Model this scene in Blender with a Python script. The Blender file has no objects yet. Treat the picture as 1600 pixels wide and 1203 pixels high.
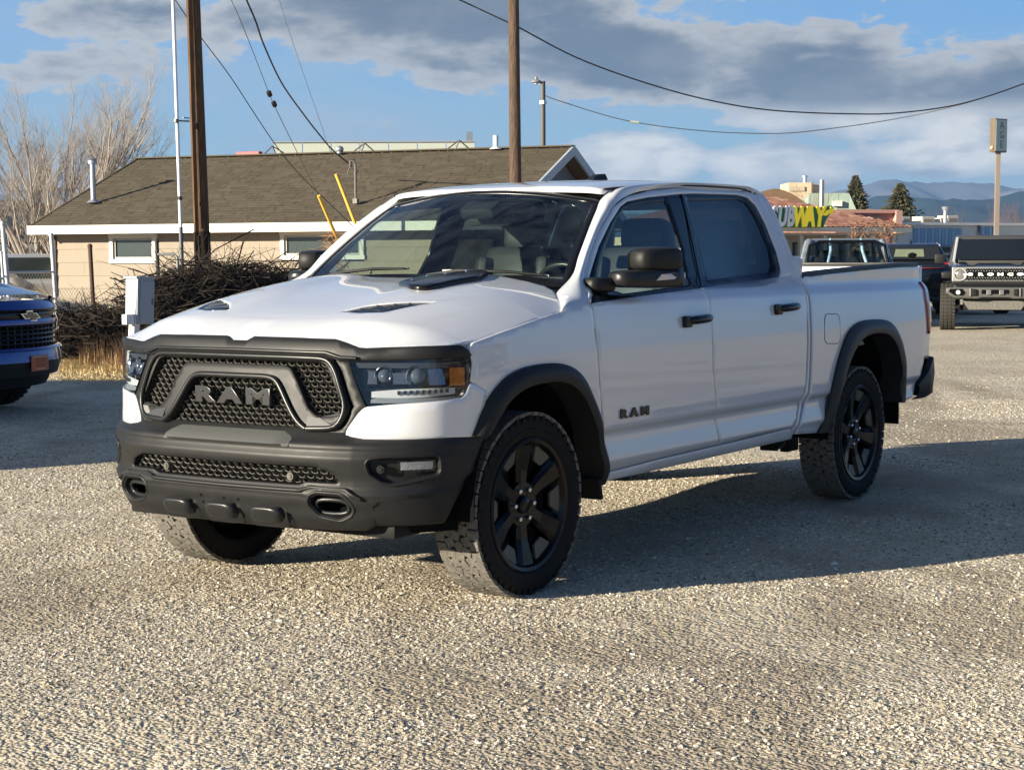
import bpy, bmesh, math, random
import numpy as np
from mathutils import Vector, Matrix, Euler
from mathutils.geometry import delaunay_2d_cdt

scene = bpy.context.scene
COL = scene.collection
RND = random.Random(7)
PI = math.pi

# ---------------------------------------------------------------- camera
cam_data = bpy.data.cameras.new('camera'); cam = bpy.data.objects.new('camera', cam_data); COL.objects.link(cam)
CAM = Vector((6.26667, 5.00229, 1.45454))
_F = Vector((-.8296175, -.55039891, -.09378617)); _R = Vector((-.55249556, .83350492, -.0042673)); _U = Vector((-.08051995, -.04827622, .99558322))
cam.matrix_world = Matrix(((_R.x, _U.x, -_F.x, CAM.x), (_R.y, _U.y, -_F.y, CAM.y), (_R.z, _U.z, -_F.z, CAM.z), (0, 0, 0, 1)))
cam_data.sensor_width = 36; cam_data.sensor_fit = 'HORIZONTAL'
cam_data.lens = 2721.387/1600*36
cam_data.shift_y = 59.797/1600
cam_data.clip_start = .1; cam_data.clip_end = 60000
scene.camera = cam

# ---------------------------------------------------------------- sun, sky, exposure
SUN_EL = math.radians(14.0)
SUN_AZ = math.atan2(-.454, .891)                     # direction towards the sun, seen from above
sun_dir = Vector((math.cos(SUN_AZ)*math.cos(SUN_EL), math.sin(SUN_AZ)*math.cos(SUN_EL), math.sin(SUN_EL)))
sun_d = bpy.data.lights.new('sun', 'SUN'); sun = bpy.data.objects.new('sun', sun_d); COL.objects.link(sun)
sun_d.energy = 5.0; sun_d.angle = math.radians(.55); sun_d.color = (1.0, .89, .71)
sun.rotation_euler = sun_dir.to_track_quat('Z', 'Y').to_euler()
scene.view_settings.view_transform = 'Standard'; scene.view_settings.look = 'None'
scene.view_settings.exposure = 1.3; scene.view_settings.gamma = 1; scene.view_settings.use_curve_mapping = False

world = bpy.data.worlds.new('World'); scene.world = world; world.use_nodes = True
WT = world.node_tree; WT.nodes.clear()
def N(nt, typ, loc=None, **kw):
    n = nt.nodes.new(typ)
    for k, v in kw.items():
        if k.startswith('i_'):
            n.inputs[k[2:].replace('_', ' ')].default_value = v
        else: setattr(n, k, v)
    return n
def ramp(nt, pts, interp='LINEAR'):
    n = nt.nodes.new('ShaderNodeValToRGB'); cr = n.color_ramp; cr.interpolation = interp
    while len(cr.elements) < len(pts): cr.elements.new(.5)
    for e, (p, c) in zip(cr.elements, pts):
        e.position = p; e.color = (c if len(c) == 4 else (*c, 1)) if hasattr(c, '__len__') else (c, c, c, 1)
    return n
def mth(nt, op, a, b=None, c=None, clamp=False):
    n = nt.nodes.new('ShaderNodeMath'); n.operation = op; n.use_clamp = clamp
    for i, v in enumerate((a, b, c)):
        if v is None: continue
        if isinstance(v, (int, float)): n.inputs[i].default_value = v
        else: nt.links.new(v, n.inputs[i])
    return n.outputs[0]
def mixc(nt, f, a, b, mode='MIX'):
    n = nt.nodes.new('ShaderNodeMix'); n.data_type = 'RGBA'; n.blend_type = mode
    for s, v in ((0, f), (6, a), (7, b)):
        if isinstance(v, (int, float)): n.inputs[s].default_value = v
        elif isinstance(v, tuple): n.inputs[s].default_value = v if len(v) == 4 else (*v, 1)
        else: nt.links.new(v, n.inputs[s])
    return n.outputs[2]
# clouds are laid on the sky sphere: azimuth and elevation of the ray direction
def build_sky():
    nt = WT; L = nt.links.new
    sky = N(nt, 'ShaderNodeTexSky'); sky.sky_type = 'NISHITA'; sky.sun_disc = False
    sky.sun_elevation = SUN_EL; sky.sun_rotation = math.radians(90) - SUN_AZ; sky.air_density = 1.0; sky.dust_density = .4; sky.ozone_density = 1.6; sky.altitude = 1200
    tc = N(nt, 'ShaderNodeTexCoord')
    sep = N(nt, 'ShaderNodeSeparateXYZ'); L(tc.outputs['Generated'], sep.inputs[0])
    # axis frame of the view: a = to the right, h = up, both as slopes (tan)
    fx, fy = -.8333, -.5528
    X, Y, Z = sep.outputs
    fw = mth(nt, 'ADD', mth(nt, 'MULTIPLY', X, fx), mth(nt, 'MULTIPLY', Y, fy))
    rt = mth(nt, 'ADD', mth(nt, 'MULTIPLY', X, fy), mth(nt, 'MULTIPLY', Y, -fx))
    az = mth(nt, 'ARCTAN2', rt, fw)                                   # radians, 0 = view axis
    hor = mth(nt, 'SQRT', mth(nt, 'ADD', mth(nt, 'MULTIPLY', X, X), mth(nt, 'MULTIPLY', Y, Y)))
    el = mth(nt, 'ARCTAN2', Z, hor)
    cmb = N(nt, 'ShaderNodeCombineXYZ'); L(az, cmb.inputs[0]); L(mth(nt, 'MULTIPLY', el, 2.6), cmb.inputs[1])
    def noise(scale, det, rough, off=(0, 0, 0), dist=0.0):
        mp = N(nt, 'ShaderNodeMapping'); mp.inputs[1].default_value = off; L(cmb.outputs[0], mp.inputs[0])
        n = N(nt, 'ShaderNodeTexNoise', i_Scale=scale, i_Detail=det, i_Roughness=rough, i_Distortion=dist); L(mp.outputs[0], n.inputs['Vector']); return n.outputs[0]
    def blob(a0, e0, wa, we, tilt=0.0):
        da = mth(nt, 'SUBTRACT', az, a0); de = mth(nt, 'SUBTRACT', el, e0)
        de2 = mth(nt, 'SUBTRACT', de, mth(nt, 'MULTIPLY', da, tilt))
        q = mth(nt, 'ADD', mth(nt, 'POWER', mth(nt, 'ABSOLUTE', mth(nt, 'DIVIDE', da, wa)), 2.0), mth(nt, 'POWER', mth(nt, 'ABSOLUTE', mth(nt, 'DIVIDE', de2, we)), 2.0))
        return mth(nt, 'EXPONENT', mth(nt, 'MULTIPLY', q, -1.0))
    # cloud fields of this afternoon: a grey bank above, cumulus low, thin veil to the left
    n1 = noise(11.0, 8, .60, (3.1, 1.7, .4), .25)
    n2 = noise(26.0, 6, .6, (7.3, 2.2, 1.1), .2)
    bank = None
    for b in CLOUD_BANK:
        v = mth(nt, 'MULTIPLY', blob(*b[:5]), b[5]); bank = v if bank is None else mth(nt, 'MAXIMUM', bank, v)
    far = mth(nt, 'GREATER_THAN', mth(nt, 'ABSOLUTE', az), .45)       # beyond these, an even broken cover of the same kind
    bank = mth(nt, 'MAXIMUM', bank, mth(nt, 'MULTIPLY', mth(nt, 'SMOOTH_MIN', mth(nt, 'MULTIPLY', mth(nt, 'SUBTRACT', mth(nt, 'ABSOLUTE', az), .3), 2.5), .14, .1), 1.0))
    dn = mth(nt, 'ADD', bank, mth(nt, 'ADD', mth(nt, 'MULTIPLY', mth(nt, 'SUBTRACT', n1, .5), 1.5), mth(nt, 'MULTIPLY', mth(nt, 'SUBTRACT', n2, .5), 1.05)))
    cov = N(nt, 'ShaderNodeMapRange', interpolation_type='SMOOTHSTEP'); L(dn, cov.inputs[0]); cov.inputs[1].default_value = .40; cov.inputs[2].default_value = .53
    thick = N(nt, 'ShaderNodeMapRange', interpolation_type='SMOOTHSTEP'); L(dn, thick.inputs[0]); thick.inputs[1].default_value = .45; thick.inputs[2].default_value = 1.0
    n3 = noise(14.0, 6, .6, (1.0, 9.0, 3.0), .3)
    base = mixc(nt, thick.outputs[0], (.58, .59, .61), (.165, .215, .29))
    base = mixc(nt, mth(nt, 'MULTIPLY', mth(nt, 'SUBTRACT', n3, .45, clamp=True), 1.6, clamp=True), base, (.40, .43, .48))
    lowm = N(nt, 'ShaderNodeMapRange', interpolation_type='SMOOTHSTEP'); L(el, lowm.inputs[0]); lowm.inputs[1].default_value = .090; lowm.inputs[2].default_value = .066
    lowc = mixc(nt, thick.outputs[0], (.55, .63, .72), (.95, .94, .91))
    lowc = mixc(nt, mth(nt, 'MULTIPLY', mth(nt, 'SUBTRACT', n3, .46, clamp=True), 4.0, clamp=True), lowc, (.34, .42, .54))
    base = mixc(nt, lowm.outputs[0], base, lowc)
    veil = mth(nt, 'MULTIPLY', mth(nt, 'SUBTRACT', noise(6.0, 6, .55, (4.4, 6.1, 2.0), .6), .33, clamp=True), 2.6, clamp=True)
    lowm = N(nt, 'ShaderNodeMapRange', interpolation_type='SMOOTHSTEP'); L(el, lowm.inputs[0]); lowm.inputs[1].default_value = .090; lowm.inputs[2].default_value = .066
    lowc = mixc(nt, thick.outputs[0], (.55, .63, .72), (.95, .94, .91))
    lowc = mixc(nt, mth(nt, 'MULTIPLY', mth(nt, 'SUBTRACT', n3, .46, clamp=True), 4.0, clamp=True), lowc, (.34, .42, .54))
    base = mixc(nt, lowm.outputs[0], base, lowc)
    veil = mth(nt, 'MULTIPLY', veil, mth(nt, 'SUBTRACT', .80, mth(nt, 'MULTIPLY', az, 1.6, clamp=True)))
    # measured blues of the clear sky by elevation; the sky model supplies the light of the whole dome
    grad = ramp(nt, [(0, (.46,.68,.78)), (.04, (.36,.62,.84)), (.085, (.20,.50,.95)), (.14, (.14,.38,.84)), (.28, (.035,.115,.38)), (.45, (.018,.062,.21)), (1, (.010,.038,.14))])
    L(mth(nt, 'MULTIPLY', el, 2/PI, clamp=True), grad.inputs[0])
    skyc = N(nt, 'ShaderNodeVectorMath', operation='SCALE'); L(sky.outputs[0], skyc.inputs[0]); skyc.inputs['Scale'].default_value = SKY_K
    clear = mixc(nt, .80, skyc.outputs[0], grad.outputs[0])
    veiled = mixc(nt, veil, clear, (.42, .53, .67))
    out = mixc(nt, cov.outputs[0], veiled, base)
    bg = N(nt, 'ShaderNodeBackground'); L(out, bg.inputs[0]); bg.inputs[1].default_value = SKY_S
    o = N(nt, 'ShaderNodeOutputWorld'); L(bg.outputs[0], o.inputs[0])
SKY_K = .05; SKY_S = .40
# azimuth right of the view axis, elevation, half widths, tilt, weight (radians)
CLOUD_BANK = [(-.215,.136,.062,.018,0,.92), (-.04,.145,.165,.042,-.02,1.15), (.06,.116,.090,.032,-.25,1.15), (.165,.096,.10,.032,-.18,1.2), (.275,.088,.110,.033,.02,1.2),
              (.045,.092,.035,.008,0,.62), (.115,.080,.012,.004,0,.5), (.070,.052,.050,.020,0,1.3), (.150,.050,.055,.018,0,1.25), (.250,.056,.075,.013,0,1.15), (-.250,.042,.050,.014,0,.80), (-.22,.108,.12,.020,.05,.52), (-.10,.085,.08,.012,0,.40), (.02,.048,.03,.008,0,.55), (.21,.038,.05,.006,0,.5)]
build_sky()
# ---------------------------------------------------------------- body surface functions (metres, x forward, y left, z up)
def _cr(xs, ys, x):
    """monotone-ish cubic (Catmull-Rom on non uniform knots) interpolation, vectorised"""
    xs = np.asarray(xs, float); ys = np.asarray(ys, float); x = np.asarray(x, float)
    m = np.gradient(ys, xs)
    d = np.diff(ys) / np.diff(xs)
    for i in range(1, len(xs) - 1):
        if d[i - 1] * d[i] <= 0: m[i] = 0
    i = np.clip(np.searchsorted(xs, x) - 1, 0, len(xs) - 2)
    h = xs[i + 1] - xs[i]; t = (x - xs[i]) / h
    tc = np.clip(t, 0, 1)
    r = (2*tc**3 - 3*tc**2 + 1)*ys[i] + (tc**3 - 2*tc**2 + tc)*h*m[i] + (-2*tc**3 + 3*tc**2)*ys[i+1] + (tc**3 - tc**2)*h*m[i+1]
    r = r + np.where(t > 1, (t - 1)*h*m[i+1], 0) + np.where(t < 0, t*h*m[i], 0)
    return r
PLAN = np.array([(.855,0),(.852,.2),(.84,.4),(.81,.57),(.765,.70),(.70,.80),(.61,.88),(.50,.932),(.36,.965),(.18,.985),(-.05,.995),(-.5,1.0),(-1.2,1.002),(-2.2,1.002),(-3.2,1.0),(-4.0,.998),(-4.4,.99),(-4.7,.972),(-4.82,.950),(-4.87,.91)])
_sk = np.concatenate([[0], np.cumsum(np.hypot(*np.diff(PLAN, axis=0).T))])
def Cx(s): return _cr(_sk, PLAN[:, 0], np.abs(s))
def Cy(s): return np.sign(s)*_cr(_sk, PLAN[:, 1], np.abs(s))
def Cn(s):
    e = .02
    dx = Cx(s+e) - Cx(s-e); dy = Cy(s+e) - Cy(s-e); l = np.hypot(dx, dy)
    return dy/l, -dx/l
def s_of_x(x):
    """s on the flank for a given x (x < .6)"""
    ss = np.linspace(.9, _sk[-1], 800); return np.interp(-np.asarray(x, float), -Cx(ss), ss)
PZ = [.36,.42,.47,.50,.53,.58,.63,.655,.68,.72,.80,.95,1.05,1.15,1.22,1.255,1.275,1.30,1.34,1.40,1.50,1.60,1.70,1.78,1.82,1.845]
PO = [-.10,-.062,-.042,-.032,-.016,-.022,-.028,-.026,-.007,-.002,0,.002,0,-.009,-.020,-.029,-.044,-.061,-.080,-.106,-.150,-.196,-.246,-.292,-.322,-.36]
FZ = [.30,.6,.75,.80,.90,1.05,1.10,1.15,1.25]
FO = [0,0,0,-.006,-.018,-.042,-.055,-.085,-.2]
def S(s, z):
    s = np.asarray(s, float); z = np.asarray(z, float)
    nx, ny = Cn(s)
    w = np.clip((np.abs(ny) - .45)/.45, 0, 1); w = w*w*(3-2*w)
    side = _cr(PZ, PO, z); side = np.where((Cx(s) < -2.838) & (z < 1.45), np.maximum(side, -.07), side)
    side = side - .075*_cr([1.0,1.285,1.35,1.50,1.65,1.76,1.84,1.9], [0,0,1,.85,.55,.30,.12,.1], z)*_cr([-5,-2.9,-2.8,-1.5,-.6,.5], [0,0,.45,.75,1,1], Cx(s))
    o = w*side + (1-w)*_cr(FZ, FO, z)
    return np.stack([Cx(s) + nx*o, Cy(s) + ny*o, z + 0*o], -1)
BZ = [.28,.33,.36,.40,.45,.50,.525,.535,.56,.62,.66,.69,.70,.715,.735,.755,.775,.80]
BO = [-.13,-.05,.002,.034,.050,.062,.061,.048,.048,.058,.064,.054,.055,.050,.020,.0,-.02,-.04]
def B(s, z):
    """front bumper skin"""
    s = np.asarray(s, float); z = np.asarray(z, float)
    nx, ny = Cn(s)
    f = 1 - .95*np.clip((np.abs(s) - .62)/.50, 0, 1)
    o = f*_cr(BZ, BO, z)
    return np.stack([Cx(s) + nx*o, Cy(s) + ny*o, z + 0*o], -1)
HX = [-.75,-.60,-.40,-.2,0,.2,.4,.6,.72,.80,.86]
HZc = [1.394,1.388,1.374,1.357,1.333,1.302,1.262,1.207,1.168,1.135,1.09]
HY = [0,.18,.28,.40,.52,.60,.68,.76,.84,.90,.96,1.0]
HD = [0.0,-.004,-.012,-.016,-.004,.018,.034,.050,.075,.107,.155,.19]
HPOLY = np.polyfit(HX, HZc, 6)
NB = ((0,.044,.077,.296,.491,.535,.599,.628,.734,.839,.901,.92,.929,.96), (.793,.793,.783,.777,.757,.754,.746,.738,.691,.639,.565,.52,.498,.46), (-.017,-.018,-.006,-.010,-.022,-.030,-.045,-.046,-.030,-.001,.013,.013,.009,0))
def Z_hood(x, y):
    x = np.asarray(x, float); a = np.abs(np.asarray(y, float))
    zc = np.polyval(HPOLY, x)
    k = 1/(1 + np.exp((x - .35)/.13))
    ke = 1 + .036*np.clip((.45 - x)/.5, 0, 1)
    aa = a/(1 + (ke-1)*np.clip((a-.6)/.34, 0, 1.3))
    t = np.clip((aa - .42)/.58, 0, 2)
    sc = .975
    d2 = .195*t**2.25 - .017*k*np.exp(-((aa-.40)/.13)**2)
    z = zc - d2*sc
    xb = np.interp(a, NB[0], NB[1]); dz = np.interp(a, NB[0], NB[2]); w = np.clip((x - xb + .17)/.17, 0, 1.15)
    return z + dz*w*w*(3 - 2*np.minimum(w, 1))
def Hs(x, y):
    x = np.asarray(x, float); y = np.asarray(y, float); return np.stack([x + 0*y, y + 0*x, Z_hood(x, y)], -1)
RX = [-1.35,-1.15,-1.0,-.95]
def Z_roof(x, y):
    x = np.asarray(x, float); a = np.abs(np.asarray(y, float))
    zc = _cr([-2.95,-2.85,-2.7,-2.4,-1.9,-1.5,-1.25,-1.1,-.95], [1.755,1.830,1.866,1.881,1.877,1.859,1.839,1.820,1.786], x)
    return zc - _cr([0,.3,.5,.60,.66,.72], [0,.004,.014,.026,.042,.085], a)
def Rs(x, y):
    x = np.asarray(x, float); y = np.asarray(y, float); return np.stack([x + 0*y, y + 0*x, Z_roof(x, y)], -1)
def Ws(u, t):
    """windscreen, u across (-1..1), t up (0..1)"""
    u = np.asarray(u, float); t = np.asarray(t, float)
    hw = .80 + (.635 - .80)*t
    y = u*hw
    x = -.40 - .14*u*u + t*(-.65 + .07*u*u) 
    z = 1.368 - .04*u*u + t*(.439 - .018*u*u) + .035*t*(1-t)*4*(1-.4*u*u)
    return np.stack([x, y, z + 0*y], -1)
# ---------------------------------------------------------------- materials
MATS = {}
def mat(name, color=(.5,.5,.5), rough=.5, metal=0.0, coat=0.0, coat_r=.03, spec=.5, bump=None, var=None, emit=None, trans=0.0):
    """principled material; bump=(scale, strength, distance), var=(scale, amount, colour2)"""
    if name in MATS: return MATS[name]
    m = bpy.data.materials.new(name); m.use_nodes = True; nt = m.node_tree; b = nt.nodes['Principled BSDF']
    b.inputs['Base Color'].default_value = (*color, 1); b.inputs['Roughness'].default_value = rough; b.inputs['Metallic'].default_value = metal
    b.inputs['Coat Weight'].default_value = coat; b.inputs['Coat Roughness'].default_value = coat_r; b.inputs['Specular IOR Level'].default_value = spec
    b.inputs['Transmission Weight'].default_value = trans
    if emit: b.inputs['Emission Color'].default_value = (*emit[0], 1); b.inputs['Emission Strength'].default_value = emit[1]
    tc = N(nt, 'ShaderNodeTexCoord')
    if var:
        n = N(nt, 'ShaderNodeTexNoise', i_Scale=var[0], i_Detail=6.0, i_Roughness=.6); nt.links.new(tc.outputs['Object'], n.inputs['Vector'])
        f = mth(nt, 'MULTIPLY', mth(nt, 'SUBTRACT', n.outputs[0], .35, clamp=True), 3.0*var[1], clamp=True)
        nt.links.new(mixc(nt, f, color, var[2]), b.inputs['Base Color'])
        nt.links.new(mth(nt, 'ADD', mth(nt, 'MULTIPLY', n.outputs[0], .25), rough - .12), b.inputs['Roughness'])
    if bump:
        n = N(nt, 'ShaderNodeTexNoise', i_Scale=bump[0], i_Detail=5.0, i_Roughness=.6); nt.links.new(tc.outputs['Object'], n.inputs['Vector'])
        bp = N(nt, 'ShaderNodeBump', i_Strength=bump[1], i_Distance=bump[2]); nt.links.new(n.outputs[0], bp.inputs['Height']); nt.links.new(bp.outputs[0], b.inputs['Normal'])
    MATS[name] = m; return m
def glass(name, tint=(.5,.55,.52), refl=.04, rough=0.0, k=1.25):
    """a thin sheet of tinted glass: clear transmission plus a mirror reflection that grows at grazing angles"""
    m = bpy.data.materials.new(name); m.use_nodes = True; nt = m.node_tree; nt.nodes.clear()
    t = N(nt, 'ShaderNodeBsdfTransparent'); t.inputs[0].default_value = (*tint, 1)
    g = N(nt, 'ShaderNodeBsdfGlossy', i_Roughness=rough); g.inputs[0].default_value = (1, 1, 1, 1)
    gm = N(nt, 'ShaderNodeNewGeometry'); dp = N(nt, 'ShaderNodeVectorMath', operation='DOT_PRODUCT'); nt.links.new(gm.outputs['Normal'], dp.inputs[0]); nt.links.new(gm.outputs['Incoming'], dp.inputs[1])
    c = mth(nt, 'POWER', mth(nt, 'SUBTRACT', 1.0, mth(nt, 'ABSOLUTE', dp.outputs['Value'], clamp=True), clamp=True), 5.0)
    f = mth(nt, 'ADD', mth(nt, 'MULTIPLY', mth(nt, 'ADD', mth(nt, 'MULTIPLY', c, .92), .08), k), refl, clamp=True)
    mx = N(nt, 'ShaderNodeMixShader'); nt.links.new(f, mx.inputs[0]); nt.links.new(t.outputs[0], mx.inputs[1]); nt.links.new(g.outputs[0], mx.inputs[2])
    o = N(nt, 'ShaderNodeOutputMaterial'); nt.links.new(mx.outputs[0], o.inputs[0]); MATS[name] = m; return m

# ---------------------------------------------------------------- objects
def link(o, parent=None):
    COL.objects.link(o)
    if parent is not None: o.parent = parent
    return o
def tag(o, label=None, cat=None, group=None, kind=None):
    if label: o['label'] = label
    if cat: o['category'] = cat
    if group: o['group'] = group
    if kind: o['kind'] = kind
    return o
def empty(name, loc=(0,0,0), rz=0, **kw):
    o = bpy.data.objects.new(name, None); o.empty_display_size = .2; COL.objects.link(o); o.location = loc; o.rotation_euler = (0, 0, rz); tag(o, **kw); return o
def mesh_obj(name, verts, faces, m, parent=None, smooth=False, normals=None, mi=None):
    me = bpy.data.meshes.new(name); me.from_pydata([tuple(map(float, v)) for v in verts], [], [tuple(map(int, f)) for f in faces])
    ms = m if isinstance(m, (list, tuple)) else [m]
    for q in ms: me.materials.append(q)
    if mi is not None: me.polygons.foreach_set('material_index', np.asarray(mi, dtype=np.int32))
    if smooth: me.polygons.foreach_set('use_smooth', np.ones(len(me.polygons), bool))
    if normals is not None: me.normals_split_custom_set_from_vertices([tuple(map(float, n)) for n in normals])
    me.update()
    return link(bpy.data.objects.new(name, me), parent)
def dup(o, parent=None, name=None):
    c = o.copy(); COL.objects.link(c)
    if parent is not None: c.parent = parent
    return c
def copy_tree(o, parent=None):
    c = dup(o, parent)
    for ch in list(o.children): copy_tree(ch, c)
    return c

class MB:
    """collects simple solids into one mesh"""
    def __init__(s): s.v = []; s.f = []; s.mi = []; s.m = 0
    def add(s, vs, fs):
        k = len(s.v); s.v += [tuple(v) for v in vs]; s.f += [tuple(i + k for i in f) for f in fs]; s.mi += [s.m]*len(fs); return s
    def box(s, c, d, rot=None, ch=0.0):
        """box centre c, size d; ch chamfers all edges"""
        hx, hy, hz = d[0]/2, d[1]/2, d[2]/2
        if ch <= 0:
            vs = [Vector((x*hx, y*hy, z*hz)) for x in (-1,1) for y in (-1,1) for z in (-1,1)]
            fs = [(0,1,3,2),(4,6,7,5),(0,4,5,1),(2,3,7,6),(0,2,6,4),(1,5,7,3)]
        else:
            bm = bmesh.new(); bmesh.ops.create_cube(bm, size=1)
            for v in bm.verts: v.co = Vector((v.co.x*d[0], v.co.y*d[1], v.co.z*d[2]))
            bmesh.ops.bevel(bm, geom=bm.edges[:], offset=min(ch, .49*min(d)), segments=2, profile=.6, affect='EDGES')
            bm.verts.index_update(); vs = [v.co.copy() for v in bm.verts]; fs = [[v.index for v in f.verts] for f in bm.faces]; bm.free()
        if rot is not None:
            R = rot if isinstance(rot, Matrix) else Euler(rot).to_matrix(); vs = [R @ v for v in vs]
        return s.add([(v.x + c[0], v.y + c[1], v.z + c[2]) for v in vs], fs)
    def tube(s, pts, r, n=8, cap=True):
        pts = [Vector(p) for p in pts]; rs = r if hasattr(r, '__len__') else [r]*len(pts)
        vs = []; fs = []; up = None
        for i, p in enumerate(pts):
            d = (pts[min(i+1, len(pts)-1)] - pts[max(i-1, 0)]).normalized()
            if up is None: up = d.orthogonal().normalized()
            up = (up - d*up.dot(d)).normalized(); sd = d.cross(up)
            for k in range(n):
                a = 2*PI*k/n; vs.append(p + (up*math.cos(a) + sd*math.sin(a))*rs[i])
        for i in range(len(pts)-1):
            for k in range(n):
                a = i*n + k; b = i*n + (k+1) % n; fs.append((a, b, b+n, a+n))
        if cap: fs.append(tuple(range(n-1, -1, -1))); fs.append(tuple(range((len(pts)-1)*n, len(pts)*n)))
        return s.add(vs, fs)
    def lathe(s, prof, n=32, c=(0,0,0), axis='z', R=None, close=False):
        """profile (r, h) turned about an axis"""
        vs = []; m = len(prof)
        for k in range(n):
            a = 2*PI*k/n
            for r, h in prof:
                if axis == 'z': v = (r*math.cos(a), r*math.sin(a), h)
                elif axis == 'y': v = (r*math.cos(a), h, r*math.sin(a))
                else: v = (h, r*math.cos(a), r*math.sin(a))
                v = Vector(v)
                if R is not None: v = R @ v
                vs.append((v.x+c[0], v.y+c[1], v.z+c[2]))
        fs = []
        for k in range(n):
            for i in range(m if close else m-1):
                a = k*m + i; b = k*m + (i+1) % m; cc = ((k+1) % n)*m + (i+1) % m; d = ((k+1) % n)*m + i
                fs.append((a, b, cc, d))
        return s.add(vs, fs)
    def prism(s, poly, h0, h1, axis='z'):
        """2D outline extruded along axis. axis z: (x,y); y: (x,z); x: (y,z)"""
        n = len(poly)
        def P(p, h): return {'z': (p[0], p[1], h), 'y': (p[0], h, p[1]), 'x': (h, p[0], p[1])}[axis]
        vs = [P(p, h0) for p in poly] + [P(p, h1) for p in poly]
        return s.add(vs, [tuple(range(n-1, -1, -1)), tuple(range(n, 2*n))] + [(i, (i+1) % n, n + (i+1) % n, n+i) for i in range(n)])
    def ball(s, c, r, n=10, m=6, sc=(1,1,1)):
        prof = [(max(r*math.sin(PI*i/m), 1e-4), -r*math.cos(PI*i/m)) for i in range(m+1)]
        k = len(s.v); s.lathe(prof, n)
        s.v[k:] = [(v[0]*sc[0]+c[0], v[1]*sc[1]+c[1], v[2]*sc[2]+c[2]) for v in s.v[k:]]; return s
    def grid(s, P):
        """P: array (n, m, 3)"""
        P = np.asarray(P); n, m = P.shape[:2]
        return s.add(P.reshape(-1, 3).tolist(), [(i*m+j, i*m+j+1, (i+1)*m+j+1, (i+1)*m+j) for i in range(n-1) for j in range(m-1)])
    def build(s, name, m, parent=None, smooth=None, kind=None):
        o = mesh_obj(name, s.v, s.f, m, parent, mi=s.mi if isinstance(m, (list, tuple)) else None)
        bm = bmesh.new(); bm.from_mesh(o.data); bmesh.ops.recalc_face_normals(bm, faces=bm.faces)
        if smooth is not None:
            for f in bm.faces: f.smooth = True
            a = math.radians(smooth)
            for e in bm.edges:
                if len(e.link_faces) == 2 and e.calc_face_angle(0) > a: e.smooth = False
        bm.to_mesh(o.data); bm.free()
        if kind: o['kind'] = kind
        return o

# ---------------------------------------------------------------- outlines
def dens(poly, res, closed=True):
    out = []; n = len(poly)
    for i in range(n if closed else n-1):
        a = np.array(poly[i], float); b = np.array(poly[(i+1) % n], float)
        k = max(1, int(math.ceil(np.linalg.norm(b-a)/res)))
        for j in range(k): out.append(a + (b-a)*j/k)
    if not closed: out.append(np.array(poly[-1], float))
    return np.array(out)
def rounded(poly, r, seg=4):
    """round the corners of an outline; r one value or one per corner"""
    n = len(poly); out = []
    for i in range(n):
        p = np.array(poly[i], float); a = np.array(poly[i-1], float) - p; b = np.array(poly[(i+1) % n], float) - p
        la, lb = np.linalg.norm(a), np.linalg.norm(b); ri = r[i] if hasattr(r, '__len__') else r
        k = min(ri, .45*la, .45*lb)
        if k < 1e-4: out.append(p); continue
        A = p + a/la*k; Bq = p + b/lb*k
        for j in range(seg+1):
            t = j/seg; out.append((1-t)**2*A + 2*t*(1-t)*p + t*t*Bq)
    return np.array(out)
def area(poly):
    p = np.asarray(poly); return .5*np.sum(p[:,0]*np.roll(p[:,1], -1) - np.roll(p[:,0], -1)*p[:,1])
def offset(poly, d):
    """shrink a closed outline by d (dense outline assumed)"""
    p = np.asarray(poly, float)
    if area(p) < 0: p = p[::-1]
    e = np.roll(p, -1, 0) - p; l = np.linalg.norm(e, axis=1, keepdims=True); e = e/np.maximum(l, 1e-9)
    nrm = np.stack([-e[:,1], e[:,0]], 1); m = nrm + np.roll(nrm, 1, 0); ml = np.linalg.norm(m, axis=1, keepdims=True); m = m/np.maximum(ml, 1e-6)
    k = 1/np.maximum((m*nrm).sum(1, keepdims=True), .45)
    return p + m*k*d
def inside(poly, P):
    x, y = P[:,0], P[:,1]; r = np.zeros(len(P), bool); q = np.asarray(poly); j = len(q)-1
    for i in range(len(q)):
        xi, yi = q[i]; xj, yj = q[j]
        c = ((yi > y) != (yj > y)) & (x < (xj-xi)*(y-yi)/((yj-yi) if yj != yi else 1e-12) + xi); r ^= c; j = i
    return r
def dist_poly(poly, P):
    q = np.asarray(poly); d = np.full(len(P), 1e9)
    for i in range(len(q)):
        a = q[i]; b = q[(i+1) % len(q)]; ab = b-a; t = np.clip(((P-a)@ab)/max(ab@ab, 1e-12), 0, 1)
        d = np.minimum(d, np.linalg.norm(P - (a + t[:,None]*ab), axis=1))
    return d
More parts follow.
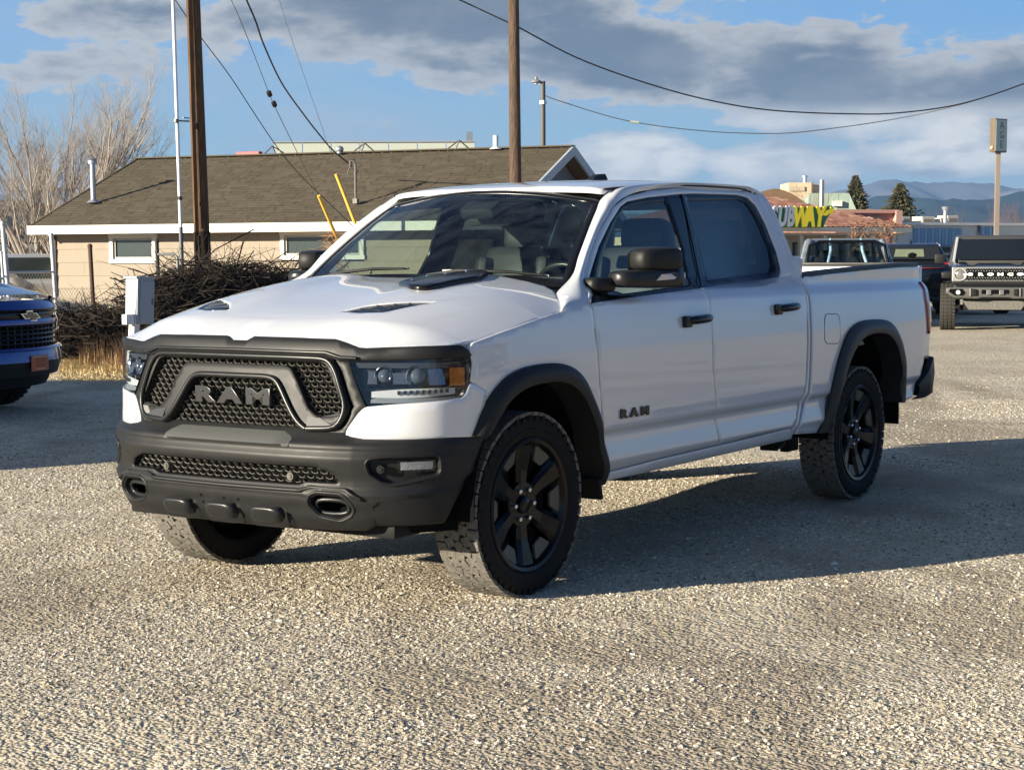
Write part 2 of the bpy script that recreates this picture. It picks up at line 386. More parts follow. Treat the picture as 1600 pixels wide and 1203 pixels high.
def tri_fill(outer, holes, res, rows=()):
    lo, hi = outer.min(0), outer.max(0)
    gx = np.arange(lo[0]+res/2, hi[0], res); gy = np.arange(lo[1]+res/2, hi[1], res)
    gy = np.array([y for y in gy if not len(rows) or min(abs(y - r_) for r_ in rows) > res*.35] + [r_ for r_ in rows if lo[1] < r_ < hi[1]])
    G = np.array([(x, y) for i, x in enumerate(gx) for y in gy]) if len(gx) and len(gy) else np.zeros((0, 2))
    if len(G):
        G = G[inside(outer, G)]
        for h in holes:
            if len(G): G = G[~inside(h, G)]
        for h in [outer] + list(holes):
            if len(G): G = G[dist_poly(h, G) > res*.40]
    vs = [tuple(p) for p in outer]; es = [(i, (i+1) % len(outer)) for i in range(len(outer))]
    for h in holes:
        k = len(vs); vs += [tuple(p) for p in h]; es += [(k+i, k+(i+1) % len(h)) for i in range(len(h))]
    vs += [tuple(p) for p in G]
    r = delaunay_2d_cdt([Vector(v) for v in vs], es, [], 0, 1e-7)
    V = np.array([tuple(v) for v in r[0]]); Fc = [f for f in r[2] if len(f) >= 3]
    cen = np.array([V[list(f)].mean(0) for f in Fc]); ok = inside(outer, cen)
    for h in holes: ok &= ~inside(h, cen)
    return V, [f for f, k in zip(Fc, ok) if k], r[3]
def surf_n(Sf, U, Vv, e=2e-3):
    a = Sf(U+e, Vv) - Sf(U-e, Vv); b = Sf(U, Vv+e) - Sf(U, Vv-e); n = np.cross(a, b); return n/np.maximum(np.linalg.norm(n, axis=1, keepdims=True), 1e-9)
def panel(name, outer, Sf, m, parent=None, res=.04, thick=.02, edge=.003, gap=0.0, holes=(), lift=0.0, ref=(0,0,0), dres=None, out=None, flip_y=False, bulge=None, rows=()):
    """a skin panel cut from surface Sf(u, v) along an outline, with rounded, turned-in edges.
    ref: a point inside the body, used to orient the normals outward. lift raises the skin along its normal."""
    dres = dres or res
    outer = dens(outer, dres); outer = outer if area(outer) > 0 else outer[::-1]
    if gap: outer = offset(outer, gap)
    hs = []
    for h in holes:
        h = dens(h, dres); h = h if area(h) > 0 else h[::-1]
        if gap: h = offset(h, -gap)
        hs.append(h)
    V, Fc, orig = tri_fill(outer, hs, res, rows)
    P = Sf(V[:,0], V[:,1]); Nn = surf_n(Sf, V[:,0], V[:,1])
    cen = P.mean(0); sgn = 1.0
    if out is not None: sgn = 1.0 if (Nn.mean(0)@np.array(out)) > 0 else -1.0
    elif (Nn.mean(0)@(cen - np.array(ref))) < 0: sgn = -1.0
    Nn = Nn*sgn
    P = P + Nn*lift
    if bulge is not None: P = P + Nn*bulge(V)[:, None]
    verts = P.tolist(); nrm = Nn.tolist(); faces = []
    for f in Fc:
        a, b, c = P[f[0]], P[f[1]], P[f[2]]
        fn = np.cross(b-a, c-a); faces.append(tuple(f) if fn@Nn[f[0]] > 0 else tuple(f[::-1]))
    # rims
    idx = {}
    for k, o in enumerate(orig):
        for q in o: idx[q] = k
    start = 0
    if thick > 0:
        for li, loop in enumerate([outer] + hs):
            n = len(loop); ids = [idx[start+i] for i in range(n)]; start += n
            Lp = P[ids]; Ln = Nn[ids]
            tg = np.roll(Lp, -1, 0) - np.roll(Lp, 1, 0); tg /= np.maximum(np.linalg.norm(tg, axis=1, keepdims=True), 1e-9)
            od = np.cross(tg, Ln)
            # outward = away from panel material
            uvn = np.roll(loop, -1, 0) - np.roll(loop, 1, 0); 
            t1 = loop + np.stack([uvn[:,1], -uvn[:,0]], 1)/np.maximum(np.linalg.norm(uvn, axis=1, keepdims=True), 1e-9)*.004*(1 if li == 0 else -1)
            o3 = Sf(t1[:,0], t1[:,1]) - Sf(loop[:,0], loop[:,1])
            s2 = np.sign((od*o3).sum(1)); s2[s2 == 0] = 1; od = od*s2[:,None]; od /= np.maximum(np.linalg.norm(od, axis=1, keepdims=True), 1e-9)
            for i, k in enumerate(ids): 
                q = Ln[i]*.93 + od[i]*.37; nrm[k] = (q/np.linalg.norm(q)).tolist()
            k1 = len(verts); verts += (Lp + od*edge*.8 - Ln*edge*.5).tolist(); q = Ln*.6 + od*.8; nrm += q.tolist()
            k2 = len(verts); verts += (Lp + od*edge*1.15 - Ln*edge*1.6).tolist(); nrm += od.tolist()
            k3 = len(verts); verts += (Lp + od*edge*1.15 - Ln*(thick+edge)).tolist(); nrm += od.tolist()
            for i in range(n):
                j = (i+1) % n
                for a, b, c, d in ((ids[i], ids[j], k1+j, k1+i), (k1+i, k1+j, k2+j, k2+i), (k2+i, k2+j, k3+j, k3+i)):
                    va, vb, vc = (np.array(verts[q]) for q in (a, b, c)); fn = np.cross(vb-va, vc-va)
                    faces.append((a, b, c, d) if fn@(od[i] + Ln[i]*.3) > 0 else (d, c, b, a))
    verts = np.array(verts); nrm = np.array(nrm)
    if flip_y: verts[:,1] *= -1; nrm[:,1] *= -1; faces = [f[::-1] for f in faces]
    return mesh_obj(name, verts, faces, m, parent, smooth=True, normals=nrm)
def text_obj(name, txt, size, m, parent, mtx, extrude=.004, bold=.0, shear=0.0, space=1.0, align='CENTER', sx=1.0, bevel=0.0):
    cu = bpy.data.curves.new(name, 'FONT'); cu.body = txt; cu.size = size; cu.extrude = extrude; cu.offset = bold; cu.shear = shear; cu.space_character = space
    cu.align_x = align; cu.align_y = 'CENTER'; cu.bevel_depth = bevel; cu.resolution_u = 3
    tmp = bpy.data.objects.new(name, cu); COL.objects.link(tmp)
    dg = bpy.context.evaluated_depsgraph_get(); me = bpy.data.meshes.new_from_object(tmp.evaluated_get(dg)); bpy.data.objects.remove(tmp)
    me.materials.clear(); me.materials.append(m); me.transform(Matrix.Diagonal((sx, 1, 1, 1))); me.transform(mtx); me.name = name
    return link(bpy.data.objects.new(name, me), parent)
def frame_mtx(o, ex, ey):
    ex = Vector(ex).normalized(); ey = Vector(ey); ey = (ey - ex*ey.dot(ex)).normalized(); ez = ex.cross(ey)
    return Matrix(((ex.x, ey.x, ez.x, o[0]), (ex.y, ey.y, ez.y, o[1]), (ex.z, ey.z, ez.z, o[2]), (0, 0, 0, 1)))
# ---------------------------------------------------------------- shared materials of the vehicles
m_white = mat('white_paint', (.66,.67,.685), .34, coat=1.0, coat_r=.012, spec=.45)
m_white.node_tree.nodes['Principled BSDF'].inputs['Coat IOR'].default_value = 1.78
m_black_gloss = mat('black_gloss', (.005,.005,.006), .22, spec=.32)
m_glossrim = mat('rim_black', (.0028,.0028,.0032), .26, spec=.22, coat=.12)
m_plastic = mat('grained_black_plastic', (.012,.0125,.013), .48, spec=.32, bump=(900, .12, .0008), var=(9, .35, (.019,.0185,.017)))
m_plastic_lt = mat('satin_charcoal_plastic', (.014,.015,.016), .34, spec=.40, var=(14, .3, (.021,.020,.019)))
m_flare = mat('flare_plastic', (.016,.0155,.0155), .5, spec=.3, bump=(900, .1, .0008))
m_dark = mat('dark_liner', (.004,.004,.0045), .9, spec=.1)
m_rubber = mat('tyre_rubber', (.006,.006,.006), .7, spec=.2, var=(30, .4, (.012,.011,.010)))
m_tread = mat('dusty_tread', (.19,.175,.15), .9, spec=.1, var=(50, .8, (.085,.08,.07)), bump=(400, .3, .001))
m_chrome = mat('bright_metal', (.75,.75,.76), .18, metal=1.0)
m_gun = mat('gunmetal', (.085,.083,.066), .42, metal=.15)
m_steel = mat('dull_steel', (.22,.22,.215), .5, metal=.8)
m_under = mat('chassis_black', (.012,.012,.012), .65, spec=.2)
m_seat = mat('seat_leather', (.010,.011,.013), .45)
m_dash = mat('dash_plastic', (.012,.013,.014), .6)
m_lamp_in = mat('lamp_bezel', (.03,.032,.036), .25, spec=.6)
m_drl = mat('lamp_strip', (.80,.81,.80), .3, spec=.5)
m_amber = mat('amber_lens', (.85,.26,.02), .18, spec=.6, coat=1)
m_red = mat('red_lens', (.32,.008,.012), .12, spec=.6, coat=1)
m_clear = glass('lamp_glass', (.66,.68,.70), .0, k=.6)
m_wind = glass('windscreen_glass', (.64,.74,.70), .0, k=.8)
m_side = glass('side_glass', (.52,.60,.57), .0, k=.9)
m_priv = glass('privacy_glass', (.035,.045,.055), .0, k=.9)
m_badge = mat('dark_badge', (.012,.011,.012), .3, spec=.6)
m_letter = mat('grille_letter_grey', (.035,.036,.038), .28, metal=.35)

def mirror_pts(half):
    """a closed outline from its left half (u >= 0)"""
    h = list(half); return [(u, v) for u, v in h] + [(-u, v) for u, v in h[::-1] if abs(u) > 1e-6]

# ---- wheels -------------------------------------------------------------
def hexa(bmv, c, d, rot): pass
def make_wheel(R=.402, w=.218, rl=.283, label=None):
    """wheel with its axis along y, outer face towards +y; origin at the centre"""
    root = empty('wheel')
    t = MB(); hw = w/2
    t.lathe([(rl, -hw*.86), (rl+.012, -hw*.98), (rl+.05, -hw*1.03), (R-.03, -hw*1.0), (R-.012, -hw*.92), (R-.012, hw*.92), (R-.03, hw*1.0), (rl+.075, hw*1.045), (rl+.05, hw*1.03), (rl+.047, hw*1.05), (rl+.02, hw*1.02), (rl+.012, hw*.98), (rl, hw*.86)], 72, axis='y')
    # shoulder lugs on the sidewall
    for k in range(48):
        a = 2*PI*k/48; 
        for sg in (-1, 1):
            r0 = R - .026 - (.01 if k % 2 else 0); M = Matrix.Rotation(-a, 3, 'Y')
            t.box(M @ Vector((r0, sg*hw*1.0, 0)), (.030, .008, .026), M.to_4x4().to_3x3(), 0)
    tyre = t.build('tyre', m_rubber, root, smooth=35)
    tr = MB(); rr = random.Random(3)
    cols = [(-hw*.79, .046, 0, 50), (-hw*.40, .043, .5, 50), (-.0, .043, .2, 50), (hw*.40, .043, .7, 50), (hw*.79, .046, .35, 50)]
    for ci, (h, bw, ph, n) in enumerate(cols):
        for k in range(n):
            a = 2*PI*(k+ph)/n; L = 2*PI*R/n
            jw = bw*(1 + rr.uniform(-.06, .06)); skew = (.0 if ci in (0, 4) else (.35 if k % 2 else -.28))
            hh = h + (0 if ci in (0, 4) else (.0045 if k % 2 else -.0045))
            M = Matrix.Rotation(-a, 3, 'Y') @ Matrix.Rotation(skew, 3, 'X')
            c = Matrix.Rotation(-a, 3, 'Y') @ Vector((R-.006, hh, 0))
            tr.box(c, (.016, jw, L*.84), M, 0)
    tr.build('tread_block', m_tread, tyre, kind='stuff')
    rim = MB()
    rim.lathe([(rl-.02, -hw*.8), (rl-.002, -hw*.9), (rl-.03, -hw*.6), (rl-.045, 0), (rl-.036, hw*.55), (rl-.022, hw*.80), (rl-.004, hw*.90), (rl+.006, hw*.97), (rl+.010, hw*1.01), (rl+.004, hw*1.04), (rl-.012, hw*1.0), (rl-.018, hw*.9), (rl-.030, hw*.66)], 72, axis='y')
    ro = rim.build('rim', m_glossrim, root, smooth=40)
    disc = MB(); disc.lathe([(.002, hw*.15), (.24, hw*.10), (.24, -hw*.1)], 36, axis='y'); disc.build('brake_disc', m_under, root, smooth=30)
    for k in range(6):
        a = PI/2 + k*PI/3
        s_ = MB()
        # spoke as a tapering faceted bar, wide at the rim
        for r0, r1, w0, w1, h0, h1, dd in ((.045, .15, .062, .082, hw*.60, hw*.66, .05), (.15, rl-.022, .082, .132, hw*.66, hw*.86, .05)):
            vs = []
            for r, ww, hh in ((r0, w0, h0), (r1, w1, h1)):
                for q, g in ((-1, 0), (-.55, .016), (.55, .016), (1, 0)):
                    vs.append((r, hh + g - .012, q*ww/2))
                for q in (1, -1): vs.append((r, hh - dd, q*ww/2*.9))
            M = Matrix.Rotation(-a, 3, 'Y'); vs = [M @ Vector(v) for v in vs]
            s_.add(vs, [(i, (i+1) % 6, 6+(i+1) % 6, 6+i) for i in range(6)] + [tuple(range(5, -1, -1)), tuple(range(6, 12))])
        s_.build('spoke', m_glossrim, ro)
        # gunmetal pocket between two spokes, out at the rim
        a2 = a + PI/6; p = MB(); vs = []
        for r, ww in ((rl-.085, .058), (rl-.026, .128)):
            for hh in (hw*.60, hw*.70 if r < .22 else hw*.80):
                for q in (-1, 1): vs.append(Matrix.Rotation(-a2, 3, 'Y') @ Vector((r, hh, q*ww/2)))
        p.add(vs, [(0,1,3,2), (4,6,7,5), (0,4,5,1), (2,3,7,6), (0,2,6,4), (1,5,7,3)]); p.build('rim_pocket', m_gun, ro)
    hub = MB(); hub.lathe([(.001, hw*.80), (.030, hw*.80), (.038, hw*.74), (.040, hw*.5)], 24, axis='y'); hub.lathe([(.04, hw*.62), (.098, hw*.64), (.105, hw*.55), (.105, hw*.2)], 24, axis='y')
    hub.build('hub_cap', m_glossrim, ro, smooth=40)
    for k in range(6):
        a = 2*PI*k/6; n_ = MB(); n_.lathe([(.0005, hw*.80), (.008, hw*.795), (.0105, hw*.76), (.0115, hw*.62)], 6, axis='y', c=(.0699*math.cos(a), 0, .0699*math.sin(a)))
        n_.build('lug_nut', m_chrome, ro)
    return root

# ---- the white pickup ---------------------------------------------------
truck = empty('pickup_truck', label='white crew cab pickup truck with black plastic bumper and black wheels parked on the gravel', cat='pickup truck')
CEN = (-2, 0, .8)
def both(name, outer, Sf, m, parent=None, **k):
    a = panel(name, outer, Sf, m, parent or truck, **k); b = panel(name, outer, Sf, m, parent or truck, flip_y=True, **k); return a, b
def sx(pts): return [(float(s_of_x(x)), z) for x, z in pts]

# dark inner shell added behind the skin so panel gaps read dark; wheel housings
def shell(sg):
    b = MB()
    for (x0, x1, z0, z1) in ((.26, -.40, 1.00, 1.10), (-.54, -3.05, .50, 1.24), (-3.05, -4.25, 1.09, 1.30), (-4.25, -4.55, .60, 1.28)):
        xs = np.linspace(x0, x1, 12); zs = np.linspace(z0, z1, 6); SS, ZZ = np.meshgrid(s_of_x(xs), zs, indexing='ij')
        P = S(SS, ZZ); P[..., 1] -= .035; P[..., 1] *= sg; b.grid(P)
    return b
for sg in (1, -1):
    shell(sg).build('inner_shell', m_dark, truck)
for xc, zc, rr in ((-.03, .44, .50), (-3.70, .47, .56)):
    for sg in (1, -1):
        wh = MB()
        prof = [(rr, sg*.955), (rr+.0, sg*.55)]
        vs = []; fs = []; n = 20
        for k in range(n+1):
            a = -.12 + (PI+.24)*k/n
            for r, y in ((rr, sg*.965), (rr-.01, sg*.60)): vs.append((xc + r*math.cos(a), y, zc + r*math.sin(a)))
        for k in range(n): fs.append((2*k, 2*k+1, 2*k+3, 2*k+2))
        c0 = len(vs); vs += [(xc, sg*.60, zc)]; 
        for k in range(n): fs.append((2*k+1, 2*k+3, c0))
        wh.add(vs, fs); wh.build('wheel_housing', m_dark, truck)

# hood
hood_l = [(.794,0),(.793,.044),(.784,.077),(.782,.19),(.778,.296),(.770,.40),(.758,.491),(.755,.535),(.746,.599),(.738,.628),(.716,.685),(.691,.734),(.666,.79),(.639,.839),(.605,.875),(.565,.900),(.52,.917),(.49,.922),(.458,.924),(.398,.936),(.30,.947),(.20,.955),(.10,.961),(-.012,.966),(-.13,.968),(-.20,.964),(-.262,.940),(-.35,.865),(-.385,.835),(-.42,.80),(-.44,.74),(-.39,.45),(-.355,0)]
hood_o = [(x, y) for x, y in hood_l] + [(x, -y) for x, y in hood_l[::-1] if y > 0]
vent = rounded([(.512,.315),(.422,.400),(.375,.477),(.250,.628),(.379,.578),(.490,.535),(.530,.440)], .02, 3)
panel('hood', hood_o, Hs, m_white, truck, res=.016, thick=.035, edge=.0015, holes=[vent, [(x, -y) for x, y in vent[::-1]]], ref=CEN, dres=.03)
for sg in (1, -1):
    vv = [(x, sg*y) for x, y in vent]; vp = panel('hood_vent', vv, Hs, m_black_gloss, truck, res=.03, thick=.004, lift=-.004, ref=CEN)
    for k in range(4):
        t_ = (k+1)/5; a = np.array([.52-.24*t_, sg*(.33+.235*t_)]); b_ = np.array([.545-.22*t_, sg*(.50+.10*t_)])
        q = MB(); pa = Hs(a[0]-.02, a[1]); pb = Hs(b_[0]-.03, b_[1]-sg*.02); pa[2] -= .004; pb[2] -= .004; q.tube([pa, pb], .003, 6); q.build('vent_slat', m_plastic, vp)
# raised black scoop insert at the back of the bulge
scoop = rounded([(-.006,.236),(-.33,.17),(-.385,.20),(-.372,.47),(-.21,.528),(-.01,.508),(.140,.494),(.150,.425)], .03, 3)
sc = panel('hood_scoop', scoop, Hs, m_black_gloss, truck, res=.03, thick=.02, edge=.006, lift=.018, ref=CEN)
for (x, y) in ((.02,.33),(-.12,.31),(-.20,.36),(-.30,.40)):
    q = MB(); p = Hs(x, y); q.ball((p[0], p[1], p[2]+.021), .008, 10, 5, (1.3,1,.6)); q.build('scoop_bolt', m_chrome, sc, smooth=60)

# front fender
fend = [(.458,1.097)] + [(.433,1.115),(.36,1.131),(.25,1.153),(.12,1.176),(0,1.196),(-.10,1.211),(-.20,1.225),(-.33,1.243),(-.446,1.268)]
fend = sx(fend) + sx([(-.455,1.255),(-.457,1.167),(-.461,1.08),(-.469,1.0),(-.481,.90),(-.496,.80),(-.521,.70),(-.546,.62),(-.571,.54),(-.58,.47),(-.55,.44)])
arch_f = sx([(-.53,.52),(-.492,.66),(-.42,.79),(-.34,.87),(-.23,.935),(-.07,.965),(.09,.955),(.215,.925),(.31,.86),(.365,.80)])
fend = fend + arch_f + [(float(s_of_x(.395)), .905), (1.205,.916), (1.116,.960), (1.128,1.033), (1.122,1.065)]
both('fender', fend, S, m_white, res=.028, thick=.03, gap=.0015, ref=CEN, dres=.03)
# lower white fascia beneath the headlight
wl = [(.592,.738),(.581,.752),(.588,.775),(.636,.841),(.660,.862),(.779,.873),(.977,.884),(1.07,.891),(1.093,.908),(1.114,.955),(1.203,.912),(1.195,.86),(1.165,.80),(1.151,.76),(1.226,.757),(1.227,.735),(1.006,.735)]
both('fascia_corner', rounded(wl, .02, 3), S, m_white, res=.025, thick=.03, lift=.004, ref=CEN, dres=.03)
# doors, lower skins
df = [(-.464,1.255),(-.466,1.167),(-.470,1.08),(-.478,1.0),(-.490,.90),(-.505,.80),(-.530,.70),(-.555,.62),(-.580,.54),(-.590,.478),(-1.102,.493),(-1.715,.502)]
spl = [(-1.70,.57),(-1.675,.652),(-1.640,.75),(-1.612,.855),(-1.598,.95),(-1.592,1.08),(-1.594,1.21),(-1.606,1.307)]
df += spl + [(-1.027,1.282),(-.50,1.259)]
dr = spl[::-1] + [(-1.715,.502),(-2.15,.512),(-2.60,.517),(-2.66,.56),(-2.695,.61),(-2.722,.68),(-2.742,.75),(-2.755,.838),(-2.760,.966),(-2.763,1.109),(-2.772,1.223),(-2.79,1.355),(-2.5,1.338),(-2.073,1.325)]
ROWS = (.475,.49,.505,.52,.535,.55,.60,.635,.65,.662,.672,.682,.70,1.235,1.25,1.262,1.275,1.29)
def door_b(V):
    # small kick-up at the front end of the lower crease
    return np.zeros(len(V))
dF = both('front_door', sx(df), S, m_white, rows=ROWS, res=.026, thick=.02, gap=.0022, ref=CEN, dres=.03)
dR = both('rear_door', sx(dr), S, m_white, rows=ROWS, res=.026, thick=.02, gap=.0022, ref=CEN, dres=.03)
# rockers
rk = [(-.60,.468),(-.56,.430),(-2.66,.448),(-2.66,.478),(-2.60,.508),(-1.72,.493),(-1.10,.484)]
both('rocker_panel', sx(rk), S, m_white, res=.026, thick=.03, gap=.001, ref=CEN)
# window frames of the doors
du = [(-.468,1.262),(-.446,1.272),(-0.617,1.359),(-0.713,1.453),(-0.872,1.58),(-1.08,1.705),(-1.251,1.759),(-1.5,1.795),(-1.936,1.823),(-2.397,1.833),(-2.643,1.831),(-2.754,1.807),(-2.8,1.719),(-2.82,1.603),(-2.826,1.473),(-2.82,1.40),(-2.80,1.357)]
wo_top = [(-2.694,1.348),(-2.72,1.371),(-2.737,1.409),(-2.747,1.492),(-2.731,1.641),(-2.699,1.746),(-2.635,1.793),(-2.516,1.806),(-1.975,1.797),(-1.771,1.786),(-1.47,1.764),(-1.233,1.736),(-1.147,1.708),(-1.004,1.629),(-0.835,1.512),(-0.717,1.411),(-0.626,1.334),(-.497,1.285)]
both('door_frame', sx(du + wo_top), S, m_white, res=.026, thick=.02, gap=.0018, edge=.004, ref=CEN, dres=.03)
# black surround with the two glasses
win = [(-0.626,1.338),(-.488,1.275),(-.512,1.261),(-1.031,1.285),(-1.688,1.31),(-2.598,1.341),(-2.69,1.35),(-2.729,1.394),(-2.742,1.492),(-2.721,1.653),(-2.683,1.756),(-2.619,1.798),(-2.499,1.804),(-1.976,1.795),(-1.771,1.785),(-1.47,1.763),(-1.233,1.735),(-1.147,1.708),(-1.004,1.629),(-0.835,1.511),(-0.717,1.41)]
gf = [(-0.729,1.343),(-0.784,1.409),(-0.897,1.51),(-1.08,1.652),(-1.192,1.702),(-1.353,1.729),(-1.636,1.749),(-1.639,1.49),(-1.575,1.327),(-0.97,1.302),(-.60,1.290)]
gr = [(-1.884,1.759),(-2.519,1.779),(-2.592,1.762),(-2.644,1.685),(-2.687,1.509),(-2.663,1.409),(-2.614,1.375),(-2.211,1.356),(-1.83,1.344),(-1.859,1.466)]
both('window_trim', sx(win), S, m_black_gloss, res=.03, thick=.012, lift=-.004, gap=.001, holes=[sx(gf), sx(gr)], ref=CEN, dres=.03)
both('front_window', sx(gf), S, m_side, res=.06, thick=0, lift=-.010, ref=CEN)
both('rear_window', sx(gr), S, m_priv, res=.06, thick=0, lift=-.010, ref=CEN)
# pillar seam between the doors
for sg in (1, -1):
    q = MB(); pp = S(s_of_x(np.array([-1.832,-1.79,-1.735,-1.625])), np.array([1.786,1.60,1.37,1.31])); pp[:,1] += .0; pp[:,1] *= sg
    q.tube(pp, .0035, 6); q.build('pillar_seam', m_dark, truck)
# rear roof pillar on the flank
cp = [(-2.795,1.362),(-2.83,1.473),(-2.825,1.603),(-2.806,1.719),(-2.76,1.813),(-2.774,1.829),(-2.842,1.8),(-2.861,1.718),(-2.859,1.6),(-2.857,1.49),(-2.855,1.4),(-2.852,1.345),(-2.812,1.268),(-2.795,1.133),(-2.790,1.0),(-2.790,.926),(-2.788,.836),(-2.782,.74),(-2.772,.655),(-2.69,.545),(-2.665,.47),(-2.62,.508),(-2.67,.555),(-2.705,.61),(-2.732,.68),(-2.752,.75),(-2.765,.838),(-2.770,.966),(-2.773,1.109),(-2.782,1.223)]
both('cab_corner', sx(cp), S, m_white, res=.03, thick=.03, gap=.001, ref=CEN)
# pillars and roof rails: skin between the flank and the windscreen / roof edge
so = [(-.19,1.220),(-.30,1.235),(-.446,1.270),(-0.617,1.361),(-0.712,1.456),(-0.871,1.584),(-0.986,1.654),(-1.079,1.708),(-1.25,1.763),(-1.498,1.799),(-1.935,1.827),(-2.396,1.837),(-2.642,1.835),(-2.759,1.823),(-2.839,1.79)]
sr = [Hs(-.235,.955), Hs(-.35,.865), Hs(-.40,.80), None, None, None, None, None]
tw = [0, .30, .60, .80, .98]
inn = [Hs(-.24,.952), Hs(-.345,.872), Hs(-.415,.815)] + [Ws(1.0, t) for t in (.10, .30, .62, .82, 1.0)] + [Rs(x, y) for x, y in ((-1.23,.655),(-1.49,.662),(-1.92,.665),(-2.37,.663),(-2.62,.655),(-2.74,.64),(-2.84,.61))]
so3 = [S(s_of_x(x), z) for x, z in so]
def dens3(pts, k=6):
    pts = np.array(pts); t = np.arange(len(pts)); tt = np.linspace(0, len(pts)-1, (len(pts)-1)*k+1); return np.stack([_cr(t, pts[:,i], tt) for i in range(3)], -1)
A3, B3 = dens3(so3), dens3(inn)
rail = []
for i in range(len(A3)):
    a, b = A3[i], B3[i]; row = []
    up = np.array([.35, .55, .75]) if i < 42 else np.array([0, .6, .8]); up = up/np.linalg.norm(up)
    for j in range(9):
        u = j/8; row.append(a + (b-a)*u + up*(.024*math.sin(PI*u)))
    rail.append(row)
rail = np.array(rail)
for sg in (1, -1):
    q = MB(); r2 = rail.copy(); r2[..., 1] *= sg; q.grid(r2 if sg > 0 else r2[:, ::-1]); q.build('roof_pillar', m_white, truck, smooth=60)
# roof
ro_l = [(-1.035,0),(-1.045,.25),(-1.085,.50),(-1.125,.63),(-1.23,.652),(-1.49,.659),(-1.92,.662),(-2.37,.660),(-2.62,.652),(-2.74,.637),(-2.84,.605),(-2.87,.5),(-2.885,0)]
panel('roof', ro_l + [(x, -y) for x, y in ro_l[::-1] if y > 0], Rs, m_white, truck, res=.04, thick=.02, edge=.005, ref=CEN)
for sg in (1, -1):
    q = MB(); pp = Rs(np.array([-1.12,-1.3,-1.6,-1.92,-2.37,-2.62,-2.76]), np.array([.645,.657,.662,.664,.662,.654,.64])); pp[:,1] *= sg; pp[:,2] += .002; q.tube(dens3(pp, 4), .006, 6); q.build('roof_ditch_seal', m_plastic, truck, smooth=60)
# shark fin aerial
q = MB(); 
q.add([(-2.02,.028,1.868),(-2.02,-.028,1.868),(-2.22,.034,1.872),(-2.22,-.034,1.872),(-2.12,.012,1.920),(-2.12,-.012,1.920),(-2.21,.012,1.926),(-2.21,-.012,1.926)], [(0,1,5,4),(0,4,6,2),(1,3,7,5),(2,6,7,3),(4,5,7,6)])
q.build('roof_aerial', m_plastic, truck)
# windscreen, its black border, wipers
WS = lambda u, v: Ws(u, v)
wo = [(-1,0),(-.5,-.015),(0,-.02),(.5,-.015),(1,0),(1,.5),(1,.94),(.97,1.0),(.5,1.0),(0,1.0),(-.5,1.0),(-.97,1.0),(-1,.94),(-1,.5)]
wi = [(-.955,.06),(-.5,.035),(0,.03),(.5,.035),(.955,.06),(.957,.5),(.955,.88),(.90,.925),(.5,.93),(0,.93),(-.5,.93),(-.90,.925),(-.955,.88),(-.957,.5)]
panel('windscreen_border', wo, WS, m_black_gloss, truck, res=.12, thick=.01, edge=.004, holes=[wi], ref=CEN, dres=.1)
panel('windscreen', wi, WS, m_wind, truck, res=.12, thick=0, ref=CEN, dres=.1, lift=-.003)
cw = MB(); cw.grid([[np.array([-.345-.10*(u*u), u*.80, 1.352-.045*u*u]) , np.array([-.46-.14*u*u, u*.80, 1.352-.04*u*u])] for u in np.linspace(-1, 1, 24)]); cw.build('cowl_panel', m_plastic, truck, smooth=60)
for (u0, u1, px) in ((.10,.86,.1), (-.86,-.06,.1)):
    q = MB(); pts = [WS(u, v) + np.array([.012, 0, .018]) for u, v in ((u0+.04,-.01),(u0+(u1-u0)*.3,.035),(u0+(u1-u0)*.7,.05),(u1,.045))]
    q.tube(pts, [.010,.009,.007,.005], 6); wp = q.build('wiper', m_plastic, truck, smooth=60)
    q = MB(); pts = [WS(u, v) + np.array([.006, 0, .008]) for u, v in ((u0+(u1-u0)*.15,.05),(u0+(u1-u0)*.5,.066),(u1+.02,.062))]; q.tube(pts, .005, 5); q.build('wiper_blade', m_steel if u0 > 0 else m_plastic, wp)
# inner mirror and sensor pod
q = MB(); q.box((-1.00,0,1.70), (.10,.20,.06), (0,.5,0), .02); q.box((-1.08,.0,1.66), (.035,.26,.075), (0,.1,0), .02); q.build('interior_mirror', m_dash, truck, smooth=40)
# interior
q = MB(); q.box((-.92,0,1.20), (.50,1.55,.24), (0,-.12,0), .06); q.box((-1.0,.38,1.335), (.26,.42,.08), None, .035); q.build('dashboard', m_dash, truck, smooth=40)
q = MB(); q.box((-1.9,0,.62), (2.3,1.6,.06)); q.build('cab_floor', m_dark, truck)
for sg in (1, -1):
    q = MB(); q.box((-1.95,sg*.80,.96), (2.1,.05,.62), None, .02); q.build('door_lining', m_dash, truck)
q = MB(); q.grid([[Rs(x, y) - np.array([0,0,.04]) for y in np.linspace(-.62,.62,9)] for x in np.linspace(-1.12,-2.8,10)]); q.build('headliner', m_dash, truck)
st = MB(); cen = Vector((-1.24,.38,1.26)); ax = Vector((.90,0,-.42)).normalized(); u_ = Vector((0,1,0)); v_ = ax.cross(u_)
st.tube([cen + (u_*math.cos(a) + v_*math.sin(a))*.185 for a in np.linspace(0, 2*PI, 30)], .016, 8, False)
for a in (0, PI, -PI/2): st.tube([cen, cen + (u_*math.cos(a) + v_*math.sin(a))*.18], .018, 6)
st.ball(cen, .06, 10, 6, (.5,1,1)); st.build('steering_wheel', mat('wheel_leather', (.02,.02,.022), .35), truck, smooth=50)
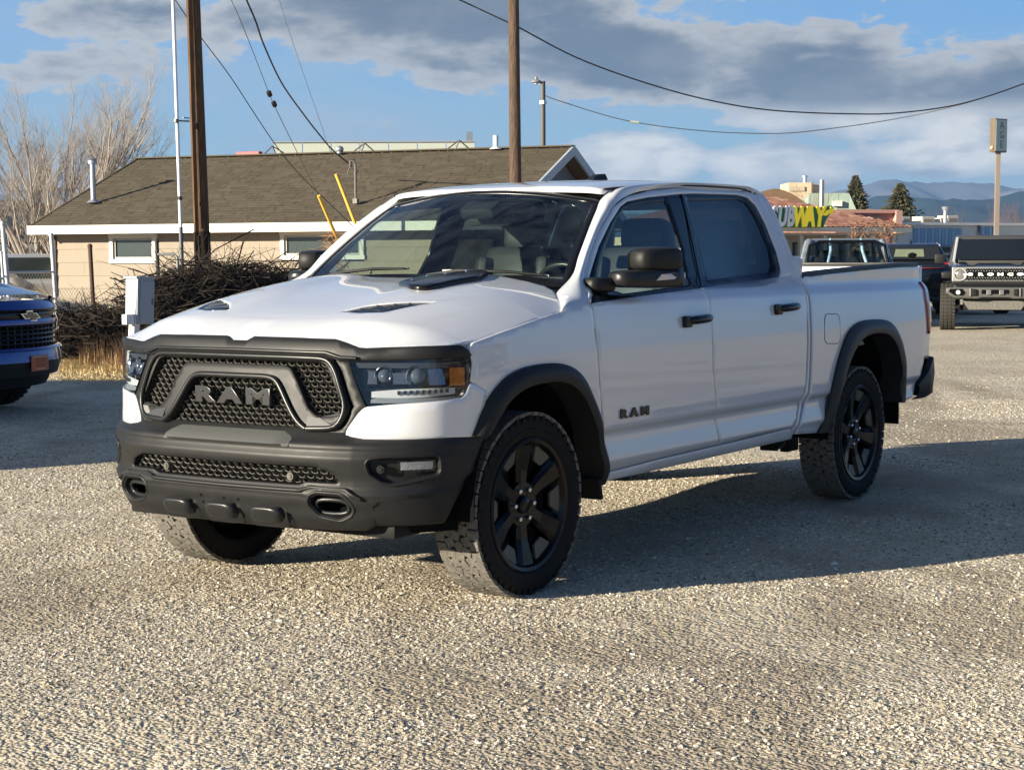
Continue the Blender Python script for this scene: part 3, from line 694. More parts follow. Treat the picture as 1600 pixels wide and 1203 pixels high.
def seat(x, y, w=.50):
    s0 = MB(); s0.box((x,y,.93), (.52,w,.17), (0,-.08,0), .06); sb = s0.build('seat_cushion', m_seat, truck, smooth=50)
    s0 = MB(); s0.box((x-.30,y,1.22), (.16,w*.92,.62), (0,-.20,0), .07)
    for g in (1,-1): s0.box((x-.23,y+g*w*.40,1.22), (.14,.09,.50), (0,-.20,0), .04)
    s0.build('seat_back', m_seat, truck, smooth=50)
    s0 = MB(); s0.box((x-.385,y,1.585), (.10,.27,.17), (0,-.1,0), .045); s0.tube([(x-.36,y-.07,1.45),(x-.38,y-.07,1.55)], .008, 6); s0.tube([(x-.36,y+.07,1.45),(x-.38,y+.07,1.55)], .008, 6); s0.build('headrest', m_seat, truck, smooth=50)
for y in (.38, -.38): seat(-1.62, y)
for y in (.42, 0, -.42): seat(-2.42, y, .42)
# mirrors, folded back against the doors
for sg in (1, -1):
    pv = np.array([-.64, .885]); ua = np.array([-.955, .297]); wa = np.array([.297, .955])
    def loc(a, b, z): p = pv + ua*a + wa*b; return (p[0], sg*p[1], z)
    def sup(q, a, da, b, db, z, dz, e=.5, n=16, m=10, taper=0.0):
        vs = []; fs = []; f = lambda t, e_: math.copysign(abs(t)**e_, t)
        for i in range(m+1):
            ph = -PI/2 + PI*i/m
            for k in range(n):
                th = 2*PI*k/n; aa = f(math.cos(ph), e)*f(math.cos(th), e); tt = 1 - taper*max(0, -aa)
                vs.append(loc(a + da/2*aa, b + db/2*f(math.cos(ph), e)*f(math.sin(th), e)*tt, z + dz/2*f(math.sin(ph), e)*tt))
        for i in range(m):
            for k in range(n): fs.append((i*n+k, i*n+(k+1) % n, (i+1)*n+(k+1) % n, (i+1)*n+k))
        q.add(vs, fs)
    q = MB(); sup(q, .335, .270, .050, .14, 1.450, .112, .42, taper=.12); mh = q.build('mirror', mat('mirror_cap_satin', (.016,.016,.0155), .52, spec=.28), truck, smooth=50)
    q = MB(); sup(q, .275, .420, .050, .145, 1.360, .088, .38, taper=.12); q.build('mirror_base', m_plastic_lt, mh, smooth=50)
    q = MB(); sup(q, .02, .16, .0, .10, 1.335, .07, .5); q.build('mirror_arm', m_plastic, mh, smooth=50)
    q = MB(); fr_ = [(.265,1.352),(.300,1.380),(.440,1.390),(.472,1.386),(.472,1.366),(.435,1.360)]
    for d in (.128, .10): q.add([loc(a, d - .02*max(0, a-.40)/.07, z) for a, z in fr_], [])
    q.f += [(0,1,2,3,4,5), (6,7,8,9,10,11)] + [(i, (i+1) % 6, 6+(i+1) % 6, 6+i) for i in range(6)]; q.mi += [0]*8
    q.build('mirror_indicator', mat('indicator_lens', (.62,.55,.54), .12, spec=.7, coat=1), mh)
    q = MB(); q.add([loc(.22, -.02, 1.34), loc(.44, -.02, 1.34), loc(.44, -.02, 1.48), loc(.22, -.02, 1.48)], [(0,1,2,3)]); q.build('mirror_glass', m_chrome, mh)
# door handles
for sg, pr in ((1, 0), (-1, 1)):
    for dpart, x0, x1, z in ((dF, -1.285, -1.58, 1.150), (dR, -2.34, -2.645, 1.182)):
        q = MB(); pts = [S(s_of_x(x), z + .0015*k) for k, x in enumerate(np.linspace(x0, x1, 7))]
        pts = [(p[0], sg*(p[1] + o), p[2]) for p, o in zip(pts, (.004,.022,.030,.032,.030,.022,.004))]
        q.tube(pts, [.014,.020,.022,.022,.022,.021,.016], 8); p = S(s_of_x(x0-.03), z-.004); q.box((p[0], sg*(p[1]+.012), p[2]), (.07,.03,.058), None, .012); q.build('handle', m_black_gloss, dpart[pr], smooth=50)
# wheel arch flares: swept section along the outline
def flare(outl, inl, m, name):
    o = dens3([S(s_of_x(x), z) for x, z in outl], 4); i_ = dens3([S(s_of_x(x), z) for x, z in inl], 4)
    for sg in (1, -1):
        rows = []
        for a, b in zip(o, i_):
            row = [a + np.array([0,-.004,0]), a + np.array([0,.018,0]), a*.72 + b*.28 + np.array([0,.036,0]), a*.4+b*.6 + np.array([0,.044,0]), b + np.array([0,.036,0]), b + np.array([0,.010,0]), b + np.array([0,-.10,0])]
            rows.append([r*np.array([1,sg,1]) for r in row])
        q = MB(); q.grid(rows); q.build(name, m, truck, smooth=42)
fo = [(.455,.735),(.400,.835),(.335,.912),(.239,.972),(.109,1.002),(-.065,1.008),(-.215,.985),(-.322,.93),(-.400,.845),(-.470,.738),(-.535,.624),(-.575,.515),(-.592,.425)]
fi = [(.385,.735),(.325,.808),(.262,.868),(.170,.910),(.070,.926),(-.064,.930),(-.180,.910),(-.275,.862),(-.350,.785),(-.415,.69),(-.470,.60),(-.510,.51),(-.525,.425)]
flare(fo, fi, m_flare, 'wheel_flare')
ro_ = [(-3.0,.452),(-3.055,.57),(-3.108,.735),(-3.195,.890),(-3.305,1.010),(-3.46,1.068),(-3.646,1.083),(-3.843,1.078),(-3.985,1.052),(-4.10,.992),(-4.18,.905),(-4.235,.80),(-4.265,.685),(-4.27,.545)]
ri = [(-3.085,.452),(-3.14,.565),(-3.20,.715),(-3.29,.850),(-3.41,.945),(-3.54,.990),(-3.68,1.001),(-3.82,.995),(-3.945,.965),(-4.04,.905),(-4.10,.83),(-4.145,.74),(-4.175,.64),(-4.19,.545)]
flare(ro_, ri, mat('flare_plastic_rear', (.022,.023,.022), .45, spec=.35), 'wheel_flare')
# bed side
bs = [(-2.845,1.345),(-3.20,1.368),(-3.633,1.388),(-4.2,1.402),(-4.62,1.408),(-4.74,1.392),(-4.80,1.36),(-4.815,1.30),(-4.80,1.0),(-4.79,.80),(-4.66,.795),(-4.60,.70),(-4.50,.56),(-4.28,.545)]
bs += [(-4.255,.685),(-4.215,.80),(-4.155,.885),(-4.08,.96),(-3.97,1.02),(-3.83,1.045),(-3.65,1.052),(-3.48,1.037),(-3.34,.985),(-3.24,.88),(-3.15,.735),(-3.09,.57),(-3.03,.452)]
bs += [(-2.692,.472),(-2.72,.545),(-2.802,.655),(-2.812,.74),(-2.818,.836),(-2.820,.926),(-2.820,1.0),(-2.825,1.133),(-2.840,1.268)]
bed = both('bed_side', sx(bs), S, m_white, rows=ROWS, res=.026, thick=.04, gap=.001, ref=(-3.8,0,.8), dres=.03)
fuel = rounded([(-2.995,1.105),(-3.02,1.134),(-3.187,1.131),(-3.212,1.105),(-3.212,.985),(-3.180,.959),(-3.010,.968),(-2.985,.993)], .012, 2)
fq = panel('fuel_door', sx(fuel), S, m_white, bed[0], res=.03, thick=.0, edge=.001, lift=.0012, ref=(-3.8,0,.8))
q = MB(); pp = S(s_of_x(fuel[:,0]), fuel[:,1]); pp[:,1] += .0005; q.tube(list(pp) + [pp[0]], .0022, 5, False); q.build('fuel_door_gap', m_dark, fq)
for sg in (1, -1):
    q = MB(); xs = np.linspace(-2.85, -4.72, 20); pp = S(s_of_x(xs), 1.352 + .053*np.clip((-xs-2.85)/1.5, 0, 1)**.7); rows = []
    for p in pp:
        rows.append([(p[0], sg*(p[1]+.004), p[2]-.012), (p[0], sg*(p[1]+.000), p[2]+.010), (p[0], sg*(p[1]-.02), p[2]+.016), (p[0], sg*(p[1]-.085), p[2]+.012), (p[0], sg*(p[1]-.09), p[2]-.03)])
    q.grid(rows); q.build('bed_rail_cap', m_plastic, truck, smooth=50)
q = MB()
for sg in (1, -1): q.box((-3.80, sg*.80, 1.14), (1.92,.04,.46), None, .01)
q.box((-3.8,0,.93), (1.92,1.6,.03)); q.box((-2.87,0,1.12), (.04,1.7,.44), None, .01); q.build('cargo_bed', m_white, truck)
q = MB(); q.box((-4.835,0,1.10), (.06,1.76,.60), None, .02); tg = q.build('tailgate', m_white, truck, smooth=40)
q = MB(); q.box((-4.835,0,1.41), (.075,1.70,.025), None, .008); q.build('tailgate_cap', m_plastic, tg, smooth=40)
# cab back with window
q = MB(); q.add([(-2.87,.86,1.30),(-2.87,-.86,1.30),(-2.89,-.84,1.42),(-2.89,.84,1.42)], [(0,1,2,3)])
q.add([(-2.87,.86,.60),(-2.87,-.86,.60),(-2.87,-.86,1.30),(-2.87,.86,1.30)], [(0,1,2,3)])
for sg in (1, -1): q.add([(-2.89,sg*.84,1.42),(-2.89,sg*.62,1.42),(-2.87,sg*.52,1.74),(-2.85,sg*.61,1.79),(-2.87,sg*.70,1.72)], [(0,1,2,3,4)])
q.add([(-2.87,.52,1.74),(-2.87,-.52,1.74),(-2.86,-.60,1.80),(-2.86,.60,1.80)], [(0,1,2,3)]); q.build('cab_back', m_white, truck)
q = MB(); q.add([(-2.89,.62,1.42),(-2.89,-.62,1.42),(-2.87,-.52,1.74),(-2.87,.52,1.74)], [(0,1,2,3)]); q.build('back_window', m_side, truck)
# tail lamps
tl = [(-4.705,1.290),(-4.76,1.285),(-4.80,1.20),(-4.80,1.0),(-4.785,.965),(-4.735,.960),(-4.715,1.05),(-4.700,1.2)]
both('tail_lamp', sx(tl), S, m_red, res=.04, thick=.02, lift=.010, edge=.006, ref=(-3.8,0,.8))
# rear bumper
for sg in (1, -1):
    q = MB(); sec = [(-.0,.79),(.012,.80),(.0,.565),(-.03,.53)]
    pth = [(-4.56,.975),(-4.70,.992),(-4.83,.975),(-4.92,.92),(-4.955,.83),(-4.96,.45)]; rows = []
    for k, (x, y) in enumerate(pth):
        t_ = max(0, 1-k/2.0); zt = .80 - .17*t_; zb = .535 - .0*t_
        nx, ny = (0, 1) if k == 0 else ((-.3,.95) if k == 1 else ((-.7,.7) if k < 4 else (-1,0)))
        rows.append([(x-nx*.03, sg*(y-ny*.03), zt+.005), (x+nx*.004, sg*(y+ny*.004), zt), (x+nx*.014, sg*(y+ny*.014), (zt+zb)/2+.03), (x, sg*y, zb+.03), (x-nx*.05, sg*(y-ny*.05), zb)])
    q.grid(rows); q.build('rear_bumper_corner', m_plastic, truck, smooth=50)
q = MB(); q.box((-4.92,0,.68), (.06,1.2,.20), None, .02); q.build('rear_bumper', m_plastic, truck)

# ---- front face ----------------------------------------------------------
q = MB(); ss, zz = np.meshgrid(np.linspace(-1.13,1.13,50), np.linspace(.70,1.105,12), indexing='ij'); P = S(ss, zz); 
for i in range(50):
    n_ = np.array(Cn(ss[i,0])); P[i,:,0] -= n_[0]*.075; P[i,:,1] -= n_[1]*.075
q.grid(P); q.build('grille_backing', m_dark, truck)
brow = [(0,1.114),(.045,1.114),(.078,1.131),(.30,1.130),(.505,1.127),(.552,1.116),(.619,1.096),(.651,1.094),(.901,1.103),(1.049,1.105),(1.073,1.101),(1.101,1.083),(1.118,1.066),(.90,1.060),(.575,1.050),(.53,1.052),(.475,1.067),(0,1.070)]
fr_ref = (.2,0,.8)
panel('grille_top_bar', mirror_pts(brow), S, m_plastic, truck, res=.025, thick=.05, edge=.005, lift=.010, ref=fr_ref, bulge=lambda V: .012*np.exp(-((V[:,1]-1.082)/.012)**2)*(np.abs(V[:,0]) < .56))
g_out = [(0,1.066),(.30,1.066),(.464,1.064),(.503,1.051),(.536,1.006),(.561,.937),(.590,.866),(.582,.838),(.560,.798),(.543,.771),(.40,.764),(.366,.775),(.318,.830),(.242,.946),(.220,.962),(.19,.966),(0,.966)]
m1 = [(0,1.046),(.44,1.044),(.476,1.032),(.503,.987),(.527,.940),(.568,.865),(.560,.840),(.548,.824),(.462,.816),(.440,.823),(.400,.851),(.335,.962),(.300,1.010),(.268,1.020),(0,1.020)]
fr = panel('grille_frame', rounded(mirror_pts(g_out), .012, 2), S, m_plastic, truck, res=.02, thick=.050, edge=.003, lift=.006, holes=[rounded(mirror_pts(m1), .012, 2)], ref=fr_ref, dres=.02)
def lip(name, pts, r, d, m, closed=True, par=fr):
    pts = dens(pts, .03, closed); pts = np.vstack([pts, pts[:1]]) if closed else pts
    for _ in range(2): 
        p2 = pts.copy(); p2[1:-1] = (pts[:-2] + 2*pts[1:-1] + pts[2:])/4; pts = p2
    P = S(pts[:,0], pts[:,1]); nx, ny = Cn(pts[:,0]); P[:,0] += nx*d; P[:,1] += ny*d
    q = MB(); q.tube(P, r, 8, not closed); return q.build(name, m, par, smooth=60)
lip('grille_lip', [(u, v) for u, v in offset(dens(rounded([p for p in mirror_pts(g_out[:10])], .015, 3), .03), .010)][:], .0105, .012, m_plastic_lt) if False else None
outer_path = [(-.40,.772),(-.541,.778),(-.572,.838),(-.580,.866),(-.551,.937),(-.527,1.004),(-.496,1.046),(-.462,1.056),(-.30,1.058),(0,1.058),(.30,1.058),(.462,1.056),(.496,1.046),(.527,1.004),(.551,.937),(.580,.866),(.572,.838),(.541,.778),(.40,.772)]
lip('grille_lip', outer_path, .011, .012, m_plastic_lt, False)
inner_path = [(-.40,.772),(-.372,.782),(-.325,.836),(-.249,.952),(-.224,.970),(-.19,.976),(0,.976),(.19,.976),(.224,.970),(.249,.952),(.325,.836),(.372,.782),(.40,.772)]
lip('grille_lip', inner_path, .012, .014, m_plastic_lt, False)
for sg in (1, -1):
    q = MB(); c_ = [(.405,.778),(.535,.782),(.556,.826),(.548,.838),(.462,.820),(.395,.845)]; f_, b2 = [], []
    for (u, v), d in zip(c_, (.012,.012,.010,-.008,-.012,-.004)):
        p = S(u, v); nx, ny = Cn(u); f_.append((p[0]+nx*(d+.004), sg*(p[1]+ny*(d+.004)), p[2])); b2.append((p[0]-.03, sg*p[1], p[2]))
    q.add(f_ + b2, [tuple(range(6))] + [(i, (i+1) % 6, 6+(i+1) % 6, 6+i) for i in range(6)]); q.build('grille_foot', mat('foot_satin', (.045,.047,.048), .34, spec=.5), fr)
# side infill between grille frame and lamp
inf = [(.475,1.064),(.53,1.049),(.575,1.047),(.600,.985),(.640,.90),(.662,.862),(.636,.841),(.588,.772),(.581,.750),(.60,.735),(.50,.735),(.50,.76),(.56,.775),(.61,.866),(.575,.937),(.55,1.006),(.51,1.06)]
both('grille_side_trim', inf, S, m_plastic, res=.025, thick=.04, lift=-.004, ref=fr_ref)
# honeycomb mesh: every ring built, joined per opening
def honey(name, region, du=.043, dv=.0205, depth=-.030, Sf=S, clip=None):
    q = MB(); reg = np.array(region); lo, hi = reg.min(0), reg.max(0); r = 0; v = lo[1]
    while v < hi[1] + dv:
        u = -math.ceil(hi[0]/du)*du + (du/2 if r % 2 else 0)
        while u < hi[0] + du:
            c = np.array([[u, v]])
            if inside(reg, c)[0] and (clip is None or clip(u, v)):
                ring = [(u + du*.47*math.cos(a), v + dv*.60*math.sin(a)) for a in (PI*k/3 + .35 for k in range(6))]
                P0 = [Sf(a, b) for a, b in ring]; nx, ny = Cn(u); nn = np.array([nx, ny, 0.]); ci = Sf(u, v)
                vs = []
                for k, p in enumerate(P0):
                    pin = ci + (p-ci)*.70; tilt = .010 if math.sin(PI*k/3+.35) > 0 else 0
                    vs += [p + nn*(depth+.003+tilt), pin + nn*(depth+tilt*.6), pin + nn*(depth-.012)]
                q.add(vs, [(3*k, 3*((k+1) % 6), 3*((k+1) % 6)+1, 3*k+1) for k in range(6)] + [(3*k+1, 3*((k+1) % 6)+1, 3*((k+1) % 6)+2, 3*k+2) for k in range(6)])
            u += du
        v += dv; r += 1
    return q.build(name, m_mesh, truck, kind='stuff')
m_mesh = mat('mesh_black', (.105,.10,.088), .36, spec=.5)
honey('grille_mesh', offset(rounded(mirror_pts(m1), .012, 2), -.012))
op = [(0,.976),(.215,.972),(.235,.960),(.372,.770),(.36,.745),(0,.745)]
honey('grille_mesh', mirror_pts(op), depth=-.022)
# lettering on the grille and on the doors
for k, (ch, u) in enumerate((('R',-.150),('A',-.003),('M',.152))):
    p = S(u, .888); nx, ny = Cn(u); nn = Vector((nx, ny, .10)).normalized(); p = Vector(p) + nn*.012; ex = Vector((-ny, nx, 0))
    text_obj('grille_letter', ch, .083, m_letter, truck, frame_mtx(p, ex, Vector((0,0,1))), extrude=.010, bold=.0042, sx=2.0, bevel=.0022)
for sg, dd in ((1, dF[0]), (-1, dF[1])):
    for ch, x in (('R',-.690),('A',-.788),('M',-.890)):
        p = S(s_of_x(x), .740 - .0*x); text_obj('door_letter', ch, .056, m_badge, dd, frame_mtx((p[0], sg*(p[1]+.006), p[2]), (-sg, 0, -.02), (0,.05*sg,1)), extrude=.003, bold=.0028, sx=1.8)
# ledge above the bumper face with sun and sky brightness in its colour, ridge and ribs on the lower valance
def bpt(u, z, d):
    p = B(u, z); nx, ny = Cn(u); return np.array([p[0]+nx*d, p[1]+ny*d, p[2]])
q = MB(); rows = []
for u in np.linspace(-.345, .345, 25):
    e = max(0, abs(u)-.29)/.055; rows.append([bpt(u, .760 - .02*e, -.006), bpt(u, .748 - .02*e, .012*(1-e)), bpt(u, .722, .034*(1-e)+.002), bpt(u, .712, .036*(1-e)), bpt(u, .700, .006)])
q.grid(rows); q.build('bumper_ledge', mat('ledge_sunlit', (.105,.107,.10), .36, spec=.5), truck, smooth=35)
for c in (0, .245, -.245):
    q = MB(); vs = []; fs = []; n, m = 20, 7
    for i in range(m):
        t = i/(m-1); k = math.cos(t*PI/2)**.55 if i < m-1 else .0; d = .034*math.sin(t*PI/2)
        sc_ = 1 - .42*t**2.2
        for j in range(n):
            a = 2*PI*j/n; f = lambda v: math.copysign(abs(v)**.55, v)
            vs.append(tuple(bpt(c + .082*sc_*f(math.cos(a)), .416 + .040*sc_*f(math.sin(a)), .030 + d - .006)))
    for i in range(m-1):
        for j in range(n): fs.append((i*n+j, i*n+(j+1) % n, (i+1)*n+(j+1) % n, (i+1)*n+j))
    fs.append(tuple(range((m-1)*n, m*n))); q.add(vs, fs); q.build('bumper_rib', m_plastic_lt, truck, smooth=60)
# headlamps
hl = [(.578,1.046),(.90,1.056),(1.115,1.062),(1.122,1.033),(1.111,.963),(1.090,.909),(1.067,.894),(.977,.886),(.779,.874),(.676,.866),(.660,.880),(.612,.975)]
hlr = rounded(hl, .012, 2)
for sg in (1, -1):
    f = sg < 0
    base = panel('headlamp', hlr, S, m_lamp_in, truck, res=.03, thick=.0, lift=-.055, ref=fr_ref, flip_y=f)
    rimq = MB(); pp = S(hlr[:,0], hlr[:,1]); nn = np.stack([*Cn(hlr[:,0]), 0*hlr[:,0]], -1); rows = [[(p - n_*.060)*np.array([1,sg,1]), (p + n_*.001)*np.array([1,sg,1])] for p, n_ in zip(pp, nn)]; rows.append(rows[0]); rimq.grid(rows); rimq.build('lamp_housing', m_lamp_in, base)
    panel('lamp_lens', offset(dens(hlr, .05), .002), S, m_clear, base, res=.05, thick=0, lift=.003, ref=fr_ref, flip_y=f)
    def on(u, z, d): 
        p = S(u, z); nx, ny = Cn(u); return Vector((p[0]+nx*d, sg*(p[1]+ny*d), p[2])), Vector((nx, sg*ny, 0))
    for u, z, r_ in ((.735,.985,.034),(.885,.985,.040)):
        c, n_ = on(u, z, -.035); R_ = n_.to_track_quat('Z', 'Y').to_matrix(); q = MB()
        q.lathe([(r_*1.25,.004),(r_*1.15,.010),(r_*.95,-.005),(r_*.9,-.02)], 24, c=c, R=R_); q.build('projector_ring', m_chrome, base, smooth=40)
        q = MB(); q.lathe([(.0005,.022),(r_*.5,.017),(r_*.85,.002),(r_*.9,-.02)], 24, c=c, R=R_); q.build('projector_lens', mat('projector', (.12,.14,.17), .05, spec=.9, coat=1), base, smooth=60)
    q = MB(); rows = []
    for u in np.linspace(.68, 1.05, 26):
        zc = .913 + .012*(u-.68)/.4; w_ = .012 + .006*math.sin((u-.68)/.37*PI)
        a, n_ = on(u, zc+w_, -.018); b, _ = on(u, zc-w_, -.018); c, _ = on(u, zc-w_, -.045); rows.append([a, b, c])
    q.grid(rows); q.build('running_light', m_drl, base)
    for k in range(9):
        u = .80 + k*.026; c, n_ = on(u, .917 + .012*(u-.68)/.4, -.012); R_ = n_.to_track_quat('Z', 'Y').to_matrix(); q = MB(); q.box(c, (.011,.016,.010), R_, .002); q.build('running_light_segment', m_lamp_in, base)
    q = MB(); rows = []
    for u in np.linspace(1.02, 1.095, 5): a, _ = on(u, 1.018, -.012); b, _ = on(u, .945, -.012); rows.append([a, b])
    q.grid(rows); q.build('amber_reflector', m_amber, base)
    q = MB(); rows = []
    for u in np.linspace(.68, 1.075, 16): a, _ = on(u, .900 - .006*(u < .7), -.012); b, _ = on(u, .880, -.006); rows.append([a, b])
    q.grid(rows); q.build('lamp_lower_trim', mat('frosted_trim', (.30,.33,.34), .35), base)
    for u0, u1, z0, z1 in ((.775,.845,1.0,.955),(.93,.995,1.015,.95),(.66,.695,1.005,.955)):
        q = MB(); rows = []
        for u in np.linspace(u0, u1, 5): t_ = (u-u0)/(u1-u0); a, _ = on(u, z0, -.030); b, _ = on(u + .01*t_, z1, -.018); rows.append([a, b])
        q.grid(rows); q.build('reflector', mat('lamp_reflector', (.40,.42,.43), .22, metal=.9), base)
    q = MB(); a, n_ = on(.90, .952, -.035); b, _ = on(.66, .950, -.035); c, _ = on(1.08,.938,-.03); q.tube([b, a, c], .010, 6); q.build('lamp_divider', m_black_gloss, base)
    q = MB(); rows = []
    for u in np.linspace(.60, 1.08, 14): a, _ = on(u, 1.040, -.02); b, _ = on(u, 1.018, -.03); rows.append([a, b])
    q.grid(rows); q.build('lamp_upper_trim', mat('lamp_trim_grey', (.13,.15,.18), .3, metal=.5), base)
# front bumper
bt = [(0,.775),(.33,.775),(.55,.772),(.60,.745),(.66,.737),(.792,.735),(.995,.735),(1.225,.735)]
bb = [(1.186,.712),(1.142,.61),(1.10,.546),(.992,.385),(.712,.368),(.392,.356),(.045,.352),(0,.352)]
lg = [(0,.624),(.440,.627),(.489,.624),(.548,.600),(.572,.564),(.560,.556),(.422,.556),(.390,.542),(0,.541)]
fog = [(.680,.639),(.690,.659),(.747,.667),(.945,.669),(.957,.654),(.960,.606),(.950,.590),(.774,.557),(.739,.565),(.690,.600)]
tow = [(.452,.500),(.481,.516),(.588,.513),(.630,.467),(.621,.436),(.575,.413),(.487,.428),(.448,.470)]
fogr, towr = rounded(fog, .012, 3), rounded(tow, .015, 3)
def blip(name, pts, r, d, par, closed=True, m=m_plastic):
    pts = dens(pts, .025, closed); pts = np.vstack([pts, pts[:1]]) if closed else pts
    q = MB(); q.tube([bpt(u, z, d) for u, z in pts], r, 8, not closed); return q.build(name, m, par, smooth=60)
neg = lambda P_: [(-u, v) for u, v in P_[::-1]]
def bump_b(V):
    r = np.zeros(len(V))
    for c in (0, .245, -.245):
        d = np.maximum(np.abs(V[:,0]-c)/.082, np.abs(V[:,1]-.412)/.036); r += .040*np.clip((1.22-d)/.35, 0, 1)
    for c in (1, -1):
        q_ = np.array(towr)*np.array([c, 1]); dd = dist_poly(q_, V); r += .018*np.clip(1 - np.abs(dd-.012)/.03, 0, 1)
        q_ = np.array(fogr)*np.array([c, 1]); dd = dist_poly(q_, V); r += .006*np.clip(1 - np.abs(dd-.006)/.012, 0, 1)
    dd = dist_poly(lgr, V); r += .007*np.clip(1 - np.abs(dd-.008)/.014, 0, 1)
    # crisp shelf over the centre
    # lower corner step
    st_ = np.clip((np.abs(V[:,0])-.66)/.05, 0, 1)*np.clip((.50 + .22*(np.abs(V[:,0])-.70) - V[:,1])/.035, 0, 1); st_ = st_*st_*(3-2*st_); r -= .024*st_
    return r
lgr = rounded(mirror_pts(lg), .01, 2)
panel('front_bumper', mirror_pts(bt + bb), B, m_plastic, truck, res=.0135, thick=.05, edge=.004, holes=[lgr, fogr, neg(fogr), towr, neg(towr)], ref=fr_ref, bulge=bump_b, dres=.02)
honey('bumper_mesh', lgr, depth=-.028, Sf=B)
for sg in (1, -1):
    blip('tow_bezel', [(sg*u, v) for u, v in offset(dens(towr, .03), -.008)], .0075, .012, truck)
    blip('fog_bezel', [(sg*u, v) for u, v in offset(dens(fogr, .03), -.004)], .0055, .003, truck)
rdg = [(-.66,.50),(-.60,.535),(-.45,.540),(-.405,.526),(0,.524),(.405,.526),(.45,.540),(.60,.535),(.66,.50)]
blip('bumper_ridge', rdg, .009, .008, truck, False)

pth = [(-.62,1.060),(-.545,1.062),(-.478,1.080),(0,1.083),(.478,1.080),(.545,1.062),(.62,1.060)]; pth = dens(pth, .03, False); q = MB(); rows = []
for u, z in pth: 
    p = S(u, z); nx, ny = Cn(u); rows.append([p[0]+nx*.020, p[1]+ny*.020, z])
q.tube(rows, .008, 8); q.build('top_bar_ridge', m_plastic_lt, truck, smooth=60)
q = MB(); ss, zz = np.meshgrid(np.linspace(-1.12,1.12,50), np.linspace(.34,.73,10), indexing='ij'); P = B(ss, zz)
for i in range(50):
    n_ = np.array(Cn(ss[i,0])); P[i,:,0] -= n_[0]*.085; P[i,:,1] -= n_[1]*.085
q.grid(P); q.build('bumper_backing', m_dark, truck)
for sg in (1, -1):
    def onb(u, z, d):
        p = B(u, z); nx, ny = Cn(u); return Vector((p[0]+nx*d, sg*(p[1]+ny*d), p[2])), Vector((nx, sg*ny, 0))
    fg = panel('fog_lamp', fogr, B, m_plastic, truck, res=.03, thick=0, lift=-.032, ref=fr_ref, flip_y=sg < 0)
    q = MB(); rows = []
    for u in np.linspace(.805, .935, 8): a, _ = onb(u, .646, -.016); b, _ = onb(u, .614, -.016); rows.append([a, b])
    q.grid(rows); q.build('fog_lamp_reflector', mat('fog_reflector', (.75,.76,.76), .25, metal=.5, bump=(60, .8, .01)), fg)
    q = MB(); rows = []
    for u in np.linspace(.795, .945, 8): a, _ = onb(u, .652, -.010); b, _ = onb(u, .606, -.010); rows.append([a, b])
    q.grid(rows); q.build('fog_lamp_lens', m_clear, fg)
    for u, z, par in ((.731,.619,fg), (.345,.577,truck)):
        c, n_ = onb(u, z, -.012); R_ = n_.to_track_quat('Z', 'Y').to_matrix(); q = MB(); q.lathe([(.0005,.014),(.008,.014),(.010,.010),(.016,.010),(.019,.0),(.019,-.03)], 20, c=c, R=R_); q.build('parking_sensor', m_plastic_lt if par is fg else m_gun, par, smooth=40)
    # tow hook: a closed steel loop in the recess
    q = MB(); lp = []
    for a in np.linspace(0, 2*PI, 17)[:-1]: c, _ = onb(.535 + .072*math.copysign(abs(math.cos(a))**.7, math.cos(a)), .462 + .030*math.copysign(abs(math.sin(a))**.7, math.sin(a)), -.018); lp.append(c)
    q.tube(lp + [lp[0]], .010, 8, False); q.build('tow_hook', m_plastic_lt, truck, smooth=60)
for u, z in ((-.13,.470),(.0,.466),(-.125,.440),(.02,.436),(.08,.466)):
    p = B(u, z); q = MB(); q.lathe([(.0005,0),(.006,0)], 10, c=(p[0]+.003,p[1],p[2]), axis='x'); q.build('plate_hole', m_dark, truck)
# air dam and chassis
q = MB(); q.box((.62,0,.36), (.20,1.5,.07), None, .02); q.build('skid_plate', m_under, truck, smooth=30)
q = MB()
for y in (.42,-.42): q.box((-2.2,y,.50), (5.2,.09,.14), None, .01)
for x in (-.6,-1.5,-2.4,-3.2,-4.3): q.box((x,0,.50), (.09,.85,.09))
q.box((-1.6,0,.44), (1.3,.42,.12), None, .03); q.box((-2.6,.30,.44), (.9,.30,.12), None, .03)
q.tube([(-1.2,-.30,.40),(-3.0,-.34,.40),(-4.7,-.55,.45)], .04, 10)
q.build('chassis', m_under, truck, smooth=30)
q = MB(); q.tube([(-3.672,-.80,.405),(-3.672,.80,.405)], .045, 12); q.ball((-3.672,.05,.405), .14, 14, 8); q.box((-3.672,.48,.33), (.16,.05,.14)); q.build('rear_axle', m_under, truck, smooth=40)
q = MB(); q.tube([(0,-.80,.38),(0,.80,.38)], .035, 10); q.box((-.02,.62,.33), (.30,.30,.05), None, .02); q.box((-.02,-.62,.33), (.30,.30,.05), None, .02); q.box((0,0,.42), (.5,.8,.16), None, .04); q.build('front_suspension', m_under, truck, smooth=40)
q = MB()
for y in (.68,): 
    for k in range(5): q.box((-2.66-.02*k, .86-.02*k, .44-.012*k), (.03,.10,.05))
q.build('step_bracket', m_under, truck)
# mud flaps behind the front wheels
for sg in (1, -1):
    q = MB(); q.box((-.515, sg*.93, .41), (.02,.12,.10), (0,.25,0), .006); q.build('mud_flap', m_under, truck)
W0 = make_wheel()
for k, (x, sg) in enumerate(((0,1),(-3.672,1),(0,-1),(-3.672,-1))):
    w_ = W0 if k == 0 else copy_tree(W0)
    w_.parent = truck; w_.location = (x, sg*.832, .396); w_.rotation_euler = (0, .3*k, (0 if sg > 0 else PI) - (.03 if x == 0 else 0))
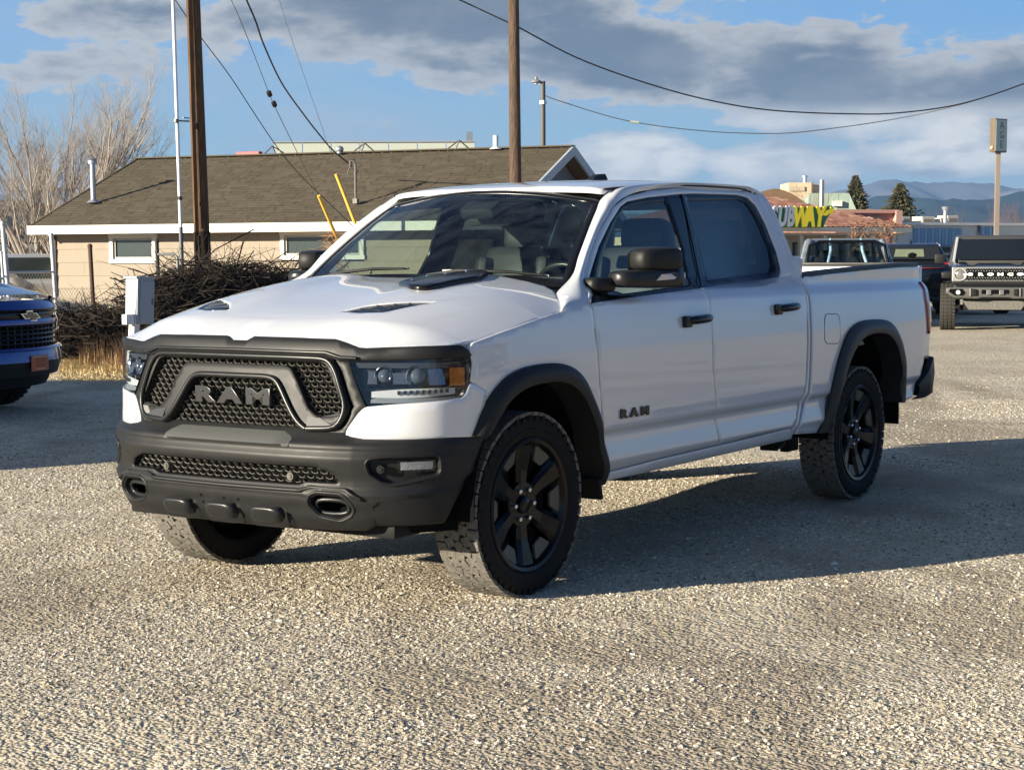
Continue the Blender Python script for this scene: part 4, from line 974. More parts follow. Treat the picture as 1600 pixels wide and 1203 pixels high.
# ---------------------------------------------------------------- placing helper: a point at depth D along the view axis seen at (px, py) of the 1600 px photograph
FPX = 2721.387
def at(px, py, D): return CAM + (_F + _R*((px-800)/FPX) - _U*((py-661.297)/FPX))*D
def gnd(px, D):
    """ground point under that column at depth D"""
    p = at(px, 400, D); return Vector((p.x, p.y, 0))
def uprt(px, py, D):
    """x, y of the column at ground, z from the row"""
    p = at(px, py, D); return p
FH = Vector((-.8333, -.5528, 0)).normalized(); RH = Vector((FH.y, -FH.x, 0))

# ---------------------------------------------------------------- gravel lot
def gravel_mat():
    m = bpy.data.materials.new('gravel_ground'); m.use_nodes = True; nt = m.node_tree; b = nt.nodes['Principled BSDF']; L = nt.links.new
    tc = N(nt, 'ShaderNodeTexCoord'); P = tc.outputs['Object']
    v1 = N(nt, 'ShaderNodeTexVoronoi', i_Scale=62.0); L(P, v1.inputs['Vector'])
    v2 = N(nt, 'ShaderNodeTexVoronoi', i_Scale=23.0); L(P, v2.inputs['Vector'])
    ds = N(nt, 'ShaderNodeVectorMath', operation='MULTIPLY'); ds.inputs[1].default_value = (1, 1, 1); L(P, ds.inputs[0])
    nb = N(nt, 'ShaderNodeTexNoise', i_Scale=.55, i_Detail=6.0, i_Roughness=.62); L(P, nb.inputs['Vector'])
    nm = N(nt, 'ShaderNodeTexNoise', i_Scale=4.0, i_Detail=5.0, i_Roughness=.6); L(P, nm.inputs['Vector'])
    nf = N(nt, 'ShaderNodeTexNoise', i_Scale=140.0, i_Detail=3.0, i_Roughness=.6); L(P, nf.inputs['Vector'])
    sepc = N(nt, 'ShaderNodeSeparateColor'); L(v1.outputs['Color'], sepc.inputs[0])
    stone = ramp(nt, [(0, (.42,.345,.235)), (.35, (.57,.49,.35)), (.7, (.66,.585,.44)), (1, (.74,.68,.55))]); L(sepc.outputs[0], stone.inputs[0])
    dirt = ramp(nt, [(0, (.30,.235,.155)), (1, (.48,.39,.275))]); L(nm.outputs[0], dirt.inputs[0])
    patch = mth(nt, 'MULTIPLY', mth(nt, 'SUBTRACT', mth(nt, 'ADD', mth(nt, 'MULTIPLY', nb.outputs[0], .7), mth(nt, 'MULTIPLY', nm.outputs[0], .3)), .47, clamp=True), 5.5, clamp=True)
    col = mixc(nt, mth(nt, 'MULTIPLY', patch, .75), stone.outputs[0], dirt.outputs[0])
    col = mixc(nt, mth(nt, 'MULTIPLY', nf.outputs[0], .25), col, (.62,.58,.50))
    # long faint drifts of bare brown dirt between the stonier strips
    da = N(nt, 'ShaderNodeAttribute', attribute_name='dirt'); nd = mth(nt, 'ADD', da.outputs['Fac'], mth(nt, 'MULTIPLY', mth(nt, 'SUBTRACT', nm.outputs[0], .5), .8))
    col = mixc(nt, mth(nt, 'MULTIPLY', mth(nt, 'MULTIPLY', nd, 1.0, clamp=True), .68), col, (.32,.26,.185))
    L(col, b.inputs['Base Color']); b.inputs['Roughness'].default_value = .95; b.inputs['Specular IOR Level'].default_value = .12
    h = mth(nt, 'ADD', mth(nt, 'MULTIPLY', v1.outputs['Distance'], -.9), mth(nt, 'MULTIPLY', v2.outputs['Distance'], -1.1))
    h = mth(nt, 'ADD', h, mth(nt, 'MULTIPLY', nf.outputs[0], .35)); h = mth(nt, 'ADD', h, mth(nt, 'MULTIPLY', nm.outputs[0], 2.2))
    bp = N(nt, 'ShaderNodeBump', i_Strength=.85, i_Distance=.012); L(h, bp.inputs['Height']); L(bp.outputs[0], b.inputs['Normal'])
    return m
from mathutils import noise as _mn
def dirt(x, y):
    a, b = .855*x + .518*y, -.518*x + .855*y
    v = _mn.fractal(Vector((a*.22, b*.75, 3.3)), .8, 2.1, 5) + .35*_mn.noise(Vector((x*2.2, y*2.2, 7.7)))
    return min(1, max(0, (v + .02)*2.6))
m_gravel = gravel_mat()
# the sheet: fine undulation near the camera, coarse to the horizon
def ground_z(x, y):
    return .012*math.sin(x*1.1+.4)*math.sin(y*.9+1.0) + .008*math.sin(x*2.7+y*1.9) - .010
q = MB()
xs = list(np.linspace(-16, 8, 161)); ys = list(np.linspace(-16, 9, 167))
def fade(x, y):
    e = min((x+16)/3, (8-x)/2, (y+16)/3, (9-y)/2); return max(0, min(1, e))
q.grid([[(x, y, ground_z(x, y)*fade(x, y)*(0 if False else 1)) for y in ys] for x in xs])
O = 40000
k = len(q.v); q.add([(-16,-16,0),(8,-16,0),(8,9,0),(-16,9,0),(-O,-O,0),(O,-O,0),(O,O,0),(-O,O,0)], [(0,1,5,4),(1,2,6,5),(2,3,7,6),(3,0,4,7)])
g = q.build('ground', m_gravel, smooth=60); tag(g, kind='structure')
at_ = g.data.attributes.new('dirt', 'FLOAT', 'POINT'); at_.data.foreach_set('value', [dirt(v.co.x, v.co.y)*fade(v.co.x, v.co.y) if abs(v.co.x) < 100 else .25 for v in g.data.vertices])

# ---- loose stones -----------------------------------------------------------
def stones():
    rng = np.random.default_rng(5); pts = []; scl = []
    def band(d0, d1, dens_, s_lo, s_hi, cap):
        A = .5*.66*(d1*d1 - d0*d0); n = int(A*dens_)
        d = np.sqrt(rng.uniform(d0*d0, d1*d1, n)); l = rng.uniform(-.33, .33, n)*d
        x = CAM.x + FH.x*d + RH.x*l; y = CAM.y + FH.y*d + RH.y*l
        # clustered cover: worn bare patches between the stones
        c = np.sin(x*1.3+.7*y)*np.sin(y*1.7-.4*x+1) + .6*np.sin(x*3.1+y*2.3)*np.sin(y*4.1-x) + .8*rng.normal(0, .5, n)
        dv = np.array([dirt(u_, v_) for u_, v_ in zip(x, y)]); keep = (c > -.35) & (rng.random(len(x)) > .74*dv)
        x, y = x[keep], y[keep]; s = s_lo + (s_hi-s_lo)*rng.power(1.0, len(x))**3.0
        if cap: big = rng.random(len(x)) < .004; s[big] *= 2.0
        pts.append(np.stack([x, y, np.array([ground_z(a, b) for a, b in zip(x, y)]) + s*rng.uniform(-.42, .16, len(x))], 1)); scl.append(s)
    band(4.5, 8.0, 7500, .0022, .0095, True); band(8.0, 13.0, 3600, .0032, .0105, True); band(13.0, 18.0, 620, .006, .012, False); band(18.0, 24.0, 160, .007, .012, False)
    P_ = np.concatenate(pts); S_ = np.concatenate(scl)
    me = bpy.data.meshes.new('gravel_stones'); me.vertices.add(len(P_)); me.vertices.foreach_set('co', P_.astype(np.float32).ravel())
    a = me.attributes.new('s', 'FLOAT', 'POINT'); a.data.foreach_set('value', S_.astype(np.float32)); me.update()
    o = link(bpy.data.objects.new('gravel_stones', me)); tag(o, kind='stuff', label='loose pale gravel stones scattered over the lot', cat='gravel')
    m = bpy.data.materials.new('stone'); m.use_nodes = True; nt = m.node_tree; b = nt.nodes['Principled BSDF']
    oi = N(nt, 'ShaderNodeObjectInfo'); r = ramp(nt, [(0, (.17,.145,.11)), (.25, (.36,.31,.235)), (.6, (.49,.435,.345)), (.88, (.58,.53,.44)), (1, (.76,.73,.66))]); nt.links.new(oi.outputs['Random'], r.inputs[0]); nt.links.new(r.outputs[0], b.inputs['Base Color'])
    b.inputs['Roughness'].default_value = .9; b.inputs['Specular IOR Level'].default_value = .15
    me.materials.append(m)
    ng = bpy.data.node_groups.new('scatter_stones', 'GeometryNodeTree'); ng.interface.new_socket('Geometry', in_out='INPUT', socket_type='NodeSocketGeometry'); ng.interface.new_socket('Geometry', in_out='OUTPUT', socket_type='NodeSocketGeometry')
    gi = ng.nodes.new('NodeGroupInput'); go = ng.nodes.new('NodeGroupOutput'); L = ng.links.new
    join = ng.nodes.new('GeometryNodeJoinGeometry')
    for i in range(4):
        ic = ng.nodes.new('GeometryNodeMeshIcoSphere'); ic.inputs['Radius'].default_value = 1; ic.inputs['Subdivisions'].default_value = 2
        no = ng.nodes.new('ShaderNodeTexNoise'); no.inputs['Scale'].default_value = .9; no.inputs['Detail'].default_value = 1.0
        ps = ng.nodes.new('GeometryNodeInputPosition'); ad = ng.nodes.new('ShaderNodeVectorMath'); ad.operation = 'ADD'; ad.inputs[1].default_value = (i*7.3, i*3.1, 2); L(ps.outputs[0], ad.inputs[0]); L(ad.outputs[0], no.inputs['Vector'])
        sb = ng.nodes.new('ShaderNodeVectorMath'); sb.operation = 'SUBTRACT'; sb.inputs[1].default_value = (.5,.5,.5); L(no.outputs['Color'], sb.inputs[0])
        sc_ = ng.nodes.new('ShaderNodeVectorMath'); sc_.operation = 'SCALE'; sc_.inputs['Scale'].default_value = 2.4; L(sb.outputs[0], sc_.inputs[0])
        sp = ng.nodes.new('GeometryNodeSetPosition'); L(ic.outputs[0], sp.inputs[0]); L(sc_.outputs[0], sp.inputs['Offset'])
        fl = ng.nodes.new('GeometryNodeSetShadeSmooth'); fl.inputs['Shade Smooth'].default_value = False; L(sp.outputs[0], fl.inputs[0])
        sm = ng.nodes.new('GeometryNodeSetMaterial'); sm.inputs['Material'].default_value = m; L(fl.outputs[0], sm.inputs[0])
        gt = ng.nodes.new('GeometryNodeGeometryToInstance'); L(sm.outputs[0], gt.inputs[0]); L(gt.outputs[0], join.inputs[0])
    iop = ng.nodes.new('GeometryNodeInstanceOnPoints'); iop.inputs['Pick Instance'].default_value = True
    L(gi.outputs[0], iop.inputs['Points']); L(join.outputs[0], iop.inputs['Instance'])
    rv = ng.nodes.new('FunctionNodeRandomValue'); rv.data_type = 'FLOAT_VECTOR'; rv.inputs[0].default_value = (-.5,-.5,0); rv.inputs[1].default_value = (.5,.5,6.283); L(rv.outputs[0], iop.inputs['Rotation'])
    rs = ng.nodes.new('FunctionNodeRandomValue'); rs.data_type = 'FLOAT_VECTOR'; rs.inputs[0].default_value = (.75,.55,.32); rs.inputs[1].default_value = (1.3,1.0,.68); rs.inputs['Seed'].default_value = 4
    na = ng.nodes.new('GeometryNodeInputNamedAttribute'); na.data_type = 'FLOAT'; na.inputs['Name'].default_value = 's'
    mu = ng.nodes.new('ShaderNodeVectorMath'); mu.operation = 'SCALE'; L(rs.outputs[0], mu.inputs[0]); L(na.outputs[0], mu.inputs['Scale']); L(mu.outputs[0], iop.inputs['Scale'])
    L(iop.outputs[0], go.inputs[0]); md = o.modifiers.new('scatter', 'NODES'); md.node_group = ng
    return len(P_)
stones()
# ---------------------------------------------------------------- the tan house behind the lot
m_side_w = mat('tan_siding', (.35,.30,.24), .8, spec=.2, var=(2, .4, (.30,.255,.20)))
m_fascia = mat('cream_trim', (.78,.76,.68), .6)
m_rakeb = mat('pale_blue_trim', (.42,.47,.52), .6)
m_shing = bpy.data.materials.new('asphalt_shingle'); m_shing.use_nodes = True
def _sh():
    nt = m_shing.node_tree; b = nt.nodes['Principled BSDF']; gm = N(nt, 'ShaderNodeNewGeometry')
    r = ramp(nt, [(0, (.088,.073,.050)), (.5, (.105,.088,.062)), (1, (.128,.109,.079))]); nt.links.new(gm.outputs['Random Per Island'], r.inputs[0])
    tc = N(nt, 'ShaderNodeTexCoord'); n = N(nt, 'ShaderNodeTexNoise', i_Scale=1.3, i_Detail=7.0, i_Roughness=.65); nt.links.new(tc.outputs['Object'], n.inputs['Vector'])
    nt.links.new(mixc(nt, mth(nt, 'MULTIPLY', n.outputs[0], .5), r.outputs[0], (.092,.077,.053)), b.inputs['Base Color']); b.inputs['Roughness'].default_value = .9; b.inputs['Specular IOR Level'].default_value = .15
_sh()
m_winglass = mat('house_glass', (.05,.065,.065), .12, spec=.6)
m_metalg = mat('galvanised', (.45,.47,.49), .4, metal=.6)
m_rust = mat('rusty_steel', (.07,.042,.028), .8, var=(12, .5, (.12,.06,.035)))
m_paintblk = mat('black_paint', (.012,.012,.012), .5)
hb = gnd(88, 38.5); hr = gnd(770, 34.8)
He = (hr - hb).normalized(); Hn = Vector((-He.y, He.x, 0)); 
if Hn.dot(FH) < 0: Hn = -Hn
HLn = (hr - hb).length; HW = 7.6; HE = 2.14; HR = 3.91
house = empty('house', hb, label='tan single storey house with brown shingle roof behind the white pickup', cat='house')
house.rotation_euler = (0, 0, math.atan2(He.y, He.x))
# local frame: x along the front wall, y into the house, z up
q = MB(); q.box((HLn/2, HW/2+.04, 1.1), (HLn-.06, HW-.08, 2.2)); 
q.prism([(.03+0, 2.2), (HW-.03, 2.2), (HW/2, HR-.22)], HLn-.08, HLn-.03, 'x'); q.prism([(.03, 2.2), (HW-.03, 2.2), (HW/2, HR-.22)], .03, .08, 'x'); q.build('wall', m_side_w, house)
wins = [(1.42, 2.60, 1.40, 2.03), (5.62, 7.55, 1.46, 2.06)]
r9 = random.Random(4)
bh = .288
for c in range(8):
    z0 = c*bh - .02; x = 0; off = r9.uniform(.6, 2.6)
    cuts = [0.0] + [v for v in (off, off+2.44, off+4.88, off+7.3) if v < HLn-.3] + [HLn]
    for a, b_ in zip(cuts[:-1], cuts[1:]):
        segs = [(a, b_)]
        for wx0, wx1, wz0, wz1 in wins:
            if z0 + bh > wz0+.03 and z0 < wz1-.03:
                ns = []
                for s0, s1 in segs:
                    if s1 <= wx0 or s0 >= wx1: ns.append((s0, s1))
                    else:
                        if s0 < wx0: ns.append((s0, wx0))
                        if s1 > wx1: ns.append((wx1, s1))
                segs = ns
        for s0, s1 in segs:
            if s1 - s0 < .05: continue
            w = MB(); w.add([(s0+.002, -.022, z0), (s1-.002, -.022, z0), (s1-.002, -.006, z0+bh), (s0+.002, -.006, z0+bh), (s0+.002, .01, z0), (s1-.002, .01, z0), (s1-.002, .01, z0+bh), (s0+.002, .01, z0+bh)],
                [(0,1,2,3),(0,4,5,1),(1,5,6,2),(0,3,7,4)]); w.build('siding_board', m_side_w, house)
for y0 in (0,):
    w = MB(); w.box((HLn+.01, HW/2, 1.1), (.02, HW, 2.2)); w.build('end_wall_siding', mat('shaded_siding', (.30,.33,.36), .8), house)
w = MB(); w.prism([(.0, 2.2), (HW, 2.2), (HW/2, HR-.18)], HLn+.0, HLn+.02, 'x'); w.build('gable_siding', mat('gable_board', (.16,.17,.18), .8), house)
w = MB(); w.box((-.01, 0, 1.06), (.06,.10,2.12)); w.build('corner_board', m_rust, house)
# the two windows
for wx0, wx1, wz0, wz1 in wins:
    w = MB(); t = .085
    for c, d in ((((wx0+wx1)/2, -.03, wz0+t/2), (wx1-wx0+.04,.07,t)), (((wx0+wx1)/2, -.03, wz1-t/2), (wx1-wx0+.04,.07,t)), ((wx0+t/2, -.03, (wz0+wz1)/2), (t,.07,wz1-wz0-2*t)), ((wx1-t/2, -.03, (wz0+wz1)/2), (t,.07,wz1-wz0-2*t))): w.box(c, d)
    wf = w.build('window', m_fascia, house)
    w = MB(); i = t+.05
    for c, d in ((((wx0+wx1)/2, .0, wz0+i-.025), (wx1-wx0-2*t,.05,.05)), (((wx0+wx1)/2, .0, wz1-i+.025), (wx1-wx0-2*t,.05,.05)), ((wx0+i-.025, .0, (wz0+wz1)/2), (.05,.05,wz1-wz0-2*i)), ((wx1-i+.025, .0, (wz0+wz1)/2), (.05,.05,wz1-wz0-2*i))): w.box(c, d)
    w.build('sash', mat('grey_sash', (.42,.42,.40), .6), wf)
    w = MB(); w.box(((wx0+wx1)/2, .012, (wz0+wz1)/2), (wx1-wx0-2*t,.006,wz1-wz0-2*t)); w.build('pane', m_winglass, wf)
# roof: decks, shingle courses, fascia, rakes
ov = .55; zr0 = HE + .08; y0 = -ov; ym = HW/2; xl = -.32; xr = HLn + .40
sl = (HR - zr0)/(ym - y0)
q = MB()
q.add([(xl,y0,zr0-.05),(xr,y0,zr0-.05),(xr,ym,HR-.05),(xl,ym,HR-.05),(xr,HW+ov,zr0-.05),(xl,HW+ov,zr0-.05)], [(0,1,2,3),(3,2,4,5)])
q.add([(xl,y0,zr0-.16),(xr,y0,zr0-.16),(xr,0.0,zr0-.16),(xl,0.0,zr0-.16)], [(0,1,2,3)])
roof = q.build('roof', mat('soffit', (.20,.13,.075), .8), house)
q = MB(); nC = 30; L_ = math.hypot(ym-y0, HR-zr0); cl = L_/nC; uy, uz = (ym-y0)/L_, (HR-zr0)/L_
for side in (0, 1):
    for c in range(nC if side == 0 else 6):
        d0 = c*cl; x = xl - r9.uniform(0, .3)
        while x < xr:
            ww = r9.choice((.17,.25,.33,.22,.4)); xa, xb = max(x, xl), min(x+ww-.008, xr); x += ww
            if xb - xa < .03: continue
            th = r9.uniform(.006, .016)
            p = []
            for (xx, dd, hh) in ((xa,d0-.02,th),(xb,d0-.02,th),(xb,d0+cl+.01,.001),(xa,d0+cl+.01,.001),(xa,d0-.02,-.004),(xb,d0-.02,-.004)):
                yy = y0 + dd*uy - hh*uz; zz = zr0 + dd*uz + hh*uy - .03
                p.append((xx, yy if side == 0 else HW - yy, zz))
            q.add(p, [(0,1,2,3),(4,5,1,0)])
q.build('shingles', m_shing, roof, kind='stuff')
q = MB(); q.box(((xl+xr)/2, ym, HR-.005), (xr-xl,.26,.03)); q.build('ridge_cap', m_shing, roof)
q = MB(); q.box(((xl+xr)/2, y0-.015, zr0-.095), (xr-xl+.02,.035,.185)); q.build('fascia', m_fascia, roof)
for xx, nm in ((xr, 'rake_board'), (xl, 'rake_board')):
    for s_ in (0, 1):
        q = MB(); ya, yb = (y0-.02, ym) if s_ == 0 else (HW+ov+.02, ym)
        for d_ in (0,): q.add([(xx-.02,ya,zr0-.21),(xx+.03,ya,zr0-.21),(xx+.03,yb,HR-.21),(xx-.02,yb,HR-.21),(xx-.02,ya,zr0-.02),(xx+.03,ya,zr0-.02),(xx+.03,yb,HR-.0),(xx-.02,yb,HR-.0)], [(0,1,2,3),(4,5,6,7),(0,1,5,4),(1,2,6,5),(2,3,7,6),(3,0,4,7)])
        q.build(nm, m_rakeb if xx > 0 else m_shing, roof)
# roof fittings, placed on the front slope: (x, distance up the slope)
def rp(x, d): return Vector((x, y0 + d*uy, zr0 + d*uz - .02))
def house_local(px, py, D): 
    p = at(px, py, D) - hb; return Vector((p.dot(He), p.dot(Hn), p.z))
def on_roof(px, py):
    d = (_F + _R*((px-800)/FPX) - _U*((py-661.297)/FPX)); o = CAM - hb
    ol = Vector((o.dot(He), o.dot(Hn), o.z)); dl = Vector((d.dot(He), d.dot(Hn), d.z))
    # plane z = zr0 + (y-y0)*sl
    k = (ol.z - zr0 - (ol.y - y0)*sl)/(-(dl.z - dl.y*sl)); p = ol + dl*k
    if p.y > ym - .12: p = Vector((p.x, ym-.12, HR-.04))
    return p
b0 = on_roof(146, 317); q = MB(); q.tube([b0, b0 + Vector((0,0,.86))], .058, 12); q.lathe([(.10,.86),(.10,.93),(.06,.93),(.12,.97),(.0005,1.0)], 12, c=b0); q.lathe([(.16,.0),(.07,.07)], 12, c=b0); q.build('vent_pipe', m_metalg, roof, smooth=40)
b0 = on_roof(556, 319); q = MB(); q.tube([b0, b0 + Vector((0,0,.82))], .026, 8); q.tube([b0 + Vector((0,0,.82)), b0 + Vector((-.03,-.02,.90)), b0 + Vector((-.09,-.04,.88)), b0 + Vector((-.10,-.04,.80))], .03, 8); q.box(b0 + Vector((0,0,.06)), (.10,.10,.10))
for z_ in (.25,.45,.62): q.lathe([(.034,z_),(.034,z_+.03)], 8, c=b0)
sm_ = q.build('service_mast', mat('mast_steel', (.16,.15,.14), .6, metal=.4), roof, smooth=40)
for pts in (((-.10,-.04,.80),(-.16,-.05,.60),(-.10,-.05,.46)), ((.02,0,.82),(.13,-.03,.66),(.10,-.02,.48),(.02,0,.40)), ((0,0,.76),(.08,-.02,.70),(.02,0,.62))):
    q = MB(); q.tube(dens3([b0 + Vector(p) for p in pts], 4), .008, 5); q.build('service_cable', m_paintblk, sm_)
b0 = on_roof(780, 229); q = MB(); q.tube([b0, b0 + Vector((0,0,.30))], .06, 12); q.lathe([(.15,0),(.07,.05)], 12, c=b0); q.build('vent_pipe', mat('white_pvc', (.75,.76,.78), .5), roof, smooth=40)
b0 = on_roof(537, 236); q = MB(); q.ball(b0 + Vector((0,0,.10)), .10, 12, 8, (1,1,.8)); q.lathe([(.08,0),(.05,.08)], 10, c=b0); q.build('turbine_vent', m_metalg, roof, smooth=40)
b0 = on_roof(372, 244); q = MB(); q.box(b0 + Vector((.28,.1,.06)), (.62,.18,.10), None, .02); q.build('ridge_box', mat('red_paint', (.42,.06,.06), .5), roof)
for px, fl in ((434, 1), (578, -1), (725, -1)):
    b0 = on_roof(px, 238 - (px-434)*.03); b0 = b0 + Vector((0,0,.02)); q = MB()
    a = Vector((0,0,.20)); q.tube([b0 + Vector((-.24*fl,0,0)), b0 + a], .016, 5); q.tube([b0 + a, b0 + Vector((.10*fl,0,.0))], .016, 5); q.tube([b0 + a, b0 + Vector((.34*fl,.05,.0))], .014, 5); q.build('guy_bracket', m_paintblk, roof)
# ---------------------------------------------------------------- long pale building beyond the ridge
D = 62; p0 = at(428, 238, D); p1 = at(742, 216, D)
bl = empty('flat_roof_building', Vector((p0.x, p0.y, 0)), label='long pale flat roofed building showing just above the ridge of the tan house', cat='building')
e_ = Vector((p1.x-p0.x, p1.y-p0.y, 0)); bl.rotation_euler = (0, 0, math.atan2(e_.y, e_.x)); Lb = e_.length
m_par = mat('pale_parapet', (.42,.46,.40), .7, var=(1.2, .4, (.50,.50,.42)))
q = MB(); zt0, zt1 = p0.z + .0, p1.z + .0
nseg = 7
for k in range(nseg):
    xa, xb = Lb*k/nseg + .02, Lb*(k+1)/nseg - .02; w = MB(); za, zb = 5.05 + .42*k/nseg, 5.05 + .42*(k+1)/nseg
    w.add([(xa,-.02,0),(xb,-.02,0),(xb,-.02,5.60),(xa,-.02,5.60),(xa,.1,0),(xb,.1,0),(xb,.1,5.60),(xa,.1,5.60)], [(0,1,2,3),(4,5,6,7),(0,1,5,4),(1,2,6,5),(2,3,7,6),(3,0,4,7)]); w.build('wall_panel', m_par, bl)
w = MB(); w.box((Lb/2, 4, 2.6), (Lb, 7.8, 5.2)); w.build('wall', m_par, bl)
w = MB(); w.box((Lb/2, .02, 5.63), (Lb+.1,.2,.05)); w.build('coping', m_metalg, bl)
w = MB(); w.box((Lb-.2, .5, 5.75), (.22,.22,.5)); w.build('chimney', mat('slate_metal', (.16,.19,.22), .5), bl)

# ---------------------------------------------------------------- poles, wires, guys
def wood(name, c1, c2):
    m = bpy.data.materials.new(name); m.use_nodes = True; nt = m.node_tree; b = nt.nodes['Principled BSDF']; tc = N(nt, 'ShaderNodeTexCoord')
    mp = N(nt, 'ShaderNodeMapping'); mp.inputs[3].default_value = (14, 14, .7); nt.links.new(tc.outputs['Object'], mp.inputs[0])
    n = N(nt, 'ShaderNodeTexNoise', i_Scale=3.0, i_Detail=7.0, i_Roughness=.7); nt.links.new(mp.outputs[0], n.inputs['Vector'])
    r = ramp(nt, [(.3, c1), (.7, c2)]); nt.links.new(n.outputs[0], r.inputs[0]); nt.links.new(r.outputs[0], b.inputs['Base Color']); b.inputs['Roughness'].default_value = .85; b.inputs['Specular IOR Level'].default_value = .15
    bp = N(nt, 'ShaderNodeBump', i_Strength=.8, i_Distance=.02); nt.links.new(n.outputs[0], bp.inputs['Height']); nt.links.new(bp.outputs[0], b.inputs['Normal']); return m
m_wood = wood('creosote_wood', (.055,.030,.016), (.20,.115,.06)); m_wood_d = wood('stained_wood', (.016,.011,.008), (.05,.032,.022))
D1 = 29.0
gb = gnd(319, D1); top = at(299.5, -60, D1); 
pole1 = empty('utility_pole', gb, label='thick brown wooden utility pole with a pipe strapped beside it, left of the windscreen', cat='utility pole')
lean = Vector((top.x-gb.x, top.y-gb.y, top.z))
q = MB(); zc = .52
def pp_(t): return lean*t
q.tube([pp_(t) for t in np.linspace(.30, 1.45, 12)], [.137 - .024*t for t in np.linspace(.30, 1.45, 12)], 20); q.build('shaft', m_wood, pole1, smooth=60)
q = MB(); q.tube([pp_(t) for t in np.linspace(0, .30, 5)], [.146,.143,.141,.139,.1385], 20); q.build('tarred_base', m_wood_d, pole1, smooth=60)
q = MB(); c = pp_(.28) + (-FH)*.13 - RH*.02; q.tube([pp_(.0) - FH*.14 - RH*.03, pp_(.29) - FH*.135 - RH*.03], .02, 6); q.tube([pp_(.31) - FH*.13 - RH*-.02, pp_(1.4) - FH*.11 + RH*.02], .008, 5); q.build('ground_wire_guard', m_wood_d, pole1)
cb = gnd(285.5, D1-.25); ct = at(269, -40, D1-.25); cl_ = Vector((ct.x-cb.x, ct.y-cb.y, ct.z))
mast = empty('riser_pipe', cb, label='thin steel riser pipe, white above and grey below, running up beside the thick wooden pole', cat='pipe')
q = MB(); q.tube([cl_*t for t in (.318, .7, 1.0)], .031, 10); q.build('upper_pipe', mat('white_pipe', (.72,.73,.74), .4, metal=.2), mast, smooth=60)
q = MB(); q.tube([cl_*t for t in (0, .15, .325)], .036, 10); q.build('lower_pipe', mat('grey_pipe', (.10,.11,.12), .5), mast, smooth=60)
q = MB(); bp = at(275, 189, D1-.25) - cb; q.tube([bp, bp + RH*.20 + FH*.12], .014, 6); q.tube([bp + Vector((0,0,.05)) + RH*.12, bp + RH*.20 + FH*.12 + Vector((0,0,.05))], .010, 6); q.lathe([(.045,-.03),(.045,.03)], 10, c=bp); q.build('standoff_bracket', m_steel, mast)
q = MB(); p = at(281, 310, D1-.25) - cb; q.lathe([(.04,-.03),(.04,.03)], 10, c=p); q.build('pipe_coupling', m_paintblk, mast)
D2 = 31.5; g2 = gnd(807.5, D2); t2 = at(802, -40, D2)
pole2 = empty('utility_pole', g2, label='slimmer weathered wooden pole rising behind the roof of the white pickup', cat='utility pole'); ln2 = Vector((t2.x-g2.x, t2.y-g2.y, t2.z))
q = MB(); q.tube([ln2*t for t in np.linspace(0, 1.4, 10)], [.118 - .022*t for t in np.linspace(0, 1.4, 10)], 18); q.build('shaft', wood('grey_brown_wood', (.04,.025,.017), (.17,.12,.088)), pole2, smooth=60)
D3 = 52; g3 = gnd(849, D3)
lp = empty('street_lamp', g3, label='grey lamp post with a small hooded lamp standing behind the house gable', cat='street lamp'); zt = at(849,130,D3).z
q = MB(); q.tube([(0,0,0),(0,0,zt)], [.085,.075], 12); q.build('post', mat('lamp_post_grey', (.10,.095,.09), .6), lp, smooth=60)
q = MB(); a = -RH; q.tube([Vector((0,0,zt-.03)), a*.14 + Vector((0,0,zt-.02))], .03, 8); q.build('arm', m_steel, lp)
q = MB(); q.lathe([(.0005,.13),(.04,.13),(.05,.06),(.16,.0),(.165,-.03),(.0005,-.01)], 16, c=a*.20 + Vector((0,0,zt))); q.build('lamp_shade', mat('lamp_grey', (.22,.24,.25), .5), lp, smooth=50)
q = MB(); q.ball(a*.20 + Vector((0,0,zt-.03)), .07, 10, 6); q.build('bulb', mat('milky_globe', (.55,.6,.6), .3), lp, smooth=60)
q = MB(); q.box(Vector((0,0,at(849,163,D3).z)) - FH*.1, (.16,.16,.12), None, .02); q.build('junction_box', mat('pale_box', (.55,.57,.58), .5), lp)
def cable(name, pts, r, label, m=m_paintblk, cat='cable', grp=None):
    P = [at(*p) for p in pts]; q = MB(); o0 = P[0].copy(); q.tube([Vector(v) - o0 for v in dens3(P, 6)], r, 5); o = q.build(name, m, None, smooth=60); o.location = o0; tag(o, label, cat, grp); return o
cable('power_cable', [(375,-25,29),(385,0,29.2),(400,35,29.6),(412,70,30.2),(440,130,31.5),(475,180,33),(500,212,34.5),(520,235,35.6),(550,260,36.9)], .016, 'wavy black service cable dropping to the mast on the house roof')
cable('guy_wire', [(352,-25,29),(362,2,29.1),(420,145,30.5),(429,166,30.7),(465,240,31.6),(498,306,32.4),(527,372,33.2),(545,420,33.8)], .007, 'thin guy wire with two dark insulators running down to the left yellow guard', m_steel, 'wire')
gi = empty('guy_insulator', at(421,147,30.5), label='upper dark insulator threaded on the thin guy wire', cat='insulator', group='insulators on the guy wire')
def insul(par):
    w = MB(); d = Vector(at(429,166,30.7) - at(421,147,30.5)).normalized(); w.lathe([(.008,-.055),(.042,-.045),(.046,.0),(.042,.045),(.008,.055)], 10, R=d.to_track_quat('Z','Y').to_matrix()); w.build('body', m_paintblk, par, smooth=50)
insul(gi); gi2 = empty('guy_insulator', at(428.5,163,30.7), label='lower dark insulator threaded on the thin guy wire', cat='insulator', group='insulators on the guy wire'); insul(gi2)
cable('guy_wire', [(430,-25,33),(440,12,33.1),(467,95,33.4),(500,190,33.7),(517,240,33.9),(528,272,34.0),(553,345,34.3),(570,400,34.6)], .005, 'faint thin guy wire coming down to the right yellow guard', m_steel, 'wire')
